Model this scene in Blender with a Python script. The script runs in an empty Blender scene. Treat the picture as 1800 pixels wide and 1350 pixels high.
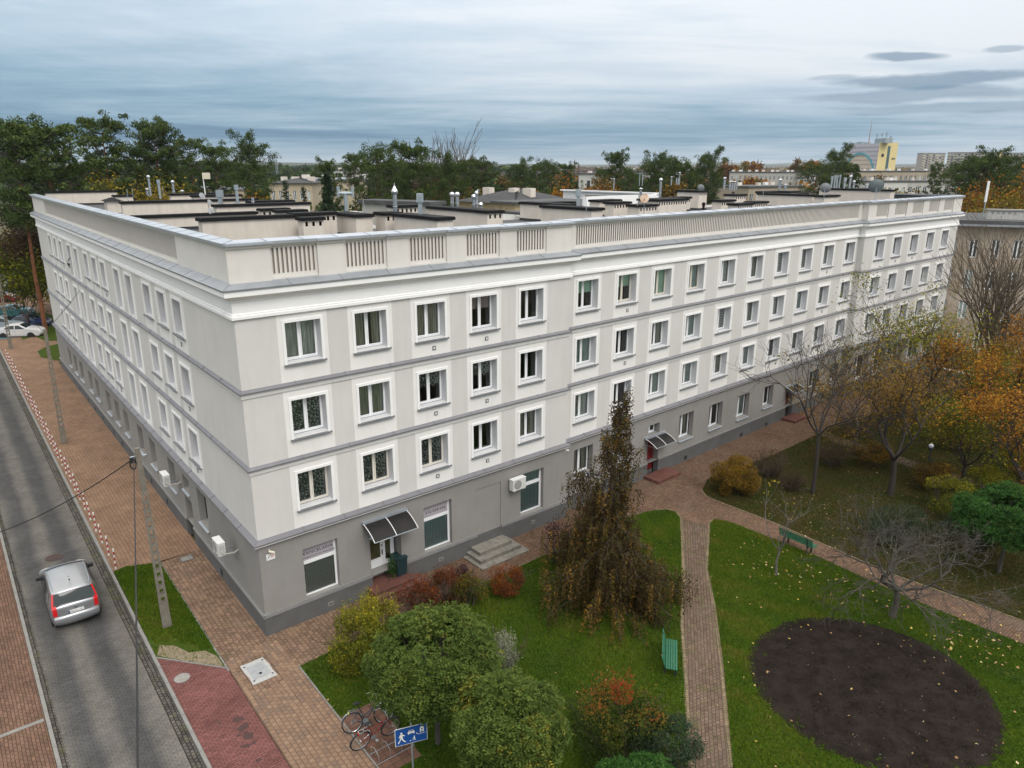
import bpy, math, random
import numpy as np
from mathutils import Matrix, Vector
R = math.radians
sc = bpy.context.scene
C = sc.collection

# ------------------------------------------------------------------ camera
cam_d = bpy.data.cameras.new('camera'); cam = bpy.data.objects.new('camera', cam_d); C.objects.link(cam)
cam_d.sensor_width = 36.0; cam_d.lens = 25.86; cam_d.clip_start = 0.3; cam_d.clip_end = 30000
CH = 17.5; TILT = 16.57; ROLL = 0.16
cam.matrix_world = Matrix.Translation((0, 0, CH)) @ Matrix.Rotation(R(90 - TILT), 4, 'X') @ Matrix.Rotation(R(ROLL), 4, 'Z')
sc.camera = cam

# ------------------------------------------------------------------ sky
SUN_EL, SUN_AZ = 48.0, 150.0          # azimuth measured clockwise from +Y
w = bpy.data.worlds.new('World'); sc.world = w; w.use_nodes = True
nt = w.node_tree; nt.nodes.clear()
def N(t, **k):
    n = nt.nodes.new(t)
    for a, b in k.items(): setattr(n, a, b)
    return n
def LK(a, b): nt.links.new(a, b)
out = N('ShaderNodeOutputWorld'); bg = N('ShaderNodeBackground'); bg.inputs['Strength'].default_value = 0.1
sky = N('ShaderNodeTexSky'); sky.sky_type = 'NISHITA'; sky.sun_disc = False
sky.sun_elevation = R(SUN_EL); sky.sun_rotation = R(SUN_AZ); sky.dust_density = 2.5
tc = N('ShaderNodeTexCoord'); sep = N('ShaderNodeSeparateXYZ'); LK(tc.outputs['Generated'], sep.inputs[0])
def M(op, a, b=None, c=None):
    n = N('ShaderNodeMath', operation=op)
    for i, v in enumerate((a, b, c)):
        if v is None: continue
        if isinstance(v, (int, float)): n.inputs[i].default_value = v
        else: LK(v, n.inputs[i])
    return n.outputs[0]
zc = M('MAXIMUM', sep.outputs['Z'], 0.0)
den = M('ADD', zc, 0.035)
px_ = M('DIVIDE', sep.outputs['X'], den); py_ = M('DIVIDE', sep.outputs['Y'], den)
cmb = N('ShaderNodeCombineXYZ'); LK(px_, cmb.inputs[0]); LK(py_, cmb.inputs[1])
def noise(vec, scale, det=6, rough=.55, rot=0, sx=1, sy=1, off=0, dist=0.0):
    mp = N('ShaderNodeMapping'); LK(vec, mp.inputs[0]); mp.inputs['Rotation'].default_value = (0, 0, rot)
    mp.inputs['Scale'].default_value = (sx, sy, 1); mp.inputs['Location'].default_value = (off, off*.7, off*.3)
    n = N('ShaderNodeTexNoise'); LK(mp.outputs[0], n.inputs['Vector'])
    n.inputs['Scale'].default_value = scale; n.inputs['Detail'].default_value = det; n.inputs['Roughness'].default_value = rough
    n.inputs['Distortion'].default_value = dist
    return n.outputs['Fac']
def ramp(f, stops, interp='LINEAR'):
    n = N('ShaderNodeValToRGB'); LK(f, n.inputs[0]); cr = n.color_ramp; cr.interpolation = interp
    while len(cr.elements) > 1: cr.elements.remove(cr.elements[-1])
    for i, (p, c) in enumerate(stops):
        e = cr.elements[0] if i == 0 else cr.elements.new(p)
        e.position = p
        c = (c, c, c) if isinstance(c, (int, float)) else c
        e.color = (c[0], c[1], c[2], 1)
    return n.outputs[0]
def mix(f, a, b, mode='MIX'):
    n = N('ShaderNodeMix', data_type='RGBA', blend_type=mode)
    if isinstance(f, (int, float)): n.inputs[0].default_value = f
    else: LK(f, n.inputs[0])
    for i, v in ((6, a), (7, b)):
        if isinstance(v, tuple): n.inputs[i].default_value = (*v, 1)
        else: LK(v, n.inputs[i])
    return n.outputs[2]
n_big = noise(cmb.outputs[0], .16, 5, .5, rot=.35, sx=.8, sy=.8, off=3.1)
n_str = noise(cmb.outputs[0], .33, 8, .62, rot=.55, sx=.7, sy=1.1, off=8.4, dist=.9)
n_fin = noise(cmb.outputs[0], 1.5, 6, .6, rot=-.2, sx=.6, sy=1.1, off=1.7)
# deck tone by elevation: pale strip on the horizon, blue-grey band above it, bright deck higher up
elev = ramp(zc, [(0.0, .58), (.018, .56), (.036, .45), (.055, .53), (.085, .66), (.13, .80), (.22, .88), (.6, .9)])
side = M('MULTIPLY', M('ADD', sep.outputs['X'], -.12), .34)
tone = M('ADD', M('ADD', elev, side), M('ADD', M('MULTIPLY', M('SUBTRACT', n_big, .5), 1.05), M('ADD', M('MULTIPLY', M('SUBTRACT', n_str, .5), .80), M('MULTIPLY', M('SUBTRACT', n_fin, .5), .38))))
cloud = ramp(tone, [(0.0, (.09, .18, .29)), (.22, (.15, .27, .39)), (.45, (.27, .40, .51)), (.66, (.41, .52, .62)), (.88, (.58, .65, .72)), (1.0, (.68, .72, .765))])
# long lens shaped dark clouds, low on the right
def lens(cx, cz, rx, rz, k):
    wob = M('SUBTRACT', noise(tc.outputs['Generated'], 26, 4, .6, sx=.35, sy=.35, off=k), .5)
    a = M('DIVIDE', M('SUBTRACT', sep.outputs['X'], cx), rx); b_ = M('DIVIDE', M('ADD', M('SUBTRACT', sep.outputs['Z'], cz), M('MULTIPLY', wob, rz*2.6)), rz)
    front = M('GREATER_THAN', sep.outputs['Y'], 0.0)
    return M('MULTIPLY', ramp(M('ADD', M('MULTIPLY', a, a), M('MULTIPLY', b_, b_)), [(.35, 1.), (1.0, 0.)]), front)
for cx, cz, rx, rz, k, st in ((.439,.117,.042,.0055,1.,.75),(.372,.098,.03,.0035,3.,.35),(.47,.093,.115,.0085,2.,.7),(.45,.076,.13,.008,5.,.55),(.52,.118,.02,.004,7.,.5),(.50,.062,.15,.006,8.,.4)):
    cloud = mix(M('MULTIPLY', lens(cx, cz, rx, rz, k), st), cloud, (.16,.25,.35))
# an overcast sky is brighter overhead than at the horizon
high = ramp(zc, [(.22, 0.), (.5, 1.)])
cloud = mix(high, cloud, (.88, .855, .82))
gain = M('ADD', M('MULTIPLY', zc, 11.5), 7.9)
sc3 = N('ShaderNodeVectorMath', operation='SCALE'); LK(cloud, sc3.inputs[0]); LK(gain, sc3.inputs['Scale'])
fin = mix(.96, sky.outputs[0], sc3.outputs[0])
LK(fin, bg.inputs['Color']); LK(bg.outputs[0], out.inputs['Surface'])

sun_d = bpy.data.lights.new('sun', 'SUN'); sun_d.energy = 1.1; sun_d.angle = R(25); sun_d.color = (1, .965, .92)
sun = bpy.data.objects.new('sun', sun_d); C.objects.link(sun)
dv = Vector((math.sin(R(SUN_AZ))*math.cos(R(SUN_EL)), math.cos(R(SUN_AZ))*math.cos(R(SUN_EL)), math.sin(R(SUN_EL))))
sun.rotation_euler = dv.to_track_quat('Z', 'Y').to_euler()
vs = sc.view_settings; vs.view_transform = 'Standard'; vs.look = 'None'; vs.exposure = 0.40; vs.gamma = 1.0; vs.use_curve_mapping = False
HAZE = 0.00009
sc.cycles.volume_bounces = 0
sc.cycles.max_bounces = 6; sc.cycles.transparent_max_bounces = 8

# ------------------------------------------------------------------ helpers
def at(px, py, z=0.0):
    """point of the place at height z that the photograph shows at pixel (px, py) of 1800 x 1350"""
    u = (px-900)/1293.; v = -(py-675)/1293.; c, s = math.cos(R(ROLL)), math.sin(R(ROLL)); u, v = c*u-s*v, s*u+c*v
    ct, st = math.cos(R(TILT)), math.sin(R(TILT)); d = (u, ct+v*st, v*ct-st); t = (z-CH)/d[2]
    return Vector((d[0]*t, d[1]*t, z))
def at_d(px, py, Y):
    u = (px-900)/1293.; v = -(py-675)/1293.; c, s = math.cos(R(ROLL)), math.sin(R(ROLL)); u, v = c*u-s*v, s*u+c*v
    ct, st = math.cos(R(TILT)), math.sin(R(TILT)); d = (u, ct+v*st, v*ct-st); t = Y/d[1]
    return Vector((d[0]*t, Y, CH+d[2]*t))

class MB:
    def __init__(s, T=None): s.v = []; s.f = []; s.m = []; s.T = T
    def add(s, vs, fs, m=0):
        b = len(s.v)
        for p in vs:
            p = Vector(p)
            s.v.append(s.T @ p if s.T else p)
        for f in fs: s.f.append(tuple(i+b for i in f)); s.m.append(m)
    def box(s, x0, x1, y0, y1, z0, z1, m=0):
        s.add([(x0,y0,z0),(x1,y0,z0),(x1,y1,z0),(x0,y1,z0),(x0,y0,z1),(x1,y0,z1),(x1,y1,z1),(x0,y1,z1)],
              [(0,3,2,1),(4,5,6,7),(0,1,5,4),(1,2,6,5),(2,3,7,6),(3,0,4,7)], m)
    def quad(s, a, b, c, d, m=0): s.add([a,b,c,d], [(0,1,2,3)], m)
    def prism(s, poly, z0, z1, m=0, bottom=False):
        n = len(poly); vs = [(p[0],p[1],z0) for p in poly]+[(p[0],p[1],z1) for p in poly]
        fs = [(i,(i+1)%n,n+(i+1)%n,n+i) for i in range(n)]+[tuple(range(n,2*n))]
        if bottom: fs.append(tuple(reversed(range(n))))
        s.add(vs, fs, m)
    def tube(s, pts, r, n=6, m=0, caps=True):
        pts = [Vector(p) for p in pts]; k = len(pts)
        rr = r if isinstance(r, (list, tuple)) else [r]*k
        vs = []; up = Vector((0,0,1))
        for i, p in enumerate(pts):
            d = (pts[min(i+1,k-1)]-pts[max(i-1,0)]).normalized()
            a = d.cross(up)
            if a.length < 1e-3: a = d.cross(Vector((1,0,0)))
            a.normalize(); b = d.cross(a)
            for j in range(n):
                t = 2*math.pi*j/n; vs.append(p+(a*math.cos(t)+b*math.sin(t))*rr[i])
        fs = [(i*n+j, i*n+(j+1)%n, (i+1)*n+(j+1)%n, (i+1)*n+j) for i in range(k-1) for j in range(n)]
        if caps: fs += [tuple(reversed(range(n))), tuple(range((k-1)*n, k*n))]
        s.add(vs, fs, m)
    def lathe(s, prof, n=12, c=(0,0,0), m=0):
        vs = []; k = len(prof)
        for r, z in prof:
            for j in range(n):
                t = 2*math.pi*j/n; vs.append((c[0]+r*math.cos(t), c[1]+r*math.sin(t), c[2]+z))
        fs = [(i*n+j, i*n+(j+1)%n, (i+1)*n+(j+1)%n, (i+1)*n+j) for i in range(k-1) for j in range(n)]
        fs.append(tuple(range((k-1)*n, k*n))); s.add(vs, fs, m)
    def mesh(s, name, mats, off=(0,0,0), smooth=False):
        me = bpy.data.meshes.new(name); o = Vector(off)
        me.from_pydata([p-o for p in s.v], [], s.f)
        for m in mats: me.materials.append(m)
        if any(s.m): me.polygons.foreach_set('material_index', s.m)
        if smooth: me.polygons.foreach_set('use_smooth', [True]*len(s.f))
        me.update(); return me
def np_mesh(name, V, F, mats, tint=None, midx=None, smooth=False):
    """V (n,3), F (m,k) arrays; tint is one value per face"""
    me = bpy.data.meshes.new(name); V = np.asarray(V, np.float32); F = np.asarray(F, np.int32); m, k = F.shape
    me.vertices.add(len(V)); me.vertices.foreach_set('co', V.ravel()); me.loops.add(m*k); me.loops.foreach_set('vertex_index', F.ravel())
    me.polygons.add(m); me.polygons.foreach_set('loop_start', np.arange(0, m*k, k, dtype=np.int32))
    for q in mats: me.materials.append(q)
    if midx is not None: me.polygons.foreach_set('material_index', np.asarray(midx, np.int32))
    me.update(calc_edges=True)
    if smooth: me.polygons.foreach_set('use_smooth', [True]*m)
    if tint is not None:
        a = me.attributes.new('tint', 'FLOAT', 'FACE'); a.data.foreach_set('value', np.asarray(tint, np.float32))
    return me
def link(name, data, parent=None, loc=None, rz=None):
    o = bpy.data.objects.new(name, data); C.objects.link(o)
    if parent is not None: o.parent = parent
    if loc is not None: o.location = loc
    if rz is not None: o.rotation_euler = (0, 0, rz)
    return o
def tag(o, label=None, cat=None, group=None, kind=None):
    if label: o['label'] = label
    if cat: o['category'] = cat
    if group: o['group'] = group
    if kind: o['kind'] = kind
    return o
def thing(name, loc, label, cat, group=None, rz=0.0):
    o = bpy.data.objects.new(name, None); C.objects.link(o); o.empty_display_size = .2
    o.location = loc; o.rotation_euler = (0, 0, rz); return tag(o, label, cat, group)
def part(name, mb, mats, parent, off=(0,0,0), smooth=False, kind=None, label=None):
    o = link(name, mb.mesh(name, mats if isinstance(mats, (list,tuple)) else [mats], off, smooth), parent)
    if kind: o['kind'] = kind
    if label: o['label'] = label
    return o
def struct(name, mb, mats, smooth=False):
    o = link(name, mb.mesh(name, mats if isinstance(mats, (list,tuple)) else [mats], smooth=smooth)); o['kind'] = 'structure'; return o
def copy_tree(o, parent=None, loc=None, rz=None):
    c = o.copy(); C.objects.link(c); c.parent = parent
    if loc is not None: c.location = loc
    if rz is not None: c.rotation_euler = (0, 0, rz)
    for ch in list(o.children): copy_tree(ch, c)
    return c

# ------------------------------------------------------------------ materials
MATS = {}
def mat(name, col, rough=.7, metal=0., var=.0, vscale=3., bump=0., bscale=60., spec=.5, col2=None, coat=0., stains=0., attr=None, trans=None, alpha_fn=None, fine=None):
    if name in MATS: return MATS[name]
    m = bpy.data.materials.new(name); m.use_nodes = True; t = m.node_tree; b = t.nodes['Principled BSDF']
    b.inputs['Roughness'].default_value = rough; b.inputs['Metallic'].default_value = metal
    b.inputs['Specular IOR Level'].default_value = spec
    if coat: b.inputs['Coat Weight'].default_value = coat; b.inputs['Coat Roughness'].default_value = .06
    L = t.links.new; nn = t.nodes.new
    tcn = nn('ShaderNodeTexCoord'); vec = tcn.outputs['Object']
    csock = None
    if attr:                                                     # foliage: list of colours by tint
        a = nn('ShaderNodeAttribute'); a.attribute_name = 'tint'
        r = nn('ShaderNodeValToRGB'); L(a.outputs['Fac'], r.inputs[0]); cr = r.color_ramp
        while len(cr.elements) > 1: cr.elements.remove(cr.elements[-1])
        for i, (p, c) in enumerate(attr):
            e = cr.elements[0] if i == 0 else cr.elements.new(p)
            e.position = p; e.color = (*c, 1)
        csock = r.outputs[0]
    else:
        c2 = col2 or tuple(min(1, x*(1-var)) for x in col)
        if var or col2:
            n = nn('ShaderNodeTexNoise'); n.inputs['Scale'].default_value = vscale; n.inputs['Detail'].default_value = 8; n.inputs['Roughness'].default_value = .6
            L(vec, n.inputs['Vector'])
            r = nn('ShaderNodeMapRange'); r.inputs['From Min'].default_value = .35; r.inputs['From Max'].default_value = .65; L(n.outputs['Fac'], r.inputs[0])
            x = nn('ShaderNodeMix'); x.data_type = 'RGBA'; L(r.outputs[0], x.inputs[0]); x.inputs[6].default_value = (*col, 1); x.inputs[7].default_value = (*c2, 1)
            csock = x.outputs[2]
        if fine:
            n = nn('ShaderNodeTexNoise'); n.inputs['Scale'].default_value = fine[0]; n.inputs['Detail'].default_value = 4; L(vec, n.inputs['Vector'])
            r = nn('ShaderNodeMapRange'); r.inputs['From Min'].default_value = .3; r.inputs['From Max'].default_value = .7; r.inputs['To Min'].default_value = 1-fine[1]; r.inputs['To Max'].default_value = 1+fine[1]
            L(n.outputs['Fac'], r.inputs[0])
            x = nn('ShaderNodeVectorMath'); x.operation = 'SCALE'; L(r.outputs[0], x.inputs['Scale'])
            if csock: L(csock, x.inputs[0])
            else: x.inputs[0].default_value = col
            csock = x.outputs[0]
        if stains:                                               # vertical run-off streaks and grime with a shape of their own
            mp = nn('ShaderNodeMapping'); mp.inputs['Scale'].default_value = (2.2, 2.2, .22); L(vec, mp.inputs[0])
            n = nn('ShaderNodeTexNoise'); n.inputs['Scale'].default_value = 1.6; n.inputs['Detail'].default_value = 7; n.inputs['Roughness'].default_value = .65; L(mp.outputs[0], n.inputs['Vector'])
            r = nn('ShaderNodeMapRange'); r.inputs['From Min'].default_value = .48; r.inputs['From Max'].default_value = .8; r.inputs['To Max'].default_value = stains; L(n.outputs['Fac'], r.inputs[0])
            x = nn('ShaderNodeMix'); x.data_type = 'RGBA'; L(r.outputs[0], x.inputs[0])
            if csock: L(csock, x.inputs[6])
            else: x.inputs[6].default_value = (*col, 1)
            x.inputs[7].default_value = (col[0]*.5, col[1]*.48, col[2]*.45, 1); csock = x.outputs[2]
    if csock: L(csock, b.inputs['Base Color'])
    else: b.inputs['Base Color'].default_value = (*col, 1)
    if bump:
        n = nn('ShaderNodeTexNoise'); n.inputs['Scale'].default_value = bscale; n.inputs['Detail'].default_value = 5; L(vec, n.inputs['Vector'])
        q = nn('ShaderNodeBump'); q.inputs['Strength'].default_value = bump; q.inputs['Distance'].default_value = .01
        L(n.outputs['Fac'], q.inputs['Height']); L(q.outputs[0], b.inputs['Normal'])
    if trans:                                                    # leaves let light through
        tr = nn('ShaderNodeBsdfTranslucent')
        if csock: L(csock, tr.inputs[0])
        else: tr.inputs[0].default_value = (*col, 1)
        ms = nn('ShaderNodeMixShader'); ms.inputs[0].default_value = trans
        L(b.outputs[0], ms.inputs[1]); L(tr.outputs[0], ms.inputs[2]); L(ms.outputs[0], t.nodes['Material Output'].inputs['Surface'])
    MATS[name] = m; return m
def glass_mat(name, tint=(.9,.95,.93), refl=1.0):
    m = bpy.data.materials.new(name); m.use_nodes = True; t = m.node_tree; t.nodes.clear(); nn = t.nodes.new; L = t.links.new
    o = nn('ShaderNodeOutputMaterial'); g = nn('ShaderNodeBsdfGlossy'); g.inputs['Roughness'].default_value = .03
    tr = nn('ShaderNodeBsdfTransparent'); tr.inputs[0].default_value = (*tint, 1); fr = nn('ShaderNodeFresnel'); fr.inputs[0].default_value = 1.5
    mm = nn('ShaderNodeMath'); mm.operation = 'MULTIPLY'; L(fr.outputs[0], mm.inputs[0]); mm.inputs[1].default_value = refl*2.0
    ms = nn('ShaderNodeMixShader'); L(mm.outputs[0], ms.inputs[0]); L(tr.outputs[0], ms.inputs[1]); L(g.outputs[0], ms.inputs[2]); L(ms.outputs[0], o.inputs['Surface'])
    return m
def paver_mat(name, c1, c2, mortar, bw, bh, rotz, var=.25, off=.5, ms=.012, blotch=None, streak=None, moss=0., bevel=.3, squash=1.):
    m = bpy.data.materials.new(name); m.use_nodes = True; t = m.node_tree; b = t.nodes['Principled BSDF']; nn = t.nodes.new; L = t.links.new
    tcn = nn('ShaderNodeTexCoord'); mp = nn('ShaderNodeMapping'); mp.inputs['Rotation'].default_value = (0, 0, -rotz); L(tcn.outputs['Object'], mp.inputs[0])
    wn = nn('ShaderNodeTexNoise'); wn.inputs['Scale'].default_value = 1.1; wn.inputs['Detail'].default_value = 3; L(mp.outputs[0], wn.inputs['Vector'])
    wv = nn('ShaderNodeVectorMath'); wv.operation = 'MULTIPLY_ADD'; L(wn.outputs['Color'], wv.inputs[0]); wv.inputs[1].default_value = (.06,.06,0); L(mp.outputs[0], wv.inputs[2])
    k = nn('ShaderNodeTexBrick'); L(wv.outputs[0], k.inputs['Vector']); k.inputs['Scale'].default_value = 1; k.offset = off; k.squash = squash
    k.inputs['Brick Width'].default_value = bw; k.inputs['Row Height'].default_value = bh; k.inputs['Mortar Size'].default_value = ms; k.inputs['Mortar Smooth'].default_value = .4
    k.inputs['Color1'].default_value = (*c1, 1); k.inputs['Color2'].default_value = (*c2, 1); k.inputs['Mortar'].default_value = (*mortar, 1); k.inputs['Bias'].default_value = 0
    cs = k.outputs['Color']
    def blend(fac, colr, mode='MIX'):
        nonlocal cs
        x = nn('ShaderNodeMix'); x.data_type = 'RGBA'; x.blend_type = mode; L(fac, x.inputs[0]); L(cs, x.inputs[6]); x.inputs[7].default_value = (*colr, 1); cs = x.outputs[2]
    def nz(scale, lo, hi, a, bq, sc_=(1,1,1), det=7, o=0):
        q = nn('ShaderNodeMapping'); q.inputs['Scale'].default_value = sc_; q.inputs['Location'].default_value = (o, o, 0); L(mp.outputs[0], q.inputs[0])
        n = nn('ShaderNodeTexNoise'); n.inputs['Scale'].default_value = scale; n.inputs['Detail'].default_value = det; n.inputs['Roughness'].default_value = .62; L(q.outputs[0], n.inputs['Vector'])
        r = nn('ShaderNodeMapRange'); r.inputs['From Min'].default_value = lo; r.inputs['From Max'].default_value = hi; r.inputs['To Min'].default_value = a; r.inputs['To Max'].default_value = bq; L(n.outputs['Fac'], r.inputs[0]); return r.outputs[0]
    # tone of single stones and patches
    w2 = nn('ShaderNodeTexWhiteNoise'); sn = nn('ShaderNodeVectorMath'); sn.operation = 'SNAP'; L(wv.outputs[0], sn.inputs[0]); sn.inputs[1].default_value = (bw, bh, 1); L(sn.outputs[0], w2.inputs['Vector'])
    rr = nn('ShaderNodeMapRange'); rr.inputs['To Min'].default_value = 1-var; rr.inputs['To Max'].default_value = 1+var*.6; L(w2.outputs['Value'], rr.inputs[0])
    sv = nn('ShaderNodeVectorMath'); sv.operation = 'SCALE'; L(cs, sv.inputs[0]); L(rr.outputs[0], sv.inputs['Scale']); cs = sv.outputs[0]
    s2 = nn('ShaderNodeVectorMath'); s2.operation = 'SCALE'; L(cs, s2.inputs[0]); L(nz(.7, .3, .7, .78, 1.18), s2.inputs['Scale']); cs = s2.outputs[0]
    s3 = nn('ShaderNodeVectorMath'); s3.operation = 'SCALE'; L(cs, s3.inputs[0]); L(nz(14, .3, .7, .86, 1.12, o=5), s3.inputs['Scale']); cs = s3.outputs[0]
    if blotch: blend(nz(blotch[0], blotch[1], blotch[2], 0, blotch[3], blotch[5] if len(blotch) > 5 else (1,1,1), o=9), blotch[4])
    if streak: blend(nz(streak[0], streak[1], streak[2], 0, streak[3], (.10, 1, 1), o=17), streak[4])
    if moss: blend(nz(2.1, .52, .72, 0, moss, o=31), (.09, .10, .035))
    L(cs, b.inputs['Base Color']); b.inputs['Roughness'].default_value = .9; b.inputs['Specular IOR Level'].default_value = .12
    bp = nn('ShaderNodeBump'); bp.invert = True; bp.inputs['Strength'].default_value = bevel; bp.inputs['Distance'].default_value = .012; L(k.outputs['Fac'], bp.inputs['Height']); L(bp.outputs[0], b.inputs['Normal'])
    return m

plaster_grey = mat('plaster_pillar', (.60,.587,.562), .9, var=.06, vscale=.6, bump=.12, bscale=90, stains=.16, fine=(25,.02))
plaster_bay = mat('plaster_bay', (.76,.748,.72), .9, var=.06, vscale=.7, bump=.12, bscale=90, stains=.10, fine=(25,.02))
reveal_m = mat('reveal_plaster', (.60,.605,.62), .9, var=.04)
trim_white = mat('trim_white', (.83,.83,.82), .75, var=.04, vscale=1.5, bump=.05, stains=.06)
plaster_ground = mat('plaster_ground', (.265,.255,.24), .92, var=.10, vscale=.8, bump=.2, bscale=110, stains=.14, fine=(30,.04))
plinth_m = mat('plinth_plaster', (.115,.115,.115), .9, var=.2, vscale=1.2, bump=.2, bscale=80, stains=.2)
parapet_m = mat('parapet_plaster', (.655,.63,.59), .9, var=.07, vscale=.9, bump=.1, stains=.16)
slot_m = mat('slot_back', (.34,.30,.26), .95)
zinc = mat('zinc_flashing', (.36,.385,.42), .42, metal=.45, var=.15, vscale=1.3, bump=.05, bscale=5, stains=.1)
zinc_lt = mat('zinc_coping', (.47,.51,.56), .38, metal=.5, var=.18, vscale=1.1, bump=.08, bscale=4)
ledge_m = mat('ledge_flashing', (.20,.20,.215), .5, metal=.3, var=.12, vscale=2)
pvc = mat('pvc_white', (.82,.83,.84), .35)
pvc_old = mat('frame_wood_white', (.72,.68,.60), .5, var=.1, vscale=6)
sill_m = mat('sill_sheet', (.17,.18,.195), .5, metal=.2, var=.1)
sill_lt = mat('sill_sheet_pale', (.42,.47,.52), .4, metal=.35, var=.1)
glass = glass_mat('window_glass')
black_felt = mat('roofing_felt', (.045,.047,.052), .85, var=.35, vscale=1.2, bump=.3, bscale=30, fine=(8,.15))
felt_grey = mat('roof_deck_felt', (.075,.078,.082), .85, var=.35, vscale=.5, bump=.25, bscale=25, fine=(6,.12))
cap_black = mat('chimney_cap_black', (.010,.010,.011), .75, spec=.2, var=.3, vscale=5, bump=.3, bscale=25)
chim_m = mat('chimney_render', (.66,.60,.53), .92, var=.1, vscale=1.1, bump=.15, stains=.32)
steel = mat('stainless_flue', (.58,.60,.62), .25, metal=.9, var=.15, vscale=8)
steel_dull = mat('galvanised', (.40,.46,.49), .45, metal=.6, var=.2, vscale=5)
dark = mat('dark_void', (.02,.02,.022), .9)
concrete = mat('concrete', (.30,.29,.27), .9, var=.25, vscale=5, bump=.4, bscale=40, fine=(40,.12))
concrete_lt = mat('concrete_kerb', (.235,.23,.215), .9, var=.25, vscale=3, bump=.35, bscale=45, fine=(40,.12))
white_paint = mat('white_paint', (.78,.78,.76), .5, var=.08)
red_paint = mat('red_paint', (.36,.02,.03), .45, var=.1)
# ------------------------------------------------------------------ frames of the facades
def rot2(a): return Vector((math.cos(R(a)), math.sin(R(a)), 0))
P0 = Vector((-9.45, 24.55, 0)); AA = 40.0; BB = 41.77; CC = 40.9; LL = 128.3
dA, dB, dC, dL = rot2(AA), rot2(BB), rot2(CC), rot2(LL)
P1 = P0+dA*15.9; B0 = Vector((2.5, 35.02, 0)); B1 = B0+dB*31.45; C0 = Vector((26.25, 55.62, 0)); C1 = C0+dC*18.4; L1 = P0+dL*50.2
def fr(P, a): return Matrix.Translation(P) @ Matrix.Rotation(R(a), 4, 'Z')
# local x along the wall, y into the building, z up.  On the left wing x = -s
FA, FB, FC, FL = fr(P0, AA), fr(B0, BB), fr(C0, CC), fr(P0, LL-180)
def LF(s, n, z=0.0): return FL @ Vector((-s, -n, z))
def AF(s, n, z=0.0): return FA @ Vector((s, -n, z))
def BF(s, n, z=0.0): return FB @ Vector((s, -n, z))
def CF(s, n, z=0.0): return FC @ Vector((s, -n, z))

house = thing('apartment_building', P0, 'long pale four-storey apartment block on the corner with slatted roof parapet', 'apartment building')
OFF = P0
def hp(name, mb, mats, kind=None, label=None, parent=None, smooth=False): return part(name, mb, mats, parent or house, OFF, smooth, kind, label)

def gwall(mb, x0, x1, z0, z1, ops, mfn, y=0.0):
    """wall in the plane y with openings (a, b, c, d, depth, reveal material, back material or None)"""
    xs = sorted({round(v, 4) for v in [x0, x1]+[o[0] for o in ops]+[o[1] for o in ops] if x0 <= v <= x1})
    extra = getattr(mfn, 'cuts', [])
    xs = sorted(set(xs) | {round(v, 4) for v in extra if x0 < v < x1})
    zs = sorted({round(v, 4) for v in [z0, z1]+[o[2] for o in ops]+[o[3] for o in ops] if z0 <= v <= z1})
    for j in range(len(zs)-1):
        zc_ = (zs[j]+zs[j+1])/2
        for i in range(len(xs)-1):
            xc = (xs[i]+xs[i+1])/2
            if any(o[0] < xc < o[1] and o[2] < zc_ < o[3] for o in ops): continue
            mb.quad((xs[i],y,zs[j]),(xs[i+1],y,zs[j]),(xs[i+1],y,zs[j+1]),(xs[i],y,zs[j+1]), mfn(xc, zc_))
    for a, b, c, d, dep, rm, bm in ops:
        e = y+dep
        mb.quad((a,y,c),(a,y,d),(a,e,d),(a,e,c), rm); mb.quad((b,y,c),(b,e,c),(b,e,d),(b,y,d), rm)
        mb.quad((a,y,d),(b,y,d),(b,e,d),(a,e,d), rm); mb.quad((a,y,c),(a,e,c),(b,e,c),(b,y,c), rm)
        if bm is not None: mb.quad((a,e,c),(b,e,c),(b,e,d),(a,e,d), bm)

# ------------------------------------------------------------------ windows
SUR = .105; REV = .37
W_TOP = {4: 12.2, 3: 9.3, 2: 6.41}; W_BOT = {4: 10.56, 3: 7.69, 2: 4.79}
colsA = [2.43, 5.2, 7.98, 10.75, 13.5]
colsB = [1.66, 4.65, 7.66, 10.8, 14.0, 17.22, 20.44, 23.64, 26.83, 30.2]
colsC = [2.76, 5.9, 9.15, 12.44, 15.7]
colsL = [7.3, 9.85, 12.46, 22.75, 25.32, 28.05, 38.1, 40.75, 43.4]
tallL = [16.24, 19.03, 31.63, 34.36]
ow = {'A': 1.37, 'B': 1.46, 'C': 1.48, 'L': 1.31}

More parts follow.
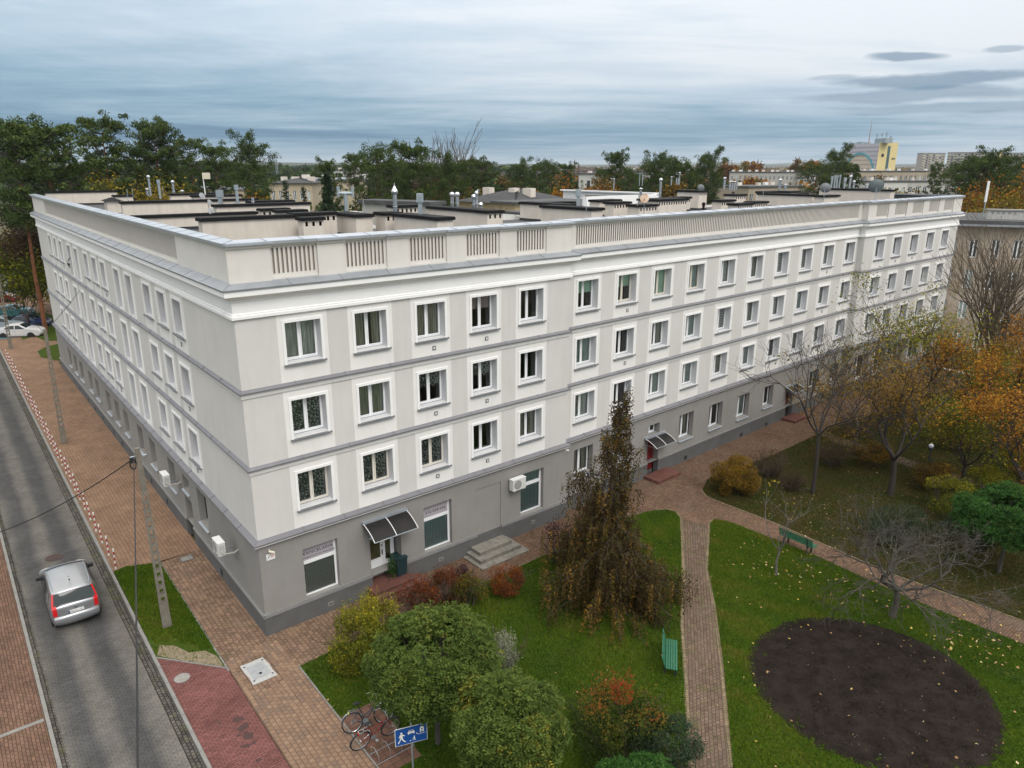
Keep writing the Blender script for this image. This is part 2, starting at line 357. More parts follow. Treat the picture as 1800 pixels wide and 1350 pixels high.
def curtain_mat(name, col, kind):
    m = bpy.data.materials.new(name); m.use_nodes = True; t = m.node_tree; nn = t.nodes.new; L = t.links.new
    b = t.nodes['Principled BSDF']; b.inputs['Base Color'].default_value = (*col, 1); b.inputs['Roughness'].default_value = .9
    if kind == 'solid': return m
    o = t.nodes['Material Output']; tr = nn('ShaderNodeBsdfTransparent'); ms = nn('ShaderNodeMixShader')
    tcn = nn('ShaderNodeTexCoord')
    v = nn('ShaderNodeTexVoronoi') if kind == 'lace' else nn('ShaderNodeTexNoise')
    if kind == 'lace': v.inputs['Scale'].default_value = 11; src = v.outputs['Distance']; lo, hi, a, bb = .15, .55, .80, .12
    else:
        mp = nn('ShaderNodeMapping'); mp.inputs['Scale'].default_value = (16, 16, .8); L(tcn.outputs['Object'], mp.inputs[0]); L(mp.outputs[0], v.inputs['Vector']); v.inputs['Scale'].default_value = 1.2; src = v.outputs['Fac']; lo, hi, a, bb = .35, .65, .92, .55
    if kind == 'lace': L(tcn.outputs['Object'], v.inputs['Vector'])
    r = nn('ShaderNodeMapRange'); r.inputs['From Min'].default_value = lo; r.inputs['From Max'].default_value = hi; r.inputs['To Min'].default_value = a; r.inputs['To Max'].default_value = bb; L(src, r.inputs[0])
    L(r.outputs[0], ms.inputs[0]); L(tr.outputs[0], ms.inputs[1]); L(b.outputs[0], ms.inputs[2]); L(ms.outputs[0], o.inputs['Surface']); return m
CM = {'lace': curtain_mat('lace_curtain', (.80,.84,.80), 'lace'), 'net': curtain_mat('net_curtain', (.66,.68,.63), 'net'),
      'drape': curtain_mat('drape_green_grey', (.52,.52,.42), 'net'), 'mauve': curtain_mat('drape_mauve', (.42,.32,.33), 'solid'),
      'mint': curtain_mat('mint_roller_blind', (.42,.62,.48), 'solid'), 'greyb': curtain_mat('grey_roller_blind', (.33,.40,.38), 'solid'), 'cream': curtain_mat('cream_fabric', (.60,.56,.46), 'solid'),
      'zebra': curtain_mat('striped_blind', (.62,.64,.62), 'solid'), 'plant': mat('pot_plant_leaves', (.03,.09,.02), .6)}
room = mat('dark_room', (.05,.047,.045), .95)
_wc = {}
def wmeshes(w, h, kind, fm=None):
    k = (w, h, kind, fm.name if fm else '')
    if k in _wc: return _wc[k]
    fm = fm or pvc; out_ = {}
    y0, y1 = REV-.005, REV+.06; hw = w/2; e = .002
    f = MB(); t = .045
    f.box(-hw+e,-hw+t,y0,y1,e,h-e); f.box(hw-t,hw-e,y0,y1,e,h-e); f.box(-hw+t,hw-t,y0,y1,h-t,h-e); f.box(-hw+t,hw-t,y0,y1,e,t+.02); f.box(-.03,.03,y0,y1,t+.02,h-t)
    out_['frame'] = f.mesh('frame', [fm])
    s = MB(); ys = y0-.018; q = .038
    for a, b in ((-hw+t, -.03), (.03, hw-t)):
        a += .004; b -= .004; c0, c1 = t+.024, h-t-.004
        s.box(a,a+q,ys,y1-.01,c0,c1); s.box(b-q,b,ys,y1-.01,c0,c1); s.box(a+q,b-q,ys,y1-.01,c1-q,c1); s.box(a+q,b-q,ys,y1-.01,c0,c0+q)
    out_['sash'] = s.mesh('sash', [fm])
    g = MB()
    for a, b in ((-hw+t+q, -.03-q), (.03+q, hw-t-q)): g.quad((a,y0+.012,t+.065),(b,y0+.012,t+.065),(b,y0+.012,h-t-.045),(a,y0+.012,h-t-.045))
    out_['pane'] = g.mesh('pane', [glass])
    c = MB(); yc = y1+.05; a, b, z0, z1 = -hw+t, hw-t, t, h-t
    def wavy(a, b, z0, z1, scallop=0., amp=.018, per=.11):
        n = max(6, int((b-a)/.028)); vs = []
        for i in range(n+1):
            x = a+(b-a)*i/n; yy = yc+amp*math.sin(x/per*6.28)+amp*.5*math.sin(x*23); zz = z0+scallop*(abs(math.sin(x*9)) )
            vs += [(x,yy,zz),(x,yy+.004,z1)]
        c.add(vs, [(2*i,2*i+2,2*i+3,2*i+1) for i in range(n)])
    mm = CM.get(kind, CM['net'])
    if kind == 'lace': wavy(a, b, z0, z1)
    elif kind == 'lacehalf': mm = CM['lace']; wavy(a, b, z0+.38*h, z1, .16)
    elif kind == 'net': wavy(a, b, z0, z1)
    elif kind == 'drape': wavy(a, b, z0, z1, 0, .03, .09)
    elif kind == 'drape2': mm = CM['drape']; wavy(a, a+.42*w, z0, z1, 0, .03, .08); wavy(b-.26*w, b, z0, z1, 0, .03, .08)
    elif kind == 'mauve': mm = CM['mauve']; wavy(a, b, z0+.55*h, z1, 0, .02, .1)
    elif kind in ('mint', 'greyb', 'cream'): c.quad((a,yc-.03,z0),(b,yc-.03,z0),(b,yc-.03,z1),(a,yc-.03,z1))
    elif kind == 'minthalf': mm = CM['mint']; c.quad((a,yc-.03,z0+.5*h),(b,yc-.03,z0+.5*h),(b,yc-.03,z1),(a,yc-.03,z1))
    elif kind == 'zebra':
        z = z0
        while z < z1-.05: c.box(a,b,yc-.035,yc-.03,z,z+.055); z += .105
    elif kind == 'plant':
        rng = random.Random(5); mm = CM['plant']
        for i in range(90):
            x, z = rng.uniform(a+.1,b-.1), z0+.05+rng.random()**2*.35; dx, dz = rng.uniform(-.06,.06), rng.uniform(.03,.09)
            c.add([(x,yc+rng.uniform(-.03,.05),z),(x+dx,yc,z+dz*.5),(x+dx*1.4,yc,z+dz),(x+dx*.2,yc,z+dz*.7)], [(0,1,2,3)])
    if c.v: out_['curtain'] = c.mesh('curtain', [mm])
    _wc[k] = out_; return out_
def wsur(w, h, tall=False):
    k = ('sur', w, h, tall)
    if k in _wc: return _wc[k]
    b = MB(); hw = w/2; o = .035; lo = -.075 if not tall else 0.0
    b.box(-hw-SUR,-hw,-o,.02,lo,h+SUR); b.box(hw,hw+SUR,-o,.02,lo,h+SUR); b.box(-hw,hw,-o,.02,h,h+SUR)
    pass
    _wc[k] = b.mesh('surround', [trim_white]); return _wc[k]
def wsill(w, big, pale=False):
    k = ('sill', w, big, pale)
    if k in _wc: return _wc[k]
    b = MB(); hw = w/2+(SUR+.015 if big else .0); o = -.12 if big else -.10
    hi = w/2-.003
    b.add([(-hw,o,-.065),(hw,o,-.065),(hw,-.045,-.05),(-hw,-.045,-.05),(-hi,-.045,-.05),(hi,-.045,-.05),(hi,REV,.008),(-hi,REV,.008),(-hw,o,-.10),(hw,o,-.10)],
          [(0,1,2,3),(4,5,6,7),(8,9,1,0)])
    if big: b.box(-hw-.012,-hw,o-.004,-.03,-.10,-.04); b.box(hw,hw+.012,o-.004,-.03,-.10,-.04)
    _wc[k] = b.mesh('sill', [sill_lt if pale else sill_m]); return _wc[k]
def window(F, a, x, z, w, h, kind, sur=True, sill=True, tall=False, fm=None, pale=False, name='window', label=None):
    p = F @ Vector((x, 0, z))-OFF
    o = link(name, None, house, p, R(a)); o.empty_display_size = .1
    if label: o['label'] = label
    for nm, me in wmeshes(w, h, kind, fm).items(): link(nm, me, o)
    if sur: link('surround', wsur(w, h, tall), o)
    if sill: link('sill', wsill(w, sur, pale), o)
    return o

rg = random.Random(11)
def bayfn(cols, half):
    cuts = sorted([c-half for c in cols]+[c+half for c in cols])
    def fn(x, z): return 1 if any(abs(x-c) < half for c in cols) else 0
    fn.cuts = cuts; return fn
kA = {4: ['net','drape2','drape','mauve','plant'], 3: ['lace','drape','lacehalf','lacehalf','plant'], 2: ['lace','lace','lace','plant','drape2']}
kB = {4: ['minthalf','minthalf','mint','greyb','net','drape2','zebra','zebra','net','drape2'], 3: ['greyb','none','drape2','greyb','zebra','drape2','net','greyb','net','net'], 2: ['net','none','greyb','greyb','drape2','greyb','none','drape2','net','greyb']}
kC = {4: ['net','greyb','zebra','drape2','none'], 3: ['greyb','zebra','cream','cream','cream'], 2: ['net','greyb','net','none','net']}
vents_up = {('A',4):[2,3], ('A',3):[2,3], ('A',2):[2,3], ('B',4):[1,8], ('B',3):[1,8], ('B',2):[8], ('C',4):[1,2], ('C',3):[1,2], ('C',2):[1,2], ('L',4):[0,3,6], ('L',3):[0,3], ('L',2):[0,3]}
grille = MB(); grille.box(-.085,.085,-.02,.01,-.085,.085,0); grille.box(-.055,.055,-.026,-.02,-.055,.055,1)
grille_me = grille.mesh('vent_grille', [mat('vent_frame_dark', (.06,.06,.07), .6), mat('vent_face_pale', (.55,.55,.54), .7)])

def upper(F, a, x0, x1, cols, W, key, kinds, sgn=1, talls=()):
    b = MB(F); ops = []
    for fl in (4, 3, 2):
        zb = W_BOT[fl]+.06; zt = W_TOP[fl]-SUR
        for c in cols: ops.append((c*sgn-W/2, c*sgn+W/2, zb, zt, REV+.01, 3, None))
        for c in talls: ops.append((c*sgn-W/2, c*sgn+W/2, {4: 9.98, 3: 7.09, 2: 4.2}[fl], zt, REV+.01, 3, None))
    allc = [c*sgn for c in list(cols)+list(talls)]
    gwall(b, x0, x1, 3.95, 12.62, ops, bayfn(allc, W/2+SUR+(.17 if not talls else .24)))
    hp('upper_wall', b, [plaster_grey, plaster_bay, trim_white, reveal_m])
    for fl in (4, 3, 2):
        zb = W_BOT[fl]+.06; zt = W_TOP[fl]-SUR
        for i, c in enumerate(cols):
            fm = pvc_old if (key, fl, i) in {('A',2,0),('A',2,1),('A',2,2),('B',4,1),('B',4,2),('B',4,3)} else None
            window(F, a, c*sgn, zb, W, round(zt-zb, 3), kinds[fl][i] if kinds else rg.choice(['net','greyb','drape2','none','lace']), fm=fm)
            if i in vents_up.get((key, fl), []): link('vent_grille', grille_me, house, F @ Vector((c*sgn+(0.12 if sgn > 0 else 0), 0, zb-.42))-OFF, R(a))
        for c in talls:
            z0 = {4: 9.98, 3: 7.09, 2: 4.2}[fl]
            window(F, a, c*sgn, z0, W, round(zt-z0, 3), rg.choice(['net','greyb','net','none']), sill=False, tall=True, name='tall_window')
upper(FA, AA, 0, 15.9, colsA, ow['A'], 'A', kA)
upper(FB, BB, 0, 31.45, colsB, ow['B'], 'B', kB)
upper(FC, CC, 0, 18.4, colsC, ow['C'], 'C', kC)
upper(FL, LL-180, -50.2, 0, colsL, ow['L'], 'L', None, -1, tallL)

for p, q in ((P1, B0), (B1, C0)):
    b = MB(); e = (q-p).normalized()*.0
    for z0, z1, m in ((.82,3.95,3),(3.95,12.62,0)): b.quad(*(Vector((v.x,v.y,z)) for v, z in ((p,z0),(q,z0),(q,z1),(p,z1))), m)
    for z0, z1, m in ((-.1,.82,4),(13.6,14.9,5)): b.quad(*(Vector((v.x,v.y,z)) for v, z in ((p,z0),(q,z0),(q,z1),(p,z1))), m)
    hp('step_wall', b, [plaster_grey, plaster_bay, trim_white, plaster_ground, plinth_m, parapet_m])
# ------------------------------------------------------------------ ground floor
def ground(F, x0, x1, ops, cap_gaps=()):
    b = MB(F); gwall(b, x0, x1, .82, 3.95, [o for o in ops], lambda x, z: 0); return b
# A
gA = [(1.7,3.17,.9,3.1,.30,0,None), (4.62,6.12,.82,2.62,.62,0,None), (7.31,8.8,.9,3.12,.30,0,None), (12.9,14.4,.93,3.14,.30,0,None), (10.18,11.66,.82,3.15,.035,0,0)]
b = MB(FA); gwall(b, 0, 15.9, .82, 3.95, gA, lambda x, z: 0); hp('ground_wall', b, [plaster_ground])
b = MB(FA)
for x0, x1 in ((-.06, 4.62), (6.12, 15.96)): b.box(x0, x1, -.06, .3, -.1, .78)
b.box(4.62, 6.12, .0, .9, -.1, .36); hp('plinth', b, plinth_m)
b = MB(FA)
for x0, x1 in ((-.09, 4.62), (6.12, 10.18), (11.66, 15.98)): b.box(x0, x1, -.095, .02, .781, .87); b.box(x0+.02, x1-.02, -.07, .02, .871, .92)
hp('plinth_cap', b, mat('plinth_cap_grey', (.22,.218,.215), .9, var=.1))
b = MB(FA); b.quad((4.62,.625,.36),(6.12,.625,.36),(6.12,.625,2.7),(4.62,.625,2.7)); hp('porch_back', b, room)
# B
gwB = [(1.0,2.45,1.75,3.28), (10.18,11.62,1.48,3.1), (13.3,14.8,1.42,3.05), (16.5,18.0,1.36,2.98), (19.8,21.1,1.45,2.95), (26.25,27.6,1.4,2.85), (29.5,30.9,1.38,2.8)]
oB = [(a, b_, c, d, .30, 0, None) for a, b_, c, d in gwB]+[(7.2,8.22,2.52,3.15,.30,0,None), (7.2,8.22,.82,2.16,.40,0,None), (4.2,5.6,1.7,3.2,.30,0,None), (23.0,24.0,.82,2.05,.4,0,None)]
b = MB(FB); gwall(b, 0, 31.45, .82, 3.95, oB, lambda x, z: 0); hp('ground_wall', b, [plaster_ground])
b = MB(FB)
for x0, x1 in ((0, 7.2), (8.22, 23.0), (24.0, 31.45)): b.box(x0, x1, -.05, .3, -.1, .80)
b.box(7.2,8.22,.36,.5,-.1,.82); b.box(23,24,.36,.5,-.1,.82)
hp('plinth', b, plinth_m)
b = MB(FB)
for x0, x1 in ((0, 7.2), (8.22, 23.0), (24.0, 31.45)): b.box(x0, x1, -.085, .02, .801, .88)
hp('plinth_cap', b, MATS['plinth_cap_grey'])
# C
gwC = [(1.2,3.6,.9,3.0), (4.6,6.6,.9,3.0), (8.0,10.2,.9,2.95), (11.4,13.5,.9,2.95), (14.6,16.8,.9,2.95)]
b = MB(FC); gwall(b, 0, 18.4, .82, 3.95, [(a, b_, c, d, .35, 0, None) for a, b_, c, d in gwC], lambda x, z: 0); hp('ground_wall', b, [plaster_ground])
b = MB(FC); b.box(-.05, 18.45, -.06, .3, -.1, .8); b.box(-.07, 18.47, -.09, .02, .801, .88); hp('plinth', b, plinth_m)
# L
gwL = [(6.6,8.0,1.72,3.38), (11.75,13.08,1.72,3.28), (15.6,16.95,1.65,3.2), (18.4,19.68,1.62,3.18), (22.05,23.36,1.6,3.12), (24.62,26.0,1.6,3.1), (27.32,28.76,1.56,3.06), (31.18,32.56,1.55,3.0), (33.66,35.14,1.55,3.0), (37.35,38.9,1.52,2.97), (40.05,41.5,1.5,2.96), (42.8,44.16,1.5,2.94)]
oL = [(-b_, -a, c, d, .30, 0, None) for a, b_, c, d in gwL]+[(-10.42,-9.3,2.5,3.25,.3,0,None), (-10.42,-9.25,.82,2.12,.42,0,None)]
b = MB(FL); gwall(b, -50.2, 0, .82, 3.95, oL, lambda x, z: 0); hp('ground_wall', b, [plaster_ground])
b = MB(FL)
b.box(-50.25, -10.42, -.06, .3, -.1, .78); b.box(-9.25, .06, -.06, .3, -.1, .78); b.box(-10.42,-9.25,.38,.5,-.1,.82); hp('plinth', b, plinth_m)
b = MB(FL); b.box(-50.27, -10.42, -.095, .02, .781, .87); b.box(-9.25, .09, -.095, .02, .781, .87); hp('plinth_cap', b, MATS['plinth_cap_grey'])
for a, b_, c, d in gwB: window(FB, BB, (a+b_)/2, c, round(b_-a, 3), round(d-c, 3), rg.choice(['drape2','net','greyb','none']), sur=False, pale=True)
window(FB, BB, 4.9, 1.7, 1.4, 1.5, 'net', sur=False, pale=True)
window(FB, BB, 7.71, 2.52, 1.02, .63, 'none', sur=False, pale=True)
for a, b_, c, d in gwC: window(FC, CC, (a+b_)/2, c, round(b_-a, 3), round(d-c, 3), 'none', sur=False, sill=False, name='shop_window')
for a, b_, c, d in gwL: window(FL, LL-180, -(a+b_)/2, c, round(b_-a, 3), round(d-c, 3), rg.choice(['drape2','net','greyb','none']), sur=False, pale=True)
window(FL, LL-180, -9.86, 2.5, 1.12, .75, 'none', sur=False, pale=True)
# shop windows of A : sign strip on top, white rail, tall pane with a vertical-strip blind
strip = mat('sign_strip_mauve_grey', (.40,.37,.40), .6, var=.08); ink = mat('sign_ink', (.012,.012,.03), .6)
blind_dark = mat('office_blind', (.36,.36,.34), .8, var=.15, vscale=9); blind_teal = mat('teal_blind', (.33,.43,.44), .8, var=.15, vscale=9)
vblind = {}
def text(body, size, M4, m, parent, name='lettering', sx=1.0, extr=.004, align='LEFT'):
    cu = bpy.data.curves.new(name, 'FONT'); cu.body = body; cu.size = size; cu.extrude = extr; cu.align_x = align; cu.space_character = 1.08
    tmp = bpy.data.objects.new(name, cu); C.objects.link(tmp); bpy.context.view_layer.update()
    me = bpy.data.meshes.new_from_object(tmp.evaluated_get(bpy.context.evaluated_depsgraph_get())); bpy.data.objects.remove(tmp)
    me.transform(Matrix.Scale(sx, 4, (1,0,0))); me.transform(M4); me.materials.clear(); me.materials.append(m)
    o = link(name, me, parent); return o
def on_wall(x, y, z): return Matrix.Translation((x, y, z)) @ Matrix.Rotation(R(90), 4, 'X')
def shopwin(x0, x1, z0, z1, lines, bm, topglass=False):
    w_ = x1-x0; h = z1-z0; o = link('shop_window', None, house, FA @ Vector((x0, 0, z0))-OFF, R(AA)); y = .24
    f = MB(); f.box(.002,.05,y,y+.08,.002,h-.002); f.box(w_-.07,w_-.002,y,y+.08,.002,h-.002); f.box(.05,w_-.07,y,y+.08,.002,.06); f.box(.05,w_-.07,y-.01,y+.08,h-.80,h-.64); f.box(.05,w_-.07,y,y+.08,h-.05,h-.002); f.box(w_-.002-.02,w_-.004,y-.05,y,.002,h-.002)
    part('frame', f, pvc, o)
    g = MB(); g.quad((.05,y+.03,.06),(w_-.07,y+.03,.06),(w_-.07,y+.03,h-.80),(.05,y+.03,h-.80)); part('pane', g, glass, o)
    s = MB()
    if topglass: s.quad((.05,y+.03,h-.64),(w_-.07,y+.03,h-.64),(w_-.07,y+.03,h-.05),(.05,y+.03,h-.05)); part('transom_pane', s, glass, o)
    else: s.box(.05,w_-.07,y-.004,y+.03,h-.64,h-.05); part('sign_strip', s, strip, o)
    v = MB(); n = 14
    for i in range(n):
        a = .06+(w_-.15)*i/n; v.quad((a,y+.07,.05),(a+(w_-.15)/n*1.0,y+.085,.05),(a+(w_-.15)/n*1.0,y+.085,h-(.78 if not topglass else .1)),(a,y+.07,h-(.78 if not topglass else .1)))
    part('vertical_blind', v, bm, o)
    for body, size, dx, dz, sx in lines: text(body, size, on_wall(dx, y-.0045, dz), ink, o, sx=sx)
    return o
shopwin(1.7, 3.17, .9, 3.1, [('KANCELARIA', .2, .07, 2.2-.41, 1.02), ('PODATKOWO PRAWNA', .095, .08, 2.2-.56, 1.22)], blind_dark)
shopwin(7.31, 8.8, .9, 3.12, [('516 058 036', .17, .24, 2.22-.47, 1.15)], blind_teal)
shopwin(12.9, 14.4, .93, 3.14, [], blind_teal, True)
hs = MB(); hs.tube([(.06,.23,1.99),(.035,.225,1.93),(.05,.23,1.85)], .02, 6)

# ------------------------------------------------------------------ doors
def panel_door(F, a, x, z, w_, h, m, y=.36):
    o = link('door', None, house, F @ Vector((x, 0, z))-OFF, R(a)); b = MB()
    b.box(0,w_,y,y+.05,0,h); b.box(.1,w_-.1,y-.012,y,.12,h*.45); b.box(.1,w_-.1,y-.012,y,h*.52,h-.12)
    part('leaf', b, m, o); k = MB(); k.tube([(w_-.1,y-.05,h*.48),(w_-.2,y-.05,h*.48)], .014, 6); k.box(w_-.115,w_-.085,y-.05,y,h*.47,h*.49); part('handle', k, steel, o); return o
red_door = mat('red_door_paint', (.20,.012,.015), .45, var=.3, vscale=4)
panel_door(FB, BB, 7.2, .16, 1.02, 2.0, red_door); panel_door(FB, BB, 23.0, .16, 1.0, 1.9, red_door)
panel_door(FL, LL-180, -10.42, .04, 1.17, 2.08, mat('brown_grey_door', (.10,.09,.08), .6, var=.2))
# white glazed double door of the office
o = link('door', None, house, FA @ Vector((4.62, 0, .4))-OFF, R(AA)); o['label'] = 'white glazed double door under the canopy'
b = MB(); y = .5; W_ = 1.42; H_ = 2.2
b.box(.0,.06,y,y+.07,0,H_); b.box(W_-.06,W_,y,y+.07,0,H_); b.box(.06,W_-.06,y,y+.07,H_-.07,H_); b.box(.06,W_-.06,y,y+.07,1.93,2.0); part('frame', b, pvc, o)
for nm, xa, xb, zg in (('leaf', .065, .86, .82), ('leaf', .87, W_-.065, .62)):
    b = MB(); q = .11; b.box(xa,xa+q,y+.005,y+.05,.01,1.92); b.box(xb-q,xb,y+.005,y+.05,.01,1.92); b.box(xa+q,xb-q,y+.005,y+.05,1.92-q,1.92); b.box(xa+q,xb-q,y+.005,y+.05,.01,zg); b.box(xa+q+.05,xb-q-.05,y-.008,y+.005,.14,zg-.1)
    lf_ = part(nm, b, pvc, o); g = MB(); g.quad((xa+q,y+.03,zg),(xb-q,y+.03,zg),(xb-q,y+.03,1.81),(xa+q,y+.03,1.81)); g.box(xa+q,xb-q,y+.06,y+.062,zg,1.81,1)
    link('pane', g.mesh('pane', [glass, mat('ochre_hall', (.20,.16,.07), .9, var=.4, vscale=3)]), lf_)
b = MB(); b.box(.80,.83,y-.05,y+.0,.95,1.17); b.box(.80,.83,y-.02,y,1.35,1.42); part('handle', b, mat('dark_handle', (.08,.03,.02), .4), o)
# canopies
smoke = mat('smoked_polycarbonate', (.022,.02,.02), .4, var=.3, vscale=2, spec=.2)
def canopy(F, a, x, z, w_, dep, drop):
    o = link('canopy', None, house, F @ Vector((x, 0, z))-OFF, R(a)); n = 8
    pr = [(-.03-dep*math.sin(i/n*.75)/math.sin(.75), -drop*(.45*i/n+.55*(1-math.cos(i/n*.75))/(1-math.cos(.75)))) for i in range(n+1)]
    s = MB()
    for i in range(n):
        (ya, za), (yb, zb) = pr[i], pr[i+1]
        s.add([(0,ya,za),(w_,ya,za),(w_,yb,zb),(0,yb,zb),(0,ya,za-.012),(w_,ya,za-.012),(w_,yb,zb-.012),(0,yb,zb-.012)], [(0,1,2,3),(4,7,6,5),(0,3,7,4),(1,5,6,2)])
    part('roof_sheet', s, smoke, o)
    f = MB(); f.box(-.02,w_+.02,-.14,.0,-.03,.07); part('wall_flashing', f, zinc_lt, o)
    for xx in (.02, w_/2, w_-.02): t = MB(); t.tube([(xx,p[0],p[1]+.012) for p in pr], .016, 6); part('rib', t, pvc, o)
    f = MB(); f.tube([(0,pr[-1][0],pr[-1][1]),(w_,pr[-1][0],pr[-1][1])], .02, 6); part('front_rail', f, steel_dull, o)
    for xx in (.03, w_-.03): t = MB(); t.tube([(xx,0,-drop*1.1),(xx,-dep*.9,-drop*.95)], .009, 5); t.tube([(xx,-.01,-.0),(xx,-.01,-drop*1.15)], .009, 5); part('bracket', t, steel_dull, o)
canopy(FA, AA, 4.3, 3.38, 2.1, .95, .5)
canopy(FB, BB, 6.85, 2.45, 1.85, .85, .35)
canopy(FB, BB, 22.7, 2.4, 1.6, .7, .3)

# ------------------------------------------------------------------ mouldings that run round the whole front
path = [L1, P0, P1, B0, B1, C0, C1]
C1b = C1+Matrix.Rotation(R(90), 3, 'Z') @ dC*12.3
path_full = path+[C1b]
def offs(pts, d):
    out_ = []; n = len(pts)
    for i, p in enumerate(pts):
        dirs = []
        if i > 0: dirs.append((pts[i]-pts[i-1]).normalized())
        if i < n-1: dirs.append((pts[i+1]-pts[i]).normalized())
        ns = [Vector((q.y, -q.x, 0)) for q in dirs]
        if len(ns) == 1: out_.append(p+ns[0]*d); continue
        s = (ns[0]+ns[1]); s.normalize(); k = d/max(.25, s.dot(ns[0])); out_.append(p+s*k)
    return out_
def sweep(mb, pts, prof, m=0, closed=False, idx=None):
    rows = [offs(pts, d) for d, z in prof]; rng_ = idx or (0, len(pts)-1)
    k = len(prof)
    for i in range(rng_[0], rng_[1]):
        vs = [rows[j][i]+Vector((0,0,prof[j][1])) for j in range(k)]+[rows[j][i+1]+Vector((0,0,prof[j][1])) for j in range(k)]
        fs = [(j, k+j, k+(j+1) % k, (j+1) % k) for j in range(k if closed else k-1)]
        if closed and i == rng_[0]: fs.append(tuple(reversed(range(k))))
        if closed and i == rng_[1]-1: fs.append(tuple(range(k, 2*k)))
        mb.add(vs, fs, m)
b = MB(); sweep(b, path_full, [(0,12.40),(.10,12.43),(.10,12.53),(.075,12.55),(.075,12.60),(.04,12.63),(.04,13.02),(.07,13.03),(.08,13.09),(.17,13.13),(.26,13.19),(.33,13.24),(.34,13.25),(.34,13.47),(.2,13.52)])
hp('cornice', b, trim_white)
def fascia(zt, o, name='ledge_moulding', m=trim_white):
    b = MB(); sweep(b, path_full, [(0,zt-.30),(o*.45,zt-.28),(o*.6,zt-.18),(o-.02,zt-.12),(o-.015,zt-.055)]); hp(name, b, m)
soft_white = mat('ledge_plaster', (.66,.655,.635), .85, var=.06, stains=.15)
fascia(9.87, .10, m=soft_white); fascia(6.97, .10, m=soft_white)
b = MB(); sweep(b, path_full, [(0,3.78),(.10,3.80),(.18,3.86),(.19,3.92),(.19,3.96)]); hp('ledge_moulding', b, trim_white)
def pieces(name, prof, pitch, m, rib=True):
    """folded metal sheets, one object each, with a standing seam between neighbours"""
    pts = []; 
    for i in range(len(path_full)-1):
        a, b_ = path_full[i], path_full[i+1]; ln = (b_-a).length; n = max(1, round(ln/pitch))
        for j in range(n): pts.append(a.lerp(b_, j/n))
    pts.append(path_full[-1])
    k = len(prof); rows = [offs(pts, d) for d, z in prof]
    for i in range(len(pts)-1):
        d = (pts[i+1]-pts[i]).normalized()*.003; mb = MB()
        vs = [rows[j][i]+d+Vector((0,0,prof[j][1])) for j in range(k)]+[rows[j][i+1]-d+Vector((0,0,prof[j][1])) for j in range(k)]
        mb.add(vs, [(j, k+j, k+(j+1) % k, (j+1) % k) for j in range(k)]+[tuple(reversed(range(k))), tuple(range(k, 2*k))])
        if rib:
            tp = prof[-rib:] if rib is not True else prof[len(prof)//2:]
            top = [rows[prof.index(q)][i]+Vector((0,0,q[1])) for q in tp]
            for a, b_ in zip(top[:-1], top[1:]):
                e = d*4
                mb.add([a-e,a+e,b_+e,b_-e,a-e+Vector((0,0,.022)),a+e+Vector((0,0,.022)),b_+e+Vector((0,0,.022)),b_-e+Vector((0,0,.022))], [(4,5,6,7),(0,4,7,3),(1,2,6,5),(0,1,5,4)])
        hp(name, mb, m)
pieces('cornice_flashing', [(.0,13.60),(.36,13.44),(.375,13.44),(.385,13.50),(.0,13.665)], 2.05, zinc, 2)
pieces('ledge_flashing', [(0,9.86),(.09,9.80),(.10,9.76),(.115,9.765),(.115,9.815),(0,9.905)], 2.1, ledge_m, 2)
pieces('ledge_flashing', [(0,6.96),(.09,6.90),(.10,6.86),(.115,6.865),(.115,6.915),(0,7.005)], 2.1, ledge_m, 2)
pieces('ledge_flashing', [(0,4.02),(.19,3.95),(.20,3.91),(.215,3.915),(.215,3.97),(0,4.075)], 1.7, ledge_m, 2)

# ------------------------------------------------------------------ parapet
PB, PT = 13.6, 14.90
balA = [(1.45,3.2),(4.27,6.05),(7.02,8.84),(9.79,11.6),(12.53,14.34)]
balB = [(.66,31.0)]; balC = [(1.25,3.4),(4.5,6.72),(7.78,9.92),(11.07,13.24),(14.28,16.43)]; balL = [(-43.4,-6.25)]
for F, a, x0, x1, bl in ((FA, AA, 0, 15.9, balA), (FB, BB, 0, 31.45, balB), (FC, CC, 0, 18.4, balC), (FL, LL-180, -50.2, 0, balL)):
    b = MB(F); gwall(b, x0, x1, PB, PT, [(p, q, 13.74, 14.84, .05, 0, None) for p, q in bl], lambda x, z: 0)
    hp('parapet', b, [parapet_m])
    for p, q in bl:
        n = int((q-p-.06)/.165); st = (q-p-n*.165+.085)/2; b = MB(F)
        gwall(b, p, q, 13.74, 14.84, [(p+st+i*.165, p+st+i*.165+.08, 13.86, 14.74, .07, 1, 1) for i in range(n)], lambda x, z: 0, y=.05)
        hp('balustrade_panel', b, [parapet_m, slot_m])
for F, bl, x1 in ((FA, balA, 15.9), (FC, balC, 18.4)):
    ed = [0.0]+[v for q in bl for v in q]+[x1]
    for i in range(0, len(ed), 2):
        x0, xe = ed[i], ed[i+1]; b = MB(F); lo = x0-(.035 if i == 0 else 0); b.box(lo, xe, -.035, .02, 13.62, 14.80); b.box(lo-.03, xe+.03, -.10, .02, 14.80, 14.90); hp('pilaster', b, parapet_m)
        b = MB(F); b.box(lo-.05, xe+.05, -.205, -.10, 14.905, 14.985); hp('coping_step', b, zinc_lt)
b = MB(); inner = offs(path_full, -.32)
for i in range(len(path_full)-1):
    b.quad(*(Vector((p.x, p.y, z)) for p, z in ((inner[i],13.9),(inner[i+1],13.9),(inner[i+1],PT),(inner[i],PT))))
b.quad(*(Vector((p.x,p.y,z)) for p, z in ((C1,PB),(C1b,PB),(C1b,PT),(C1,PT)))); hp('parapet_back', b, black_felt)
b = MB(); sweep(b, path_full, [(0,14.80),(.05,14.83),(.06,14.88),(.09,14.9)]); hp('parapet_moulding', b, parapet_m)
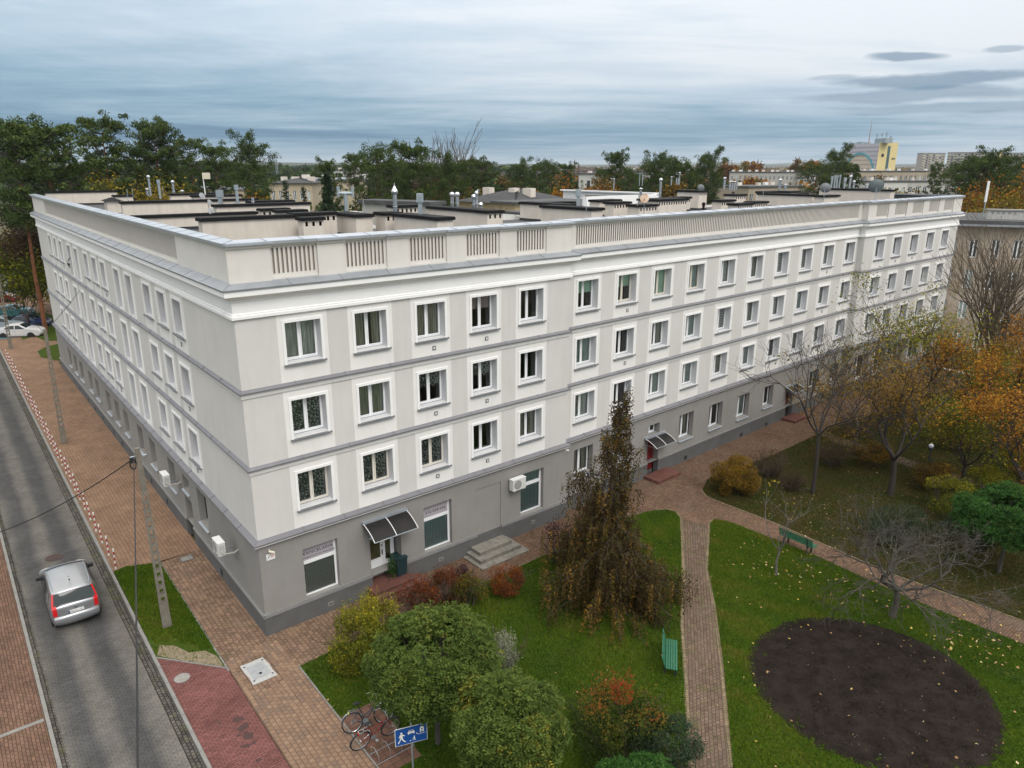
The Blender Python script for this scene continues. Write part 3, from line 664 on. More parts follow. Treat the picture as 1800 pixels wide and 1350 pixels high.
pieces('parapet_coping', [(-.36,14.94),(.13,14.90),(.145,14.90),(.15,15.0),(-.37,15.06)], 1.35, zinc_lt, 2)

# ------------------------------------------------------------------ roof and back walls
inA, inL, inC = Matrix.Rotation(R(90), 3, 'Z') @ dA, (FL.to_3x3() @ Vector((0,1,0))), Matrix.Rotation(R(90), 3, 'Z') @ dC
b = MB(); L1b = L1+inL*11.6; kink = P0+dL*12.3+inL*11.6
ins = offs(path_full, -.33)
b.add([Vector((p.x,p.y,14.1)) for p in (ins[1], ins[0], L1b, kink)], [(0,1,2,3)])
b.add([Vector((p.x,p.y,14.104)) for p in (*ins[1:7], C1b, B1+inA*12.6, kink)], [tuple(range(9))]); hp('roof_deck', b, felt_grey)
b = MB()
for p, q in ((L1, L1b), (L1b, kink), (kink, B1+inA*12.6), (B1+inA*12.6, C1b), (C1b, C1)):
    b.quad(Vector((p.x,p.y,-.1)), Vector((q.x,q.y,-.1)), Vector((q.x,q.y,14.3)), Vector((p.x,p.y,14.3)))
hp('courtyard_wall', b, plaster_bay)
b = MB()
for P, a, ln in ((P0, AA, 15.9), (B0, BB, 31.45), (C0, CC, 18.4)):
    T = fr(P, a); bb = MB(T); bb.quad((2.4 if a == AA else 0,2.2,0),(ln,2.2,0),(ln,2.2,12),(2.4 if a == AA else 0,2.2,12)); b.v += [v for v in bb.v]; b.f += [tuple(i+len(b.v)-len(bb.v) for i in f) for f in bb.f]; b.m += bb.m
bb = MB(FL); bb.quad((-50.2,2.2,0),(-2.4,2.2,0),(-2.4,2.2,12),(-50.2,2.2,12)); n0 = len(b.v); b.v += bb.v; b.f += [tuple(i+n0 for i in f) for f in bb.f]; b.m += bb.m
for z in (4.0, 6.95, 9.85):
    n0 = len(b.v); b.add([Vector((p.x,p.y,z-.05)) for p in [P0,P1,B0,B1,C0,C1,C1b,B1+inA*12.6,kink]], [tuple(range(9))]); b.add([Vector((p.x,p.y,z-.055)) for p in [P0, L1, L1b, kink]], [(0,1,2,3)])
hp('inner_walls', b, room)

chims = []
def chimney(F, x0, x1, y0, y1, zt, slots=(), z0=14.1, name='chimney', capn=True, lean=0.0):
    """masonry stack; slots name the faces with flue openings: front (y0) or left (x0)"""
    T = F; o = link(name, None, house, (F @ Vector(((x0+x1)/2, (y0+y1)/2, z0)))-OFF); o.rotation_euler = (0,0,F.to_euler().z)
    cx, cy = (x0+x1)/2, (y0+y1)/2; a0, a1, c0, c1 = x0-cx, x1-cx, y0-cy, y1-cy; h = zt-z0; b = MB()
    def face(p, q, sl):
        d = Vector((q[0]-p[0], q[1]-p[1], 0)); ln = d.length; n = max(2, int(ln/.27)) if sl else 0; ang = math.atan2(d.y, d.x)
        M4 = Matrix.Translation((p[0], p[1], 0)) @ Matrix.Rotation(ang, 4, 'Z'); bb = MB(M4)
        ops = [(ln*(i+.5)/n-.06, ln*(i+.5)/n+.06, h-.33, h-.13, .12, 1, 1) for i in range(n)] if n and ln > .5 else []
        gwall(bb, 0, ln, 0, h-.03, ops, lambda x, z: 0); n0 = len(b.v); b.v += bb.v; b.f += [tuple(i+n0 for i in f) for f in bb.f]; b.m += bb.m
    face((a0,c0), (a1,c0), 'front' in slots); face((a1,c0), (a1,c1), 'right' in slots); face((a1,c1), (a0,c1), False); face((a0,c1), (a0,c0), 'left' in slots)
    part('stack', b, [chim_m, cap_black], o)
    c = MB(); e = .09; c.box(a0-e,a1+e,c0-e,c1+e,h-.08,h+.04); c.box(a0-e+.03,a1+e-.03,c0-e+.03,c1+e-.03,h+.04,h+.07); part('cap', c, cap_black, o)
    c = MB(); c.box(a0-.03,a1+.03,c0-.03,c1+.03,0,.16); part('felt_upstand', c, black_felt, o)
    chims.append((o, F @ Vector((cx, cy, zt)), zt)); return o
# left wing (x = -s, y = depth behind the front)
chimney(FL, -49.6, -49.0, .9, 6.3, 15.22); chimney(FL, -47.2, -46.3, 5.6, 7.0, 14.9, ['front'])
chimney(FL, -30.0, -29.4, 6.2, 8.0, 15.05, ['right']); chimney(FL, -27.4, -26.9, 2.3, 10.8, 15.2); chimney(FL, -32.5, -31.9, 8.0, 11.4, 15.3)
chimney(FL, -36.5, -36.0, 7.5, 11.2, 15.3)
chimney(FL, -18.2, -17.7, 1.0, 7.4, 14.86); chimney(FL, -17.4, -16.9, 7.4, 9.0, 15.05, ['right']); chimney(FL, -22.6, -22.0, 8.6, 11.4, 15.25, ['right'])
chimney(FL, -20.3, -19.7, 5.8, 11.5, 15.2); chimney(FL, -15.5, -14.9, 7.6, 9.2, 15.05, ['right'])
chimney(FL, -9.3, -8.75, 1.8, 7.1, 15.2); chimney(FL, -8.2, -7.6, 5.9, 6.9, 15.12, ['right'])
# right wing
chimney(FA, 6.3, 8.4, 8.6, 9.3, 15.25, ['front', 'left']); chimney(FA, 8.85, 9.75, 7.5, 10.0, 15.15); chimney(FA, 10.3, 11.2, 7.2, 8.2, 15.2, ['front'])
chimney(FA, 10.4, 11.25, 2.9, 6.6, 15.2); chimney(FA, 15.3, 16.15, 6.3, 11.0, 15.2); chimney(FA, 15.2, 16.2, 5.4, 6.2, 15.2, ['front'])
chimney(FA, 13.2, 14.6, 11.0, 11.8, 15.3, ['front'])
chimney(FB, 5.5, 6.4, 3.4, 7.4, 15.2); chimney(FB, 7.4, 8.1, 7.0, 11.3, 15.2); chimney(FB, 8.3, 10.4, 9.4, 10.2, 15.2, ['front'])
chimney(FB, 12.6, 14.4, 5.8, 6.8, 15.05, ['front']); chimney(FB, 12.9, 14.6, 8.2, 9.0, 15.12, ['front']); chimney(FB, 13.4, 15.6, 9.9, 10.8, 15.18, [])
chimney(FB, 17.0, 20.3, 7.7, 9.5, 15.2, ['front']); chimney(FB, 22.0, 24.0, 10.0, 10.8, 15.15, ['front']); chimney(FB, 25.8, 26.9, 10.5, 12.6, 15.55, ['front'])
chimney(FB, 22.6, 24.6, 5.0, 5.8, 14.85, ['front']); chimney(FB, 23.6, 25.4, 7.0, 7.8, 15.0, ['front']); chimney(FB, 28.3, 30.2, 7.0, 7.9, 14.75, ['front'])
chimney(FB, 34.2, 34.9, 5.4, 10.3, 15.2); chimney(FB, 33.2, 35.8, 3.9, 4.7, 15.2); chimney(FB, 29.6, 31.2, 9.6, 10.6, 15.2, ['front']); chimney(FB, 36.5, 39.8, 10.8, 11.8, 15.25)
chimney(FB, 38.5, 40.5, 9.0, 9.8, 15.1, ['front'])
chimney(FC, 11.0, 11.8, 3.2, 9.6, 15.5); chimney(FC, 12.5, 14.5, 6.2, 7.2, 15.5, ['front']); chimney(FC, 5.6, 7.4, 9.6, 10.6, 15.3, ['front'])
# courtyard wing with its own slatted parapet
FR = fr(BF(31.8, -19.0), BB+90)
rw = MB(FR); rw.box(0, 12.4, -.0, 10, -.1, 13.0)
hp('courtyard_wing_wall', rw, plaster_bay)
b = MB(FR); sx0, sx1 = 0, 12.4
gwall(b, sx0, sx1, 13.0, 14.95, [(3.0, 9.4, 13.75, 14.7, .05, 0, None)], lambda x, z: 0, y=-.01)
b.box(sx0-.3, sx1+.3, -.32, .2, 13.02, 13.3); b.box(sx0-.15, sx1+.15, -.14, .3, 14.952, 15.08); b.box(-.01, .3, 0, 10, 13.0, 14.95); hp('courtyard_wing_parapet', b, [trim_white])
b = MB(FR); gwall(b, 3.0, 9.4, 13.75, 14.7, [(3.06+i*.2, 3.16+i*.2, 13.82, 14.63, .08, 1, 1) for i in range(31)], lambda x, z: 0, y=.04); hp('balustrade_panel', b, [trim_white, slot_m])
b = MB(FR); b.box(.0,12.4,.3,10,14.0,14.2); hp('courtyard_wing_roof', b, felt_grey)
b = MB(FB); b.box(13, 31.5, 12.2, 19.5, -.1, 13.9); hp('courtyard_link', b, [plaster_bay])
b = MB(FB); b.box(13, 31.5, 12.2, 19.5, 13.902, 14.1); hp('link_roof', b, felt_grey)
# flues: foot pixel, top pixel, radius, kind
FLU = [(264,337,309,.10,'cowl'),(281,341,316,.13,'box'),(306,342,318,.09,'cowl'),(259,337,331,.11,'cap'),(321,342,334,.11,'cap'),
 (388,358,334,.17,'wide'),(418,359,325,.13,'box'),(445,358,341,.09,'plain'),(609,370,331,.10,'tee'),(695,372,334,.11,'spire'),(739,377,340,.15,'wide'),(795,361,339,.10,'ball'),(804,362,339,.10,'ball'),
 (833,364,343,.09,'ball'),(838,364,337,.08,'elbow'),(845,365,357,.09,'ball'),(1016,362,333,.14,'wide'),(1079,328,313,.07,'cap'),(1124,322,304,.07,'box'),(1129,322,306,.07,'box'),(1126,347,330,.10,'cap'),(1160,347,314,.09,'cowl'),
 (1180,321,310,.10,'cap'),(1189,320,310,.10,'plain'),(1192,320,310,.09,'plain'),(1194,320,303,.09,'cowl'),(1273,328,312,.13,'cowl'),(1283,329,318,.12,'cap'),(1287,329,318,.12,'cap'),(1291,329,318,.12,'cap'),(1295,328,310,.10,'plain'),
 (1370,335,315,.12,'cowl'),(1380,335,323,.12,'cap'),(1461,329,310,.13,'box'),(1466,329,308,.13,'box'),(1470,328,308,.12,'box'),(1475,328,307,.12,'box'),(1484,329,312,.13,'wide'),(1493,331,309,.11,'elbow'),(1500,331,318,.10,'ball'),(1522,332,322,.11,'plain'),(100,334,328,.12,'plain')]
for px, pyb, pyt, r, kind in FLU:
    p = at(px, pyb, 15.25); h = at_d(px, pyt, p.y).z-15.25
    o, c, zt = min(chims, key=lambda q: (q[1].xy-p.xy).length)
    b = MB(Matrix.Translation((p.x, p.y, 15.1))); H = h+.15; m = steel
    if kind == 'wide': b.box(-r*.6,r*.6,-r*.6,r*.6,-.2,H-.35); b.box(-r,r,-r,r,H-.4,H); m = steel_dull
    elif kind == 'box': b.lathe([(r*.7,-.2),(r*.7,H-.3),(r,H-.28),(r,H)], 10); m = steel_dull
    elif kind == 'tee': b.lathe([(r,-.2),(r,H-.25)], 12); b.tube([(-.36,0,H-.25),(.36,0,H-.25)], r*.9, 10); b.tube([(-.36,0,H-.42),(-.36,0,H+.1)], r*.8, 8); b.tube([(.36,0,H-.42),(.36,0,H+.1)], r*.8, 8); m = steel_dull
    else:
        b.lathe([(r,-.2),(r,H*.3),(r*1.12,H*.3+.01),(r*1.12,H*.3+.05),(r,H*.3+.06),(r,H-.2)], 12)
        if kind in ('cowl', 'ball', 'elbow', 'spire'): b.lathe([(r*.95,H-.22),(r*1.5,H-.16),(r*1.55,H-.06),(r*1.1,H+.02),(r*.3,H+.05)], 12)
        if kind == 'cap': b.lathe([(r*1.5,H-.1),(r*1.5,H-.07),(r*.4,H)], 12)
        if kind == 'spire': b.lathe([(r*1.3,H),(.03,H+.2),(.01,H+.35)], 8)
        if kind == 'elbow': b.tube([(0,0,H-.1),(.12,0,H+.1)], r, 8)
    n0 = o.location+OFF; rot = o.rotation_euler.z
    Mi = Matrix.Rotation(-rot, 4, 'Z') @ Matrix.Translation(-n0)
    b.v = [Mi @ v for v in b.v]
    part('flue', b, m, o, smooth=False)
# black vent pots on the roof felt
for px, py, h in ((163,352,.55),(693,402,.5),(1288,350,.5),(1236,372,.45),(1391,356,.4),(1350,358,.35)):
    p = at(px, py, 14.35); b = MB(Matrix.Translation((p.x, p.y, 14.1))); b.lathe([(.09,0),(.09,h+.2),(.13,h+.22),(.13,h+.4),(.05,h+.45)], 10); hp('roof_vent_pot', b, cap_black)
# cellar vents in the plinth
for x, z in ((2.67,.33),(8.11,.36),(13.69,.4)):
    b = MB(FA); b.box(x-.12,x+.12,-.075,-.05,z-.08,z+.08); b.box(x-.09,x+.09,-.079,-.075,z-.05,z+.05,1); hp('cellar_vent', b, [concrete, plinth_m])
for x, z in ((11.0,.2),(17.3,.15),(20.5,.15),(3.2,.3)):
    b = MB(FB); b.box(x-.15,x+.15,-.06,-.045,z-.12,z+.12); hp('cellar_vent', b, dark)
for s in (5.2,14.2,17.5,21.3,24.95,27.5,31.2,33.9,36.6,40.3,43.0):
    b = MB(FL); b.box(-s-.14,-s+.14,-.07,-.05,.2,.48); hp('cellar_vent', b, dark)
# shop fascia on the far end of the front
b = MB(FC); b.box(9.2,17.6,-.14,-.0,3.2,3.72); f_ = hp('shop_fascia', b, white_paint)
for i, (x, wd) in enumerate(((10.0,.5),(10.7,.3),(11.2,.6),(12.1,.35),(12.8,.55),(14.0,.3),(14.6,.5))):
    b = MB(FC); b.box(x,x+wd,-.15,-.14,3.34,3.56); part('fascia_motif', b, mat('fascia_pink', (.45,.12,.22), .6), f_, OFF)
# ------------------------------------------------------------------ ground
RZ = R(LL)                                             # the street runs along the left wing
road_m = paver_mat('road_pavers', (.118,.114,.107), (.109,.106,.101), (.070,.067,.063), .20, .10, RZ+R(90), .13, bevel=.15, blotch=(.9,.5,.75,.45,(.085,.085,.088)), streak=None)
def add_tracks(m, lo_n, hi_n):
    t = m.node_tree; nn = t.nodes.new; L = t.links.new; b = t.nodes['Principled BSDF']; src = b.inputs['Base Color'].links[0].from_socket
    tcn = nn('ShaderNodeTexCoord'); mp = nn('ShaderNodeMapping'); mp.vector_type = 'POINT'
    mp.inputs['Location'].default_value = tuple(-(Matrix.Rotation(-RZ, 3, 'Z') @ P0)); mp.inputs['Rotation'].default_value = (0,0,-RZ); L(tcn.outputs['Object'], mp.inputs[0])
    n = nn('ShaderNodeTexNoise'); n.inputs['Scale'].default_value = .35; n.inputs['Detail'].default_value = 5; L(mp.outputs[0], n.inputs['Vector'])
    sp = nn('ShaderNodeSeparateXYZ'); L(mp.outputs[0], sp.inputs[0])
    ma = nn('ShaderNodeMath'); ma.operation = 'MULTIPLY_ADD'; L(n.outputs['Fac'], ma.inputs[0]); ma.inputs[1].default_value = .7; L(sp.outputs['Y'], ma.inputs[2])
    r = nn('ShaderNodeMapRange'); r.inputs['From Min'].default_value = lo_n; r.inputs['From Max'].default_value = hi_n; L(ma.outputs[0], r.inputs[0])
    cr = nn('ShaderNodeValToRGB'); e = cr.color_ramp.elements; e[0].position = 0; e[0].color = (1.35,1.30,1.22,1); e[1].position = 1; e[1].color = (1.3,1.28,1.2,1)
    for p, v in ((.16,(1.1,1.08,1.05)),(.27,(.62,.64,.68)),(.42,(.70,.72,.75)),(.52,(1.25,1.22,1.16)),(.62,(1.2,1.17,1.12)),(.72,(.66,.68,.72)),(.85,(.75,.76,.78))):
        q = e.new(p); q.color = (*v, 1)
    L(r.outputs[0], cr.inputs[0]); mx = nn('ShaderNodeMix'); mx.data_type = 'RGBA'; mx.blend_type = 'MULTIPLY'; mx.inputs[0].default_value = 1.0
    L(src, mx.inputs[6]); L(cr.outputs[0], mx.inputs[7]); L(mx.outputs[2], b.inputs['Base Color'])
add_tracks(road_m, 4.1+.35, 7.2+.35)
tan1, tan2 = (.225,.145,.098), (.195,.130,.092)
walk_m = paver_mat('walk_pavers', tan1, tan2, (.075,.05,.038), .2, .165, RZ, .28, moss=.25, blotch=(.5,.52,.75,.5,(.12,.095,.075)))
walk_far_m = paver_mat('walk_pavers_orange', (.255,.160,.104), (.225,.143,.097), (.10,.065,.046), .2, .165, RZ, .12, moss=.12, blotch=(.35,.5,.75,.3,(.15,.115,.08)))
red_m = paver_mat('red_pavers', (.185,.078,.070), (.165,.072,.065), (.085,.042,.04), .2, .10, RZ+R(90), .18, blotch=(1.1,.62,.70,.75,(.045,.028,.028)))
left_m = paver_mat('left_walk_pavers', (.175,.102,.070), (.15,.09,.064), (.06,.04,.032), .2, .10, RZ, .22, moss=.2)
garden_m = paver_mat('garden_pavers', (.175,.105,.070), (.15,.096,.067), (.06,.04,.03), .2, .10, R(AA), .25, moss=.3, blotch=(.4,.5,.75,.45,(.12,.10,.085)))
path_m = paver_mat('path_pavers', (.16,.112,.080), (.14,.10,.075), (.055,.04,.032), .17, .12, R(78), .25, moss=.55, blotch=(.7,.5,.75,.4,(.10,.09,.075)))
bay_m = paver_mat('bay_pavers', (.16,.085,.06), (.14,.08,.058), (.06,.04,.035), .3, .3, RZ, .2, off=0, moss=.3, blotch=(1.3,.55,.7,.5,(.07,.05,.04)))
gutter_m = paver_mat('gutter_setts', (.115,.105,.092), (.095,.088,.08), (.028,.025,.022), .16, .12, RZ, .35, off=.5, ms=.018, moss=.6)
edge_m = paver_mat('edging_pavers', (.24,.19,.115), (.21,.165,.10), (.07,.06,.045), .1, .2, R(80), .25, off=0, moss=.6)
grass_m = mat('lawn_soil_grass', (.028,.060,.005), .95, spec=.1, col2=(.055,.072,.010), vscale=1.3, bump=.5, bscale=35, fine=(22,.35))
rough_m = mat('rough_grass_soil', (.024,.034,.006), .95, spec=.1, col2=(.050,.036,.014), vscale=.8, bump=.5, bscale=30, fine=(20,.35))
verge_m = mat('terrain_grass', (.035,.055,.018), .95, col2=(.085,.075,.035), vscale=.09, bump=.3, bscale=3, fine=(.9,.3))
soil_m = mat('bare_soil', (.0125,.0095,.008), .97, spec=.08, col2=(.024,.0185,.0155), vscale=1.6, bump=.9, bscale=22, fine=(30,.3))
sand_m = mat('sandy_patch', (.25,.20,.14), .95, col2=(.16,.13,.08), vscale=6, bump=.5, bscale=40)
asphalt = mat('asphalt', (.055,.056,.06), .9, var=.25, vscale=1, bump=.3, bscale=80, fine=(12,.15))

def flat(name, pts, z, m, kind='structure', thick=0.0):
    b = MB()
    if thick: b.prism([(p[0], p[1]) for p in pts], z-thick, z)
    else: b.add([(p[0], p[1], z) for p in pts], [tuple(range(len(pts)))])
    o = link(name, b.mesh(name, [m])); o['kind'] = kind; return o
b = MB(); b.add([(-9000,-400,-.16),(9000,-400,-.16),(9000,12000,-.16),(-9000,12000,-.16)], [(0,1,2,3)]); struct('ground', b, verge_m)
road = flat('road', [LF(-30,4.2),LF(70,4.2),LF(70,7.1),LF(-30,7.1)], -.10, road_m)
flat('gutter', [LF(-30,3.86),LF(70,3.86),LF(70,4.2),LF(-30,4.2)], -.096, gutter_m); flat('gutter', [LF(-30,7.1),LF(70,7.1),LF(70,7.27),LF(-30,7.27)], -.096, gutter_m)
flat('pavement', [LF(-30,7.42),LF(70,7.42),LF(70,16),LF(-30,16)], 0, left_m, thick=.15)
# right-hand pavement: red parking strip, near walk, and the orange stretch beside the wing
walk = flat('pavement', [LF(-30,-.2),LF(-8.6,-.2),LF(-2.5,-.2),LF(-2.45,-2.4),LF(-.0,-3.4),P0+inL*3,LF(0,0),LF(0,1.85),LF(-30,1.85)], 0, walk_m, thick=.15)
flat('pavement', [LF(0,0),LF(8.5,0),LF(8.5,1.87),LF(0,1.85)], 0.0, walk_m, thick=.14)
flat('pavement', [LF(8.5,0),LF(8.5,0),LF(52,0),LF(70,-9),LF(95,-9),LF(95,3.72),LF(8.9,3.72),LF(8.4,1.88)], 0.0, walk_far_m, thick=.14)
flat('parking_strip', [LF(-30,1.87),LF(-1.0,1.87),LF(1.2,3.72),LF(-30,3.72)], -.002, red_m, thick=.14)
verge = [LF(-1.0,1.87),LF(8.4,1.88),LF(8.9,3.2),LF(8.8,3.7),LF(1.2,3.72)]
flat('grass_verge', verge, .012, grass_m, thick=.15)
flat('sandy_patch', [LF(-.9,1.93),LF(-.1,1.95),LF(.5,2.2),LF(.75,2.7),LF(1.5,3.0),LF(1.9,3.45),LF(1.3,3.68),LF(.2,2.85)], .02, sand_m)
# garden side
parallel = [LF(-2.5,-.2), Vector((-6.67,23.75,0)), Vector((.7,30.05,0)), Vector((3.8,32.7,0)), Vector((6.0,34.55,0))]
gp = [P0, LF(-2.5,-.2), (-6.67,23.75,0), (-5,23), (10,16), (30,12), (60,10), (80,60), (60,90), C1+dC*6, C1, C0, B1, B0, P1]
flat('garden_pavement', gp, -.03, garden_m)
lawn1 = [LF(-2.55,-.25), Vector((-6.62,23.7,0)), Vector((.75,30.0,0)), Vector((3.85,32.65,0)), Vector((6.0,34.5,0)), Vector((6.9,35.1,0)), Vector((7.6,35.42,0)), Vector((8.25,35.5,0)), Vector((8.6,35.25,0)), Vector((8.72,34.6,0)), Vector((8.22,32.0,0)), Vector((7.5,28.6,0)), Vector((6.7,25.24,0)), Vector((6.05,21.6,0)), Vector((5.4,18.2,0)), Vector((4.2,12,0)), LF(-20,-.22)]
lawn2 = [Vector(p) for p in ((10.08,33.7,0),(10.2,34.1,0),(10.45,34.35,0),(10.8,34.3,0),(11.3,33.95,0),(14.22,30.74,0),(16.83,27.17,0),(19.59,24.11,0),(27,16.5,0),(30,11,0),(5.5,11,0),(6.74,18.06,0),(7.7,22.5,0),(8.45,26.4,0),(8.91,29.54,0),(9.6,32.0,0))]
lawn3 = [Vector(p) for p in ((10.75,38.0,0),(10.8,37.3,0),(11.3,36.6,0),(13.45,34.17,0),(17.06,29.25,0),(20.64,25.69,0),(30,16.8,0),(62,14,0),(70,50,0),(52,63,0),(42,62,0))]+[BF(24,3.3),BF(16,3.2),BF(12,2.9),BF(9.6,2.6)]
flat('lawn', lawn1, .02, grass_m, thick=.06); flat('lawn', lawn2, .02, grass_m, thick=.06); flat('lawn', lawn3, .02, rough_m, thick=.06)
flat('path', [(8.22,32.0,0),(8.72,34.6,0),(10.08,33.7,0),(9.6,32.0,0),(8.91,29.54,0),(8.45,26.4,0),(7.7,22.5,0),(6.74,18.06,0),(5.5,11,0),(4.2,12,0),(5.4,18.2,0),(6.05,21.6,0),(6.7,25.24,0),(7.5,28.6,0)], -.02, path_m)
# second winding path through the upper lawn
pl = [at(1440,758), at(1462,769), at(1500,783), at(1545,797), at(1600,815), at(1660,835), at(1760,860)]
pb = MB(); oL_ = offs(pl, -.55); oR_ = offs(pl, .55)
for i in range(len(pl)-1): pb.quad(*(Vector((p.x,p.y,.026)) for p in (oR_[i],oR_[i+1],oL_[i+1],oL_[i])))
struct('path', pb, path_m)
def strip_along(name, pts, w_, z, m, side=1):
    b = MB(); a = offs(pts, 0); c = offs(pts, w_*side)
    for i in range(len(pts)-1): b.quad(*(Vector((p.x,p.y,z)) for p in (a[i],a[i+1],c[i+1],c[i])))
    o = link(name, b.mesh(name, [m])); o['kind'] = 'structure'
strip_along('path_edging', [Vector((p[0],p[1],0)) for p in lawn1[6:15]], .13, -.008, edge_m, -1)
strip_along('path_edging', [Vector((p[0],p[1],0)) for p in ([*lawn2[11:16]]+[lawn2[0], lawn2[1], lawn2[2]])], .13, -.008, edge_m, -1)
strip_along('path_edging', [Vector((p[0],p[1],0)) for p in lawn1[0:6]], .12, -.008, edge_m, -1)
strip_along('path_edging', [Vector((p[0],p[1],0)) for p in lawn3[0:6]], .10, -.008, edge_m, 1)
flat('bicycle_bay', [LF(-5.85,-.24),LF(-5.85,-1.5),LF(-8.9,-1.5),LF(-8.9,-.24)], .028, bay_m)
# the round bed of bare soil, slightly mounded, with clods
sc_, sr = Vector((12.55, 21.75, 0)), 4.05
rgs = random.Random(3); b = MB(); nr, na = 26, 150; vs = [(sc_.x, sc_.y, .12)]
for i in range(1, nr+1):
    for j in range(na):
        t = 2*math.pi*j/na; rr = sr*(i/nr)*(1+.012*math.sin(5*t)+.012*math.sin(13*t+1)+.022*rgs.uniform(-1,1))
        vs.append((sc_.x+rr*math.cos(t), sc_.y+rr*math.sin(t), .028+(.09*(1-(i/nr)**2)+rgs.uniform(-.045,.045))*(0 if i == nr else 1)))
fs = [(0, 1+j, 1+(j+1) % na) for j in range(na)]+[(1+(i-1)*na+j, 1+i*na+j, 1+i*na+(j+1) % na, 1+(i-1)*na+(j+1) % na) for i in range(1, nr) for j in range(na)]
b.add(vs, fs); struct('soil_bed', b, soil_m, smooth=True)
rn = np.random.default_rng(5)
def scatter_bits(name, n, ptsfn, smin, smax, m, zoff=.0, flat_=.5, label=None, cat=None, tints=False):
    V = []; F = []; T = []
    base = np.array([[-1,-.6,0],[.2,-1,.1],[1,-.2,0],[.6,.9,.1],[-.7,.8,0],[0,0,1]])
    P = ptsfn(n); n = len(P); s = rn.uniform(smin, smax, n)*rn.uniform(.5,1,n); a = rn.uniform(0, 6.28, n)
    X = base[None]*s[:,None,None]*np.array([1,1,flat_]); ca, sa = np.cos(a), np.sin(a)
    Y = np.stack([X[...,0]*ca[:,None]-X[...,1]*sa[:,None], X[...,0]*sa[:,None]+X[...,1]*ca[:,None], X[...,2]], -1)+P[:,None,:]+np.array([0,0,zoff])
    f = np.array([[0,1,5],[1,2,5],[2,3,5],[3,4,5],[4,0,5]]); F = (f[None]+np.arange(n)[:,None,None]*6).reshape(-1,3)
    me = np_mesh(name, Y.reshape(-1,3), F, [m], tint=np.repeat(rn.random(n), 5)); o = link(name, me); o['kind'] = 'stuff'
    if label: tag(o, label, cat)
    return o
def in_disc(n):
    r = sr*np.sqrt(rn.random(n))*.985; t = rn.uniform(0, 6.28, n); return np.stack([sc_.x+r*np.cos(t), sc_.y+r*np.sin(t), .03+.09*(1-(r/sr)**2)], -1)
scatter_bits('soil_clods', 16000, in_disc, .012, .085, soil_m, -.005, .7, 'small dark clods strewn over the round soil bed', 'soil')
scatter_bits('pale_stones', 260, in_disc, .008, .022, concrete, .0, .7, 'tiny pale stones on the dark soil bed', 'stones')

# kerbs, stone by stone
kb = MB(); kb.box(-.495,.495,-.06,.06,-.14,.0); kb.box(-.493,.493,-.05,.05,0,.012); kme = kb.mesh('kerb_stone', [concrete_lt])
for i in range(96):
    s = -9+i
    if s < 66: link('kerb_stone', kme, road, LF(s, 3.79, .012+.004*math.sin(i*7)), R(LL))
    if s < 45: link('kerb_stone', kme, road, LF(s, 7.345, .012+.004*math.sin(i*5)), R(LL))
kb = MB(); kb.box(-.49,.49,-.03,.03,-.12,.02); kme2 = kb.mesh('edging_stone', [concrete_lt])
for i in range(16): link('edging_stone', kme2, walk, LF(-2.95-i, -.22, 0), R(LL))
for i in range(10): link('edging_stone', kme2, walk, LF(-.5+i-.2, 1.87, 0), R(LL))
a, c = LF(-1.0,1.87), LF(1.2,3.72); 
for i in range(3): p = a.lerp(c, (i+.5)/3); link('edging_stone', kme2, walk, p, math.atan2((c-a).y, (c-a).x))
# drain channel across the left pavement
b = MB(FL); b.box(-.15,.0,-16,-7.45,.0,.012); link('drain_channel', b.mesh('drain_channel', [concrete_lt])); tag(bpy.data.objects['drain_channel'], 'grey concrete drain channel crossing the brown pavement at the left edge', 'drain')

# oil stains on the red strip
so = mat('dark_oil_stain', (.055,.026,.024), .75)
for k, (px, py, a, c, rot) in enumerate(((418,1264,.17,.13,.3),(427,1279,.22,.15,1.2),(436,1293,.15,.20,.6),(420,1293,.08,.06,0),(432,1311,.16,.08,.4),(446,1306,.09,.06,1),(455,1336,.10,.07,.2),(385,1270,.03,.16,.9),(392,1292,.06,.04,.9))):
    p = at(px, py); r_ = random.Random(k); pts = [(p.x+(a*math.cos(t)*math.cos(rot)-c*math.sin(t)*math.sin(rot))*q, p.y+(a*math.cos(t)*math.sin(rot)+c*math.sin(t)*math.cos(rot))*q) for t, q in ((i/18*6.283, r_.uniform(.72,1.2)) for i in range(18))]
    flat('oil_stain', pts, .003+.0004*k, so)
# single pavers of the near walk (real joints), the 300 nearest as pieces, the rest as one mesh
pv_ms = []
for i, cc in enumerate(((.235,.148,.096),(.205,.130,.086),(.255,.165,.108),(.18,.12,.085))):
    b = MB(); e, h = .094, .0775; b.add([(-e,-h,-.02),(e,-h,-.02),(e,h,-.02),(-e,h,-.02),(-e+.006,-h+.006,.012),(e-.006,-h+.006,.012),(e-.006,h-.006,.012),(-e+.006,h-.006,.012)], [(4,5,6,7),(0,1,5,4),(1,2,6,5),(2,3,7,6),(3,0,4,7)])
    pv_ms.append((b.mesh('paver', [mat('paver_tone%d' % i, cc, .88, var=.18, vscale=9, bump=.3, bscale=60, fine=(50,.12))]), cc))
rest = MB(); rp = random.Random(9); spots = []
for r_ in range(12):
    for k in range(50): spots.append((-.6-k*.2-(.1 if r_ % 2 else 0), -.08+r_*.165))
spots = [(s, n) for s, n in spots if not (-2.95 < s < -.95 and .45 < n < 1.6)]
spots.sort(key=lambda q: (LF(q[0], q[1])-Vector((-5.5, 18.2, 0))).length)
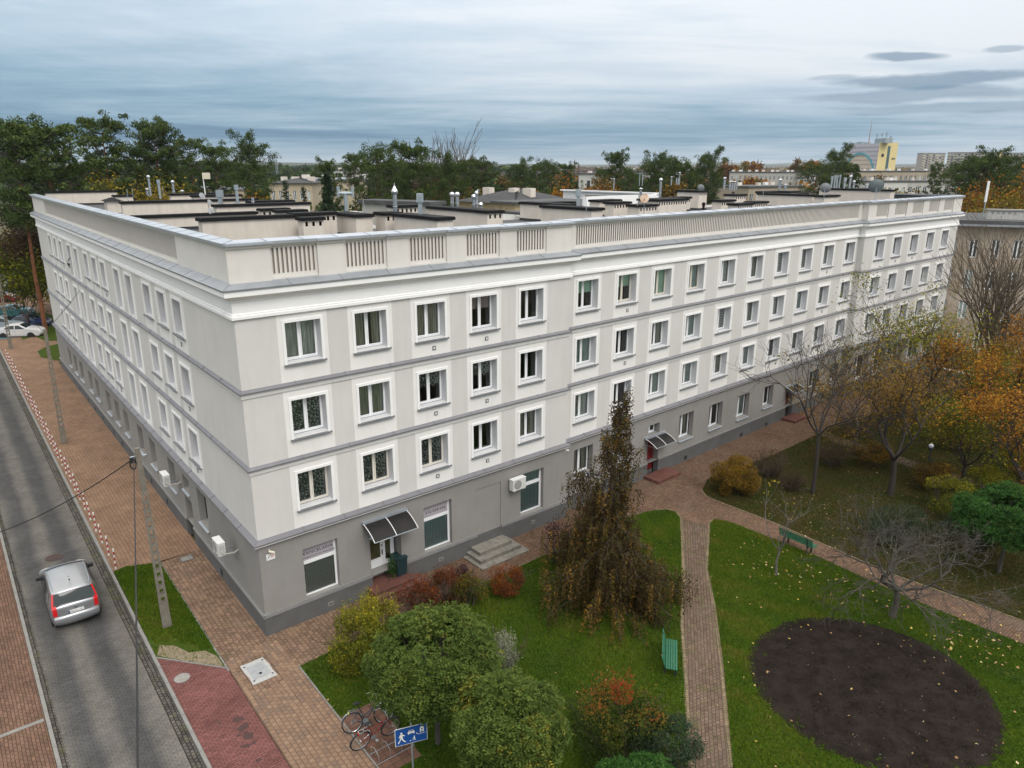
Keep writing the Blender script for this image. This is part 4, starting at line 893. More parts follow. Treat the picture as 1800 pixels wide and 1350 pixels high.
for i, (s, n) in enumerate(spots):
    p = LF(s, n, .004+rp.uniform(-.002,.003)); me, _ = pv_ms[rp.choice([0,0,1,1,2,3])]
    if i < 300: link('paver', me, walk, p, R(LL)+rp.uniform(-.012,.012))
    else:
        T = Matrix.Translation(p) @ Matrix.Rotation(R(LL)+rp.uniform(-.012,.012), 4, 'Z'); bb = [T @ v.co for v in me.vertices]; rest.add(bb, [tuple(pp.vertices) for pp in me.polygons], rp.randrange(4))
o = part('pavers', rest, [m_.materials[0] for m_, _ in pv_ms], walk, kind='stuff')

# manholes and covers
def disc_thing(name, p, r, label, cat, m, m2, z=.0):
    t = thing(name, (p.x, p.y, z), label, cat); b = MB(); b.lathe([(r,0),(r,.012),(r*.93,.013)], 28); part('rim', b, m2, t)
    b = MB(); b.lathe([(r*.92,.004),(r*.92,.016)], 28); k = int(r/.055)
    for i in range(-k, k+1):
        x = i*.055; q = math.sqrt(max(0, (r*.86)**2-x*x)); 
        if q > .05: b.box(x-.012,x+.012,-q,q,.016,.021)
    part('lid', b, m, t); return t
iron = mat('rusty_cast_iron', (.085,.055,.048), .7, metal=.3, var=.3, vscale=7, bump=.4, bscale=50)
disc_thing('manhole_cover', at(95,980,-.09), .37, 'round rusty manhole cover in the grey street ahead of the silver car', 'manhole cover', iron, iron, -.098)
disc_thing('manhole_cover', at(320,1192), .27, 'round pale concrete manhole cover in the red paving', 'manhole cover', concrete, concrete_lt, .0)
t = thing('inspection_cover', LF(8.0,.8,.0), 'small square concrete cover in the brown pavement beside the building', 'cover', rz=R(LL)); b = MB(); b.box(-.2,.2,-.25,.25,0,.014); part('lid', b, concrete_lt, t); b = MB(); b.box(-.24,.24,-.29,.29,-.01,.008); part('frame', b, iron, t)
t = thing('utility_hatch', LF(-1.85,1.03,.0), 'large square pale metal hatch set in concrete in the pavement at the corner', 'hatch', rz=R(LL+2)); hm = mat('hatch_aluminium', (.46,.48,.50), .45, metal=.4, var=.15, vscale=6)
b = MB(); b.prism([(-.66,-.44),(-.3,-.42),(.1,-.45),(.64,-.41),(.63,.1),(.66,.42),(.2,.44),(-.2,.41),(-.64,.45),(-.66,.0)], -.01, .018); part('concrete_surround', b, mat('pale_concrete', (.42,.42,.41), .9, var=.2, vscale=10), t)
for x0, x1 in ((-.42,-.015),(.015,.42)): b = MB(); b.box(x0,x1,-.30,.30,.018,.03); part('hatch_lid', b, hm, t)
b = MB(); [b.box(x,x+.05,y,y+.05,.03,.04) for x in (-.5,.45) for y in (-.36,.31)]; part('corner_lug', b, dark, t)
b = MB(); b.lathe([(.06,.03),(.06,.034)], 16, (-.2,.0,0)); part('lock_cap', b, dark, t)

# ------------------------------------------------------------------ steps
def step_block(F, name, boxes, m, label, cat):
    c = boxes[0]; o = F @ Vector(((c[0]+c[1])/2, (c[2]+c[3])/2, 0)); t = thing(name, o, label, cat, rz=F.to_euler().z)
    for x0, x1, y0, y1, z0, z1 in boxes:
        b = MB(); cx, cy = (c[0]+c[1])/2, (c[2]+c[3])/2; b.box(x0-cx,x1-cx,y0-cy,y1-cy,z0,z1-.02); b.box(x0-cx-.01,x1-cx+.01,y0-cy-.012,y1-cy,z1-.02,z1); part('step', b, m, t)
    return t
old_conc = mat('weathered_concrete', (.23,.215,.185), .93, var=.4, vscale=4, bump=.5, bscale=30, stains=.2)
step_block(FA, 'entrance_steps', [(9.35,12.15,-1.55,-.07,-.1,.03),(9.55,11.95,-1.15,-.07,.032,.20),(9.8,11.7,-.78,-.07,.202,.38)], old_conc, 'three weathered concrete steps below the bricked-up doorway', 'steps')
rtile = paver_mat('red_step_tiles', (.145,.062,.050), (.13,.058,.048), (.10,.065,.055), .3, .3, R(AA), .12, off=0)
step_block(FA, 'entrance_steps', [(4.35,6.9,-1.2,-.07,-.1,.13),(4.35,6.6,-.95,-.07,.132,.26),(4.35,6.3,-.7,.5,.262,.395)], rtile, 'red tiled steps up to the white glazed office door', 'steps')
step_block(FB, 'entrance_steps', [(6.9,9.0,-1.15,-.06,-.1,.15)], rtile, 'low red tiled landing at the first dark red door', 'steps')
step_block(FB, 'entrance_steps', [(22.6,24.4,-1.1,-.06,-.1,.14)], rtile, 'low red tiled landing at the far dark red door', 'steps')
# planter box by the office door
t = thing('planter_box', FA @ Vector((6.0,.1,.395)), 'dark green box standing on the red tiles beside the white door', 'box', rz=R(AA)); b = MB(); b.add([(-.22,-.28,0),(.22,-.28,0),(.22,.28,0),(-.22,.28,0),(-.26,-.32,.82),(.26,-.32,.82),(.26,.32,.82),(-.26,.32,.82)], [(0,1,5,4),(1,2,6,5),(2,3,7,6),(3,0,4,7),(4,5,6,7)])
bin_m = mat('dark_green_plastic', (.012,.035,.04), .45); part('body', b, bin_m, t); b = MB(); b.box(-.28,.28,-.34,.34,.82,.86); part('lid', b, bin_m, t)
# white notice with a camera at the corner
t = thing('notice_plate', FA @ Vector((.42,-.02,3.28)), 'small white notice with a pink and dark blue emblem on the corner wall', 'sign', rz=R(AA)); b = MB(); b.box(-.17,.17,-.012,0,-.13,.13); part('plate', b, white_paint, t)
b = MB(); b.add([(-.14,-.014,-.06),(-.04,-.014,.08),(.0,-.014,.09),(-.08,-.014,-.02)], [(0,1,2,3)]); part('emblem', b, ink, t)
b = MB(); [b.add([(.0,-.014,-.05+i*.045),(.14,-.014,-.02+i*.045),(.14,-.014,.0+i*.045),(.01,-.014,-.03+i*.045)], [(0,1,2,3)]) for i in range(4)]; part('emblem', b, mat('emblem_pink', (.55,.12,.2), .6), t)
t = thing('security_camera', FA @ Vector((.38,-.02,3.55)), 'small cream camera above the white notice at the corner', 'camera', rz=R(AA)); b = MB(); b.tube([(0,0,.04),(0,-.1,.02)], .025, 8); part('arm', b, white_paint, t); b = MB(); b.tube([(-.05,-.1,.03),(.12,-.2,-.04)], .045, 10); part('body', b, mat('cream_plastic', (.62,.58,.45), .5), t)
t = thing('security_camera', BF(.3,.05,3.55), 'small white camera where the front steps back, above the ground floor', 'camera', rz=R(BB)); b = MB(); b.tube([(0,0.05,.0),(0,-.12,.0)], .025, 8); part('arm', b, white_paint, t); b = MB(); b.tube([(-.12,-.1,.0),(.06,-.16,-.03)], .045, 10); part('body', b, white_paint, t)

# air conditioners on brackets
def aircon(F, a, x, z, label, out=.42, w_=.8, h=.55):
    t = thing('air_conditioner', F @ Vector((x,-out,z)), label, 'air conditioner', 'air conditioner units on the ground floor wall', R(a)); d = .28; b = MB()
    b.box(-w_/2,w_/2,-d/2,d/2,0,h); part('casing', b, mat('aircon_white', (.66,.66,.63), .5, var=.1, vscale=3), t)
    b = MB(); b.box(-w_/2-.01,w_/2+.01,-d/2-.01,d/2+.01,h,h+.02); part('top_cover', b, mat('aircon_top', (.72,.73,.72), .45), t)
    b = MB(); [b.lathe([(r-.006,0),(r-.006,.004),(r+.006,.004),(r+.006,0)], 24) for r in (.06,.10,.14,.18,.22)]; b.lathe([(.23,-.001),(.23,.001)], 24)
    T = Matrix.Translation((-.1,-d/2-.002,h/2)) @ Matrix.Rotation(R(90), 4, 'X'); b.v = [T @ v for v in b.v]; part('fan_grille', b, mat('grille_grey', (.30,.30,.29), .6), t)
    b = MB(); [b.box(w_/2,w_/2+.004,-d/2+.03,d/2-.03,.05+i*.06,.075+i*.06) for i in range(7)]; part('side_louvre', b, MATS['grille_grey'], t)
    for xx in (-w_/2+.12, w_/2-.12): b = MB(); b.box(xx-.02,xx+.02,-d/2-.05,out,-.04,0); b.tube([(xx,out-.01,-.35),(xx,.0,-.03)], .013, 5); part('bracket', b, steel_dull, t)
    b = MB(); b.tube([(w_/2,0,.2),(w_/2+.12,.05,.12),(w_/2+.1,out*.7,.05),(w_/2+.05,out-.01,.1)], .022, 6); part('pipe', b, mat('pipe_wrap', (.5,.49,.45), .7), t); return t
aircon(FA, AA, 12.5, 2.62, 'white air conditioner beside the tall shop window on the right-hand front', .25)
aircon(FL, LL-180, -2.95, 2.5, 'white air conditioner on long brackets nearest the corner of the street wing', .62, .72, .55)
aircon(FL, LL-180, -11.1, 2.6, 'white air conditioner on long brackets in front of a street wing window', .62, .72, .55)

# dishes and masts on the roof
def dish(px, py, z, r, az, label, m, tilt=25, post=.5, back=False):
    p = at(px, py, z); t = thing('satellite_dish', (p.x, p.y, z-post), label, 'satellite dish', rz=R(az)); b = MB(); b.tube([(0,0,-.35),(0,0,post)], .022, 6); part('mast', b, steel_dull, t)
    b = MB(); b.lathe([(.02,0),(r*.4,.03*r*2),(r*.75,.11*r*2),(r,.2*r*2)], 24); T = Matrix.Translation((0,-.06,post)) @ Matrix.Rotation(R(90-tilt+0), 4, 'X'); b.v = [T @ v for v in b.v]; part('reflector', b, m, t)
    b = MB(); b.tube([(0,-.1,post-r*.8),(0,-r*1.1,post+r*.25)], .012, 5); b.box(-.03,.03,-r*1.1-.05,-r*1.1+.03,post+r*.2,post+r*.3); part('feed_arm', b, steel_dull, t)
pale_dish = mat('pale_dish', (.30,.31,.32), .5, var=.15); rust_dish = mat('rusty_dish', (.42,.16,.05), .7, var=.5, vscale=6, col2=(.55,.50,.42)); dark_dish = mat('dark_dish', (.16,.19,.20), .5, var=.1)
dish(353,345,15.45,.22,60,'pale satellite dish, highest of three on one mast behind the street wing parapet', pale_dish); dish(366,357,15.25,.2,75,'pale satellite dish, middle one of three on one mast', pale_dish); dish(368,372,15.0,.2,60,'pale satellite dish, lowest of three on one mast', pale_dish)
dish(1133,350,15.55,.27,-10,'rusty orange satellite dish behind the long slatted parapet', rust_dish, post=.9); dish(1231,331,15.7,.3,150,'grey mesh satellite dish seen from behind, in the middle of the right wing roof', pale_dish)
dish(1450,332,15.85,.40,150,'round grey mesh dish left of the cluster of grey flues', pale_dish); dish(1541,329,16.0,.55,165,'large dark grey satellite dish near the right end of the roof', dark_dish)
p = at(361,338,15.5); t = thing('antenna_mast', (p.x,p.y,14.5), 'thin white mast with a square cream antenna box above the dishes', 'antenna'); b = MB(); b.tube([(0,0,0),(-.06,0,2.35)], .04, 6); part('pole', b, white_paint, t); b = MB(); b.box(-.05,.45,-.12,.12,1.95,2.4); b.box(.05,.16,-.13,-.12,2.1,2.3); part('antenna_box', b, MATS['cream_plastic'], t)
rods = [((227,352),(225,332),.0),((236,345),(234,330),.0),((289,342),(287,328),.0),((644,375),(639,352),.0),((1030,370),(1029,345),.0),((1120,361),(1122,340),.0),((1340,346),(1341,333),.0),((1471,332),(1472,316),.0),((1510,334),(1508,322),.0),((1567,333),(1570,324),.0)]
lbls = ['thin rod antenna at the far end of the street wing roof','thin rod antenna beside another at the far end of the street wing','short rod antenna between two flues of the street wing','bent tan rod antenna on a cream chimney near the corner','curved rod antenna on the long low chimney of the right wing','curved rod antenna by the rusty dish','curved rod antenna in the middle of the right wing roof','curved rod antenna under the flue cluster','curved rod antenna left of the dark dish','curved rod antenna at the last chimney on the right']
for (a, c, _), lb in zip(rods, lbls):
    p = at(a[0], a[1], 15.2); q = at_d(c[0], c[1], p.y); o = MB(); o.tube([(0,0,0),(.02,-.12,-.02),(.0,-.16,.06),(q.x-p.x,-.16,q.z-p.z)], .018, 5); ob = link('rod_antenna', o.mesh('rod_antenna', [steel_dull]), None, p); tag(ob, lb, 'antenna')
# small box on the roof + skylight + aircon pair
b = MB(FL); b.box(-36.6,-35.6,3.0,3.9,14.1,14.95); b.add([(-36.8,2.8,14.95),(-35.4,2.8,14.95),(-35.4,4.1,14.95),(-36.8,4.1,14.95),(-36.1,3.45,15.2)], [(0,1,4),(1,2,4),(2,3,4),(3,0,4),(0,3,2,1)], 1); hp('roof_hatch', b, [chim_m, cap_black])
b = MB(FB); b.box(16.0,17.6,3.2,4.3,14.1,14.55); b.box(25.4,26.6,2.8,3.8,14.1,14.6); hp('skylight', b, [mat('skylight_pale', (.45,.49,.52), .3)])
b = MB(FB); b.box(20.2,21.0,2.6,2.9,14.15,14.75); b.box(21.2,22.0,2.6,2.9,14.15,14.75); hp('roof_aircon', b, [MATS['aircon_white']])
# slim cable boxes on the street wing wall
t = thing('wall_cable_box', FL @ Vector((-34.36,-.02,10.75)), 'dark cable bracket at a far tall top floor window of the street wing', 'cable bracket', rz=R(LL-180)); b = MB(); b.tube([(0,0,.5),(.05,-.15,.3),(-.03,-.2,.1),(.08,-.1,-.2)], .03, 5); b.box(-.06,.06,-.2,-.08,-.05,.12); part('bracket', b, dark, t)
# ------------------------------------------------------------------ bollards
def striped(b, r, h, n, seg=12):
    for i in range(n):
        z0, z1 = h*i/n, h*(i+1)/n; b.lathe([(r,z0),(r,z1)], seg, m=i % 2)
    b.lathe([(r,h),(r*.8,h+.012),(.001,h+.02)], seg, m=0)
b = MB(); striped(b, .032, 1.02, 7); bol = b.mesh('post', [white_paint, red_paint]); b = MB(); b.lathe([(.06,-.02),(.06,.012),(.034,.015)], 12); bolf = b.mesh('base_ring', [concrete])
for i in range(32):
    s = 9.0+1.51*i
    lb = 'red and white striped bollard in the row along the kerb'
    if i == 0: lb = 'red and white striped bollard nearest the grass verge, first of the row'
    if i == 31: lb = 'red and white striped bollard at the far end of the row'
    t = thing('bollard', LF(s, 3.58+.02*math.sin(i*3.1), 0), lb, 'bollard', 'striped bollards along the kerb', i*.7); t.rotation_euler = (.03*math.sin(i*2.3), .03*math.cos(i*1.7), i)
    link('post', bol, t); link('base_ring', bolf, t)

# ------------------------------------------------------------------ concrete utility poles
def pole(p, h, label, rz, tilt=0.0, holes=True, gear=True):
    t = thing('utility_pole', p, label, 'utility pole', 'concrete utility poles along the pavement', rz); t.rotation_euler = (0, tilt, rz)
    b = MB(); w0, w1, d0, d1 = .17, .09, .12, .085; n = 26; web = .035
    def W(z): return w0+(w1-w0)*z/h
    def D(z): return d0+(d1-d0)*z/h
    lv = [0]
    for k in range(13): z0 = 1.15+k*.36; lv += [z0, z0+.24]
    lv.append(h)
    for i in range(len(lv)-1):
        z0, z1 = lv[i], lv[i+1]; hole = (i % 2 == 1) and z1 < h-.4
        def ring(z, x0, x1): return [(x0,-D(z),z),(x1,-D(z),z),(x1,D(z),z),(x0,D(z),z)]
        segs = [(-1,-.42),(.42,1)] if hole else [(-1,1)]
        for a, c in segs: b.add(ring(z0, W(z0)*a, W(z0)*c)+ring(z1, W(z1)*a, W(z1)*c), [(0,1,5,4),(1,2,6,5),(2,3,7,6),(3,0,4,7),(4,5,6,7),(0,3,2,1)])
    part('shaft', b, mat('pole_concrete', (.20,.18,.145), .92, var=.3, vscale=3, bump=.5, bscale=35, fine=(20,.15)), t)
    if gear:
        b = MB(); b.box(-.13,.13,-.03,.03,h-.32,h-.27); b.tube([(-.28,0,h-.3),(.28,0,h-.3)], .018, 6); part('crossarm', b, steel_dull, t)
        b = MB(); rr = random.Random(2); pts = [(-.22+.10*math.cos(k*.7)+rr.uniform(-.03,.03), -.1+.05*math.sin(k*.9), h-.55+.22*math.sin(k*.7)) for k in range(26)]; b.tube(pts, .014, 5); b.box(-.3,-.18,-.12,0,h-.5,h-.3); part('cable_coil', b, dark, t)
    return t
pole(LF(3.0,2.9,0), 7.57, 'nearest concrete utility pole, standing in the grass verge with cables at its top', R(LL-96), -.015)
pole(LF(28.3,2.9,0), 7.59, 'second concrete utility pole, standing in the orange pavement', R(LL-96), .01, gear=False)
pole(LF(60.9,2.9,0), 7.4, 'farthest concrete utility pole beside the parked cars', R(LL-96), .02, gear=False)
def cable(name, a, c, sag, r, label, n=24, m=None):
    a, c = Vector(a), Vector(c); b = MB(); pts = [a.lerp(c, i/n)-Vector((0,0,sag*4*(i/n)*(1-i/n)))-a for i in range(n+1)]; b.tube(pts, r, 5); o = link(name, b.mesh(name, [m or dark]), None, a); return tag(o, label, 'cable')
top1 = LF(3.0,2.95,7.15); top1.x -= .25
cable('overhead_cable', top1, at_d(-40,948,30.0), .35, .022, 'black overhead cable from the nearest pole sagging out over the street to the left')
q = at_d(243,1400,7.0); cable('overhead_cable', top1, q, .1, .017, 'black overhead cable hanging from the nearest pole towards the bottom of the picture')
cable('overhead_cable', LF(28.3,2.9,7.4), LF(31.9,.05,9.35), .1, .015, 'thin cable from the second pole up to the street wing wall')
cable('overhead_cable', LF(60.9,2.9,7.3), LF(28.3,2.9,7.45), .5, .012, 'thin cable strung between the two farther poles')

# ------------------------------------------------------------------ cars
tyre = mat('tyre_rubber', (.015,.015,.016), .85); rimm = mat('alloy_rim', (.42,.43,.45), .35, metal=.8); car_glass = mat('car_glass', (.020,.030,.032), .08, spec=.45); black_pl = mat('black_plastic', (.02,.02,.022), .55)
tail = mat('tail_lamp', (.55,.008,.012), .15, coat=.6); clearl = mat('head_lamp', (.6,.62,.64), .1)
wb = MB(); T = Matrix.Rotation(R(90), 4, 'X'); wb.lathe([(.20,-.10),(.29,-.10),(.315,-.07),(.315,.07),(.29,.10),(.20,.10)], 26); wb.v = [T @ v for v in wb.v]; tyre_me = wb.mesh('tyre', [tyre], smooth=False)
wb = MB(); wb.lathe([(.205,-.07),(.205,.07),(.19,.08),(.17,.06),(.05,.065),(.001,.075)], 22)
for k in range(5): a = k*1.2566; wb.add([(.04*math.cos(a+.9),.04*math.sin(a+.9),.085),(.04*math.cos(a-.9),.04*math.sin(a-.9),.085),(.19*math.cos(a-.16),.19*math.sin(a-.16),.085),(.19*math.cos(a+.16),.19*math.sin(a+.16),.085)], [(0,1,2,3)])
wb.v = [T @ v for v in wb.v]; rim_me = wb.mesh('rim', [rimm])
def cr(xs, pts):                                                  # smooth curve through control points
    P = np.array(pts, float); n = len(P); out_ = []
    for x in xs:
        i = min(int(x), n-2); t = x-i; p0, p1, p2, p3 = P[max(i-1,0)], P[i], P[i+1], P[min(i+2,n-1)]
        out_.append(.5*((2*p1)+(-p0+p2)*t+(2*p0-5*p1+4*p2-p3)*t*t+(-p0+3*p1-3*p2+p3)*t**3))
    return np.array(out_)
def make_car(name, paint, prof, W, belt, roof, label, marks, wheels, mpv=False, plate='PZ 7L1K'):
    """prof: outline points (x, z) from the foot of the rear bumper over the roof to the foot of the front bumper"""
    t = thing(name, (0,0,0), label, 'car'); nU = (len(prof)-1)*5+1; us = np.linspace(0, len(prof)-1, nU); E = cr(us, prof)
    xmin, xmax = E[:,0].min(), E[:,0].max()
    def hw(x, z):
        e = max(0, abs(x-(xmin+xmax)/2)-(xmax-xmin)*.30)/((xmax-xmin)*.2); w_ = W/2*(1-.13*e*e)
        if z > belt: w_ -= .17*((z-belt)/(roof-belt))**1.15*W/1.75
        elif z < .5: w_ -= .05*((.5-z)/.3)**2
        return w_*(1-.012*math.exp(-((z-.62)/.06)**2))
    cx, cz = (xmin+xmax)/2, .7
    def top(u, v, off=0.):
        e = cr([u], prof)[0]; e2 = cr([min(u+.02, len(prof)-1)], prof)[0]; e1 = cr([max(u-.02,0)], prof)[0]; tn = e2-e1; tn /= np.linalg.norm(tn)+1e-9; nrm = np.array([-tn[1], tn[0]])
        bulge = .07*(1-abs(v)**2.6)+off; w_ = hw(e[0], e[1]); rnd = .02*(abs(v)**10)
        return Vector((e[0]+nrm[0]*(bulge-rnd), v*w_, e[1]+nrm[1]*(bulge-rnd)))
    vv = [-1,-.96,-.88,-.75,-.55,-.3,0,.3,.55,.75,.88,.96,1]
    b = MB(); vs = [top(u, v) for u in us for v in vv]; k = len(vv); b.add(vs, [(i*k+j, i*k+j+1, (i+1)*k+j+1, (i+1)*k+j) for i in range(nU-1) for j in range(k-1)])
    xs = np.linspace(xmin+.004, xmax-.004, 60)
    def ztop(x):
        ii = [i for i in range(nU-1) if (E[i,0]-x)*(E[i+1,0]-x) <= 0]; z = [E[i,1]+(E[i+1,1]-E[i,1])*((x-E[i,0])/(E[i+1,0]-E[i,0]) if abs(E[i+1,0]-E[i,0]) > 1e-6 else .5) for i in ii]; return max(z) if z else .5
    def zbot(x):
        z = .22
        for wx in wheels:
            d = abs(x-wx)
            if d < .37: z = max(z, .30+math.sqrt(.37**2-d*d)*.95-.03)
        ii = [i for i in range(nU-1) if (E[i,0]-x)*(E[i+1,0]-x) <= 0]; lo = min(E[i,1] for i in ii) if len(ii) > 1 else .22
        return max(z, lo if (x < xmin+.3 or x > xmax-.3) else z)
    for sgn in (1, -1):
        kk = 14; vs = []
        for x in xs:
            z0, z1 = zbot(x), ztop(x)
            for j in range(kk): z = z0+(z1-z0)*j/(kk-1); vs.append((x, sgn*hw(x, z), z))
        fs = [(i*kk+j, (i+1)*kk+j, (i+1)*kk+j+1, i*kk+j+1) for i in range(len(xs)-1) for j in range(kk-1)]
        b.add(vs, fs if sgn < 0 else [tuple(reversed(f)) for f in fs])
    b.box(xmin+.15,xmax-.15,-W/2+.12,W/2-.12,.2,.5,1)
    for wx in wheels:
        for s_ in (-1, 1): b.box(wx-.38,wx+.38,min(s_*(W/2-.28), s_*(W/2-.09)),max(s_*(W/2-.28), s_*(W/2-.09)),.3,.68,1)
    part('body', b, [paint, black_pl], t, smooth=True)
    def tp(nm, u0, u1, v0, v1, m, off=.012, nu=8, nv=10, taper=0., lab=None):
        q = MB(); vs = []
        for i in range(nu+1):
            u = u0+(u1-u0)*i/nu; k_ = 1-taper*(i/nu)
            for j in range(nv+1): vs.append(top(u, (v0+(v1-v0)*j/nv)*(k_ if taper else 1), off))
        q.add(vs, [(i*(nv+1)+j, i*(nv+1)+j+1, (i+1)*(nv+1)+j+1, (i+1)*(nv+1)+j) for i in range(nu) for j in range(nv)]); part(nm, q, m, t, smooth=True, label=lab)
    def sp(nm, poly, m, sgn, off=.008):
        q = MB(); n = len(poly); vs = [(x, sgn*(hw(x, z)+off), z) for x, z in poly]; q.add(vs, [tuple(range(n))]); part(nm, q, m, t)
    for it in marks:
        if it[0] == 't': tp(*it[1:])
        else:
            for sgn in (1, -1): sp(it[1], it[2], it[3], sgn)
    for wx in wheels:
        for s_ in (1, -1):
            w_ = link('wheel', None, t, (wx, s_*(W/2-.115), .315), 0 if s_ < 0 else math.pi); w_.empty_display_size = .1; link('tyre', tyre_me, w_); link('rim', rim_me, w_)
    return t, top, hw
silver = mat('silver_paint', (.33,.34,.355), .3, metal=.6, coat=.5, var=.05)
# silver estate seen from behind and above
pr = [(-2.02,.30),(-2.10,.42),(-2.09,.58),(-2.02,.66),(-2.0,.95),(-1.93,1.06),(-1.72,1.42),(-1.6,1.50),(-.9,1.545),(0,1.55),(.35,1.50),(.75,1.30),(1.15,1.06),(1.3,1.0),(1.75,.90),(2.03,.74),(2.1,.5),(2.05,.3)]
marks = [('t','rear_window',4.75,6.15,-.93,.93,car_glass), ('t','windscreen',9.9,11.95,-.88,.88,car_glass),
 ('t','tail_light',3.1,5.0,.80,.985,tail,.018,8,4), ('t','tail_light',3.1,5.0,-.985,-.80,tail,.018,8,4), ('t','tail_light',5.0,6.3,.90,.985,tail,.016,8,3), ('t','tail_light',5.0,6.3,-.985,-.90,tail,.016,8,3),
 ('t','brake_light',6.2,6.34,-.22,.22,mat('brake_lamp', (.45,.01,.06), .3),.02,2,4), ('t','bumper_step',2.72,2.9,-.62,.62,black_pl,.006,2,6), ('t','tailgate_seam',3.0,3.06,-.8,.8,black_pl,.004,2,6),
 ('t','front_roof_seam',9.7,9.85,-.9,.9,black_pl,.006,2,8), ('t','head_light',13.6,14.6,.62,.96,clearl,.012,4,4), ('t','head_light',13.6,14.6,-.96,-.62,clearl,.012,4,4), ('t','grille',14.8,15.6,-.45,.45,black_pl,.008,3,5),
 ('s','side_window',[(-1.62,1.04),(-1.50,1.36),(-.98,1.43),(-.90,1.02)],car_glass), ('s','side_window',[(-.82,1.02),(-.90,1.435),(-.02,1.455),(.0,1.01)],car_glass), ('s','side_window',[(.08,1.01),(.06,1.455),(.30,1.42),(.78,1.16),(.98,1.0)],car_glass),
 ('s','door_seam',[(-.86,.34),(-.84,.34),(-.85,1.0),(-.87,1.0)],black_pl), ('s','door_seam',[(.03,.32),(.05,.32),(.05,1.0),(.03,1.0)],black_pl), ('s','side_moulding',[(-1.2,.52),(.95,.52),(.95,.57),(-1.2,.57)],black_pl), ('s','door_handle',[(-.62,.86),(-.42,.86),(-.42,.89),(-.62,.89)],black_pl), ('s','door_handle',[(.28,.86),(.48,.86),(.48,.89),(.28,.89)],black_pl)]
car, top, hw = make_car('silver_car', silver, pr, 1.74, 1.0, 1.55, 'silver estate car with red tail lamps driving away along the grey street', marks, (-1.32, 1.34))
for s_ in (1, -1):
    b = MB(); b.box(.72,.90,s_*.86-.09 if s_ > 0 else -1.03,1.03 if s_ > 0 else -.86+.09,.98,1.12); part('mirror', b, black_pl, car)
    b = MB(); b.tube([(-1.5,s_*.62,1.53),(-1.35,s_*.64,1.575),(-.1,s_*.66,1.59),(.25,s_*.65,1.53)], .016, 6); part('roof_rail', b, steel_dull, car)
b = MB(); b.tube([(-1.15,0,1.6),(-1.22,0,1.66),(-1.45,0,1.80)], .008, 5); b.lathe([(.03,1.6),(.02,1.64)], 8, (-1.12,0,0)); part('antenna', b, black_pl, car)
b = MB(); b.lathe([(.02,1.605),(.015,1.63)], 8, (-.85,0,0)); part('roof_knob', b, black_pl, car)
b = MB(); b.box(-2.095,-2.08,-.26,.26,.70,.82); pt_ = part('number_plate', b, white_paint, car); b = MB(); b.box(-2.098,-2.094,.22,.26,.70,.82); part('plate_band', b, mat('plate_blue', (.01,.03,.2), .5), pt_)
text('PWL 3L 11A', .095, Matrix.Translation((-2.097,.205,.725)) @ Matrix.Rotation(R(-90), 4, 'Z') @ Matrix.Rotation(R(90), 4, 'X'), ink, pt_, sx=.78, extr=.001)
b = MB(); b.box(-2.085,-2.06,-.35,.35,.845,.875); part('plate_lamp_bar', b, silver, car)
b = MB(); b.box(-2.085,-2.07,-.05,.05,.885,.91); part('badge', b, ink, car)
rearL, rearR = at(98,1113,-.1), at(180,1088,-.1); mid = (rearL+rearR)/2; fwd = rot2(LL-1.2); car.location = mid+fwd*2.06; car.location.z = -.1; car.rotation_euler = (0,0,R(LL-1.2)); car.scale = (1.02,1.02,1.02)
# parked cars at the far left and right
prs = [(-2.1,.3),(-2.2,.45),(-2.18,.72),(-2.1,.92),(-1.6,.98),(-1.45,1.02),(-.95,1.33),(-.3,1.43),(.2,1.41),(.95,1.05),(1.15,.98),(1.7,.90),(2.05,.76),(2.18,.5),(2.12,.3)]
ms = lambda: [('t','rear_window',5.1,5.95,-.85,.85,car_glass), ('t','windscreen',8.15,8.98,-.88,.88,car_glass), ('t','tail_light',2.1,2.9,.66,.98,tail,.014,4,4), ('t','tail_light',2.1,2.9,-.98,-.66,tail,.014,4,4), ('t','head_light',11.6,12.3,.6,.96,clearl,.012,4,4), ('t','head_light',11.6,12.3,-.96,-.6,clearl,.012,4,4),
 ('s','side_window',[(-1.22,1.0),(-.88,1.28),(-.22,1.36),(-.2,.97)],car_glass), ('s','side_window',[(-.12,.97),(-.14,1.36),(.22,1.34),(.86,.97)],car_glass), ('s','door_seam',[(-.17,.32),(-.15,.32),(-.16,.95),(-.18,.95)],black_pl)]
specs = [('white_car',(.62,.62,.62),'white saloon parked nearest the tall pine trunk at the left edge',(38,590),8),('dark_blue_car',(.02,.03,.09),'dark blue saloon parked behind the white one',(52,574),8),('pale_grey_car',(.30,.35,.38),'pale blue-grey car parked third in the row at the left edge',(10,577),8),('teal_car',(.03,.13,.15),'teal car parked between the red car and the grey one',(25,555),8),('red_car',(.28,.012,.02),'red car parked at the left edge',(2,530),8),('dark_car',(.02,.025,.03),'dark car parked behind the red car at the left edge',(0,512),8),('light_blue_car',(.35,.42,.48),'light blue car, farthest of the parked row at the left edge',(-5,500),8)]
for nm, cc, lb, pxy, az in specs:
    m = mat(nm+'_paint', cc, .25, coat=.7); c_, _, _ = make_car(nm, m, prs, 1.74, .97, 1.42, lb, ms(), (-1.35, 1.32)); p = at(*pxy); c_.location = (p.x, p.y, -.1); c_.rotation_euler = (0,0,R(az)); c_['group'] = 'cars parked at the far left'
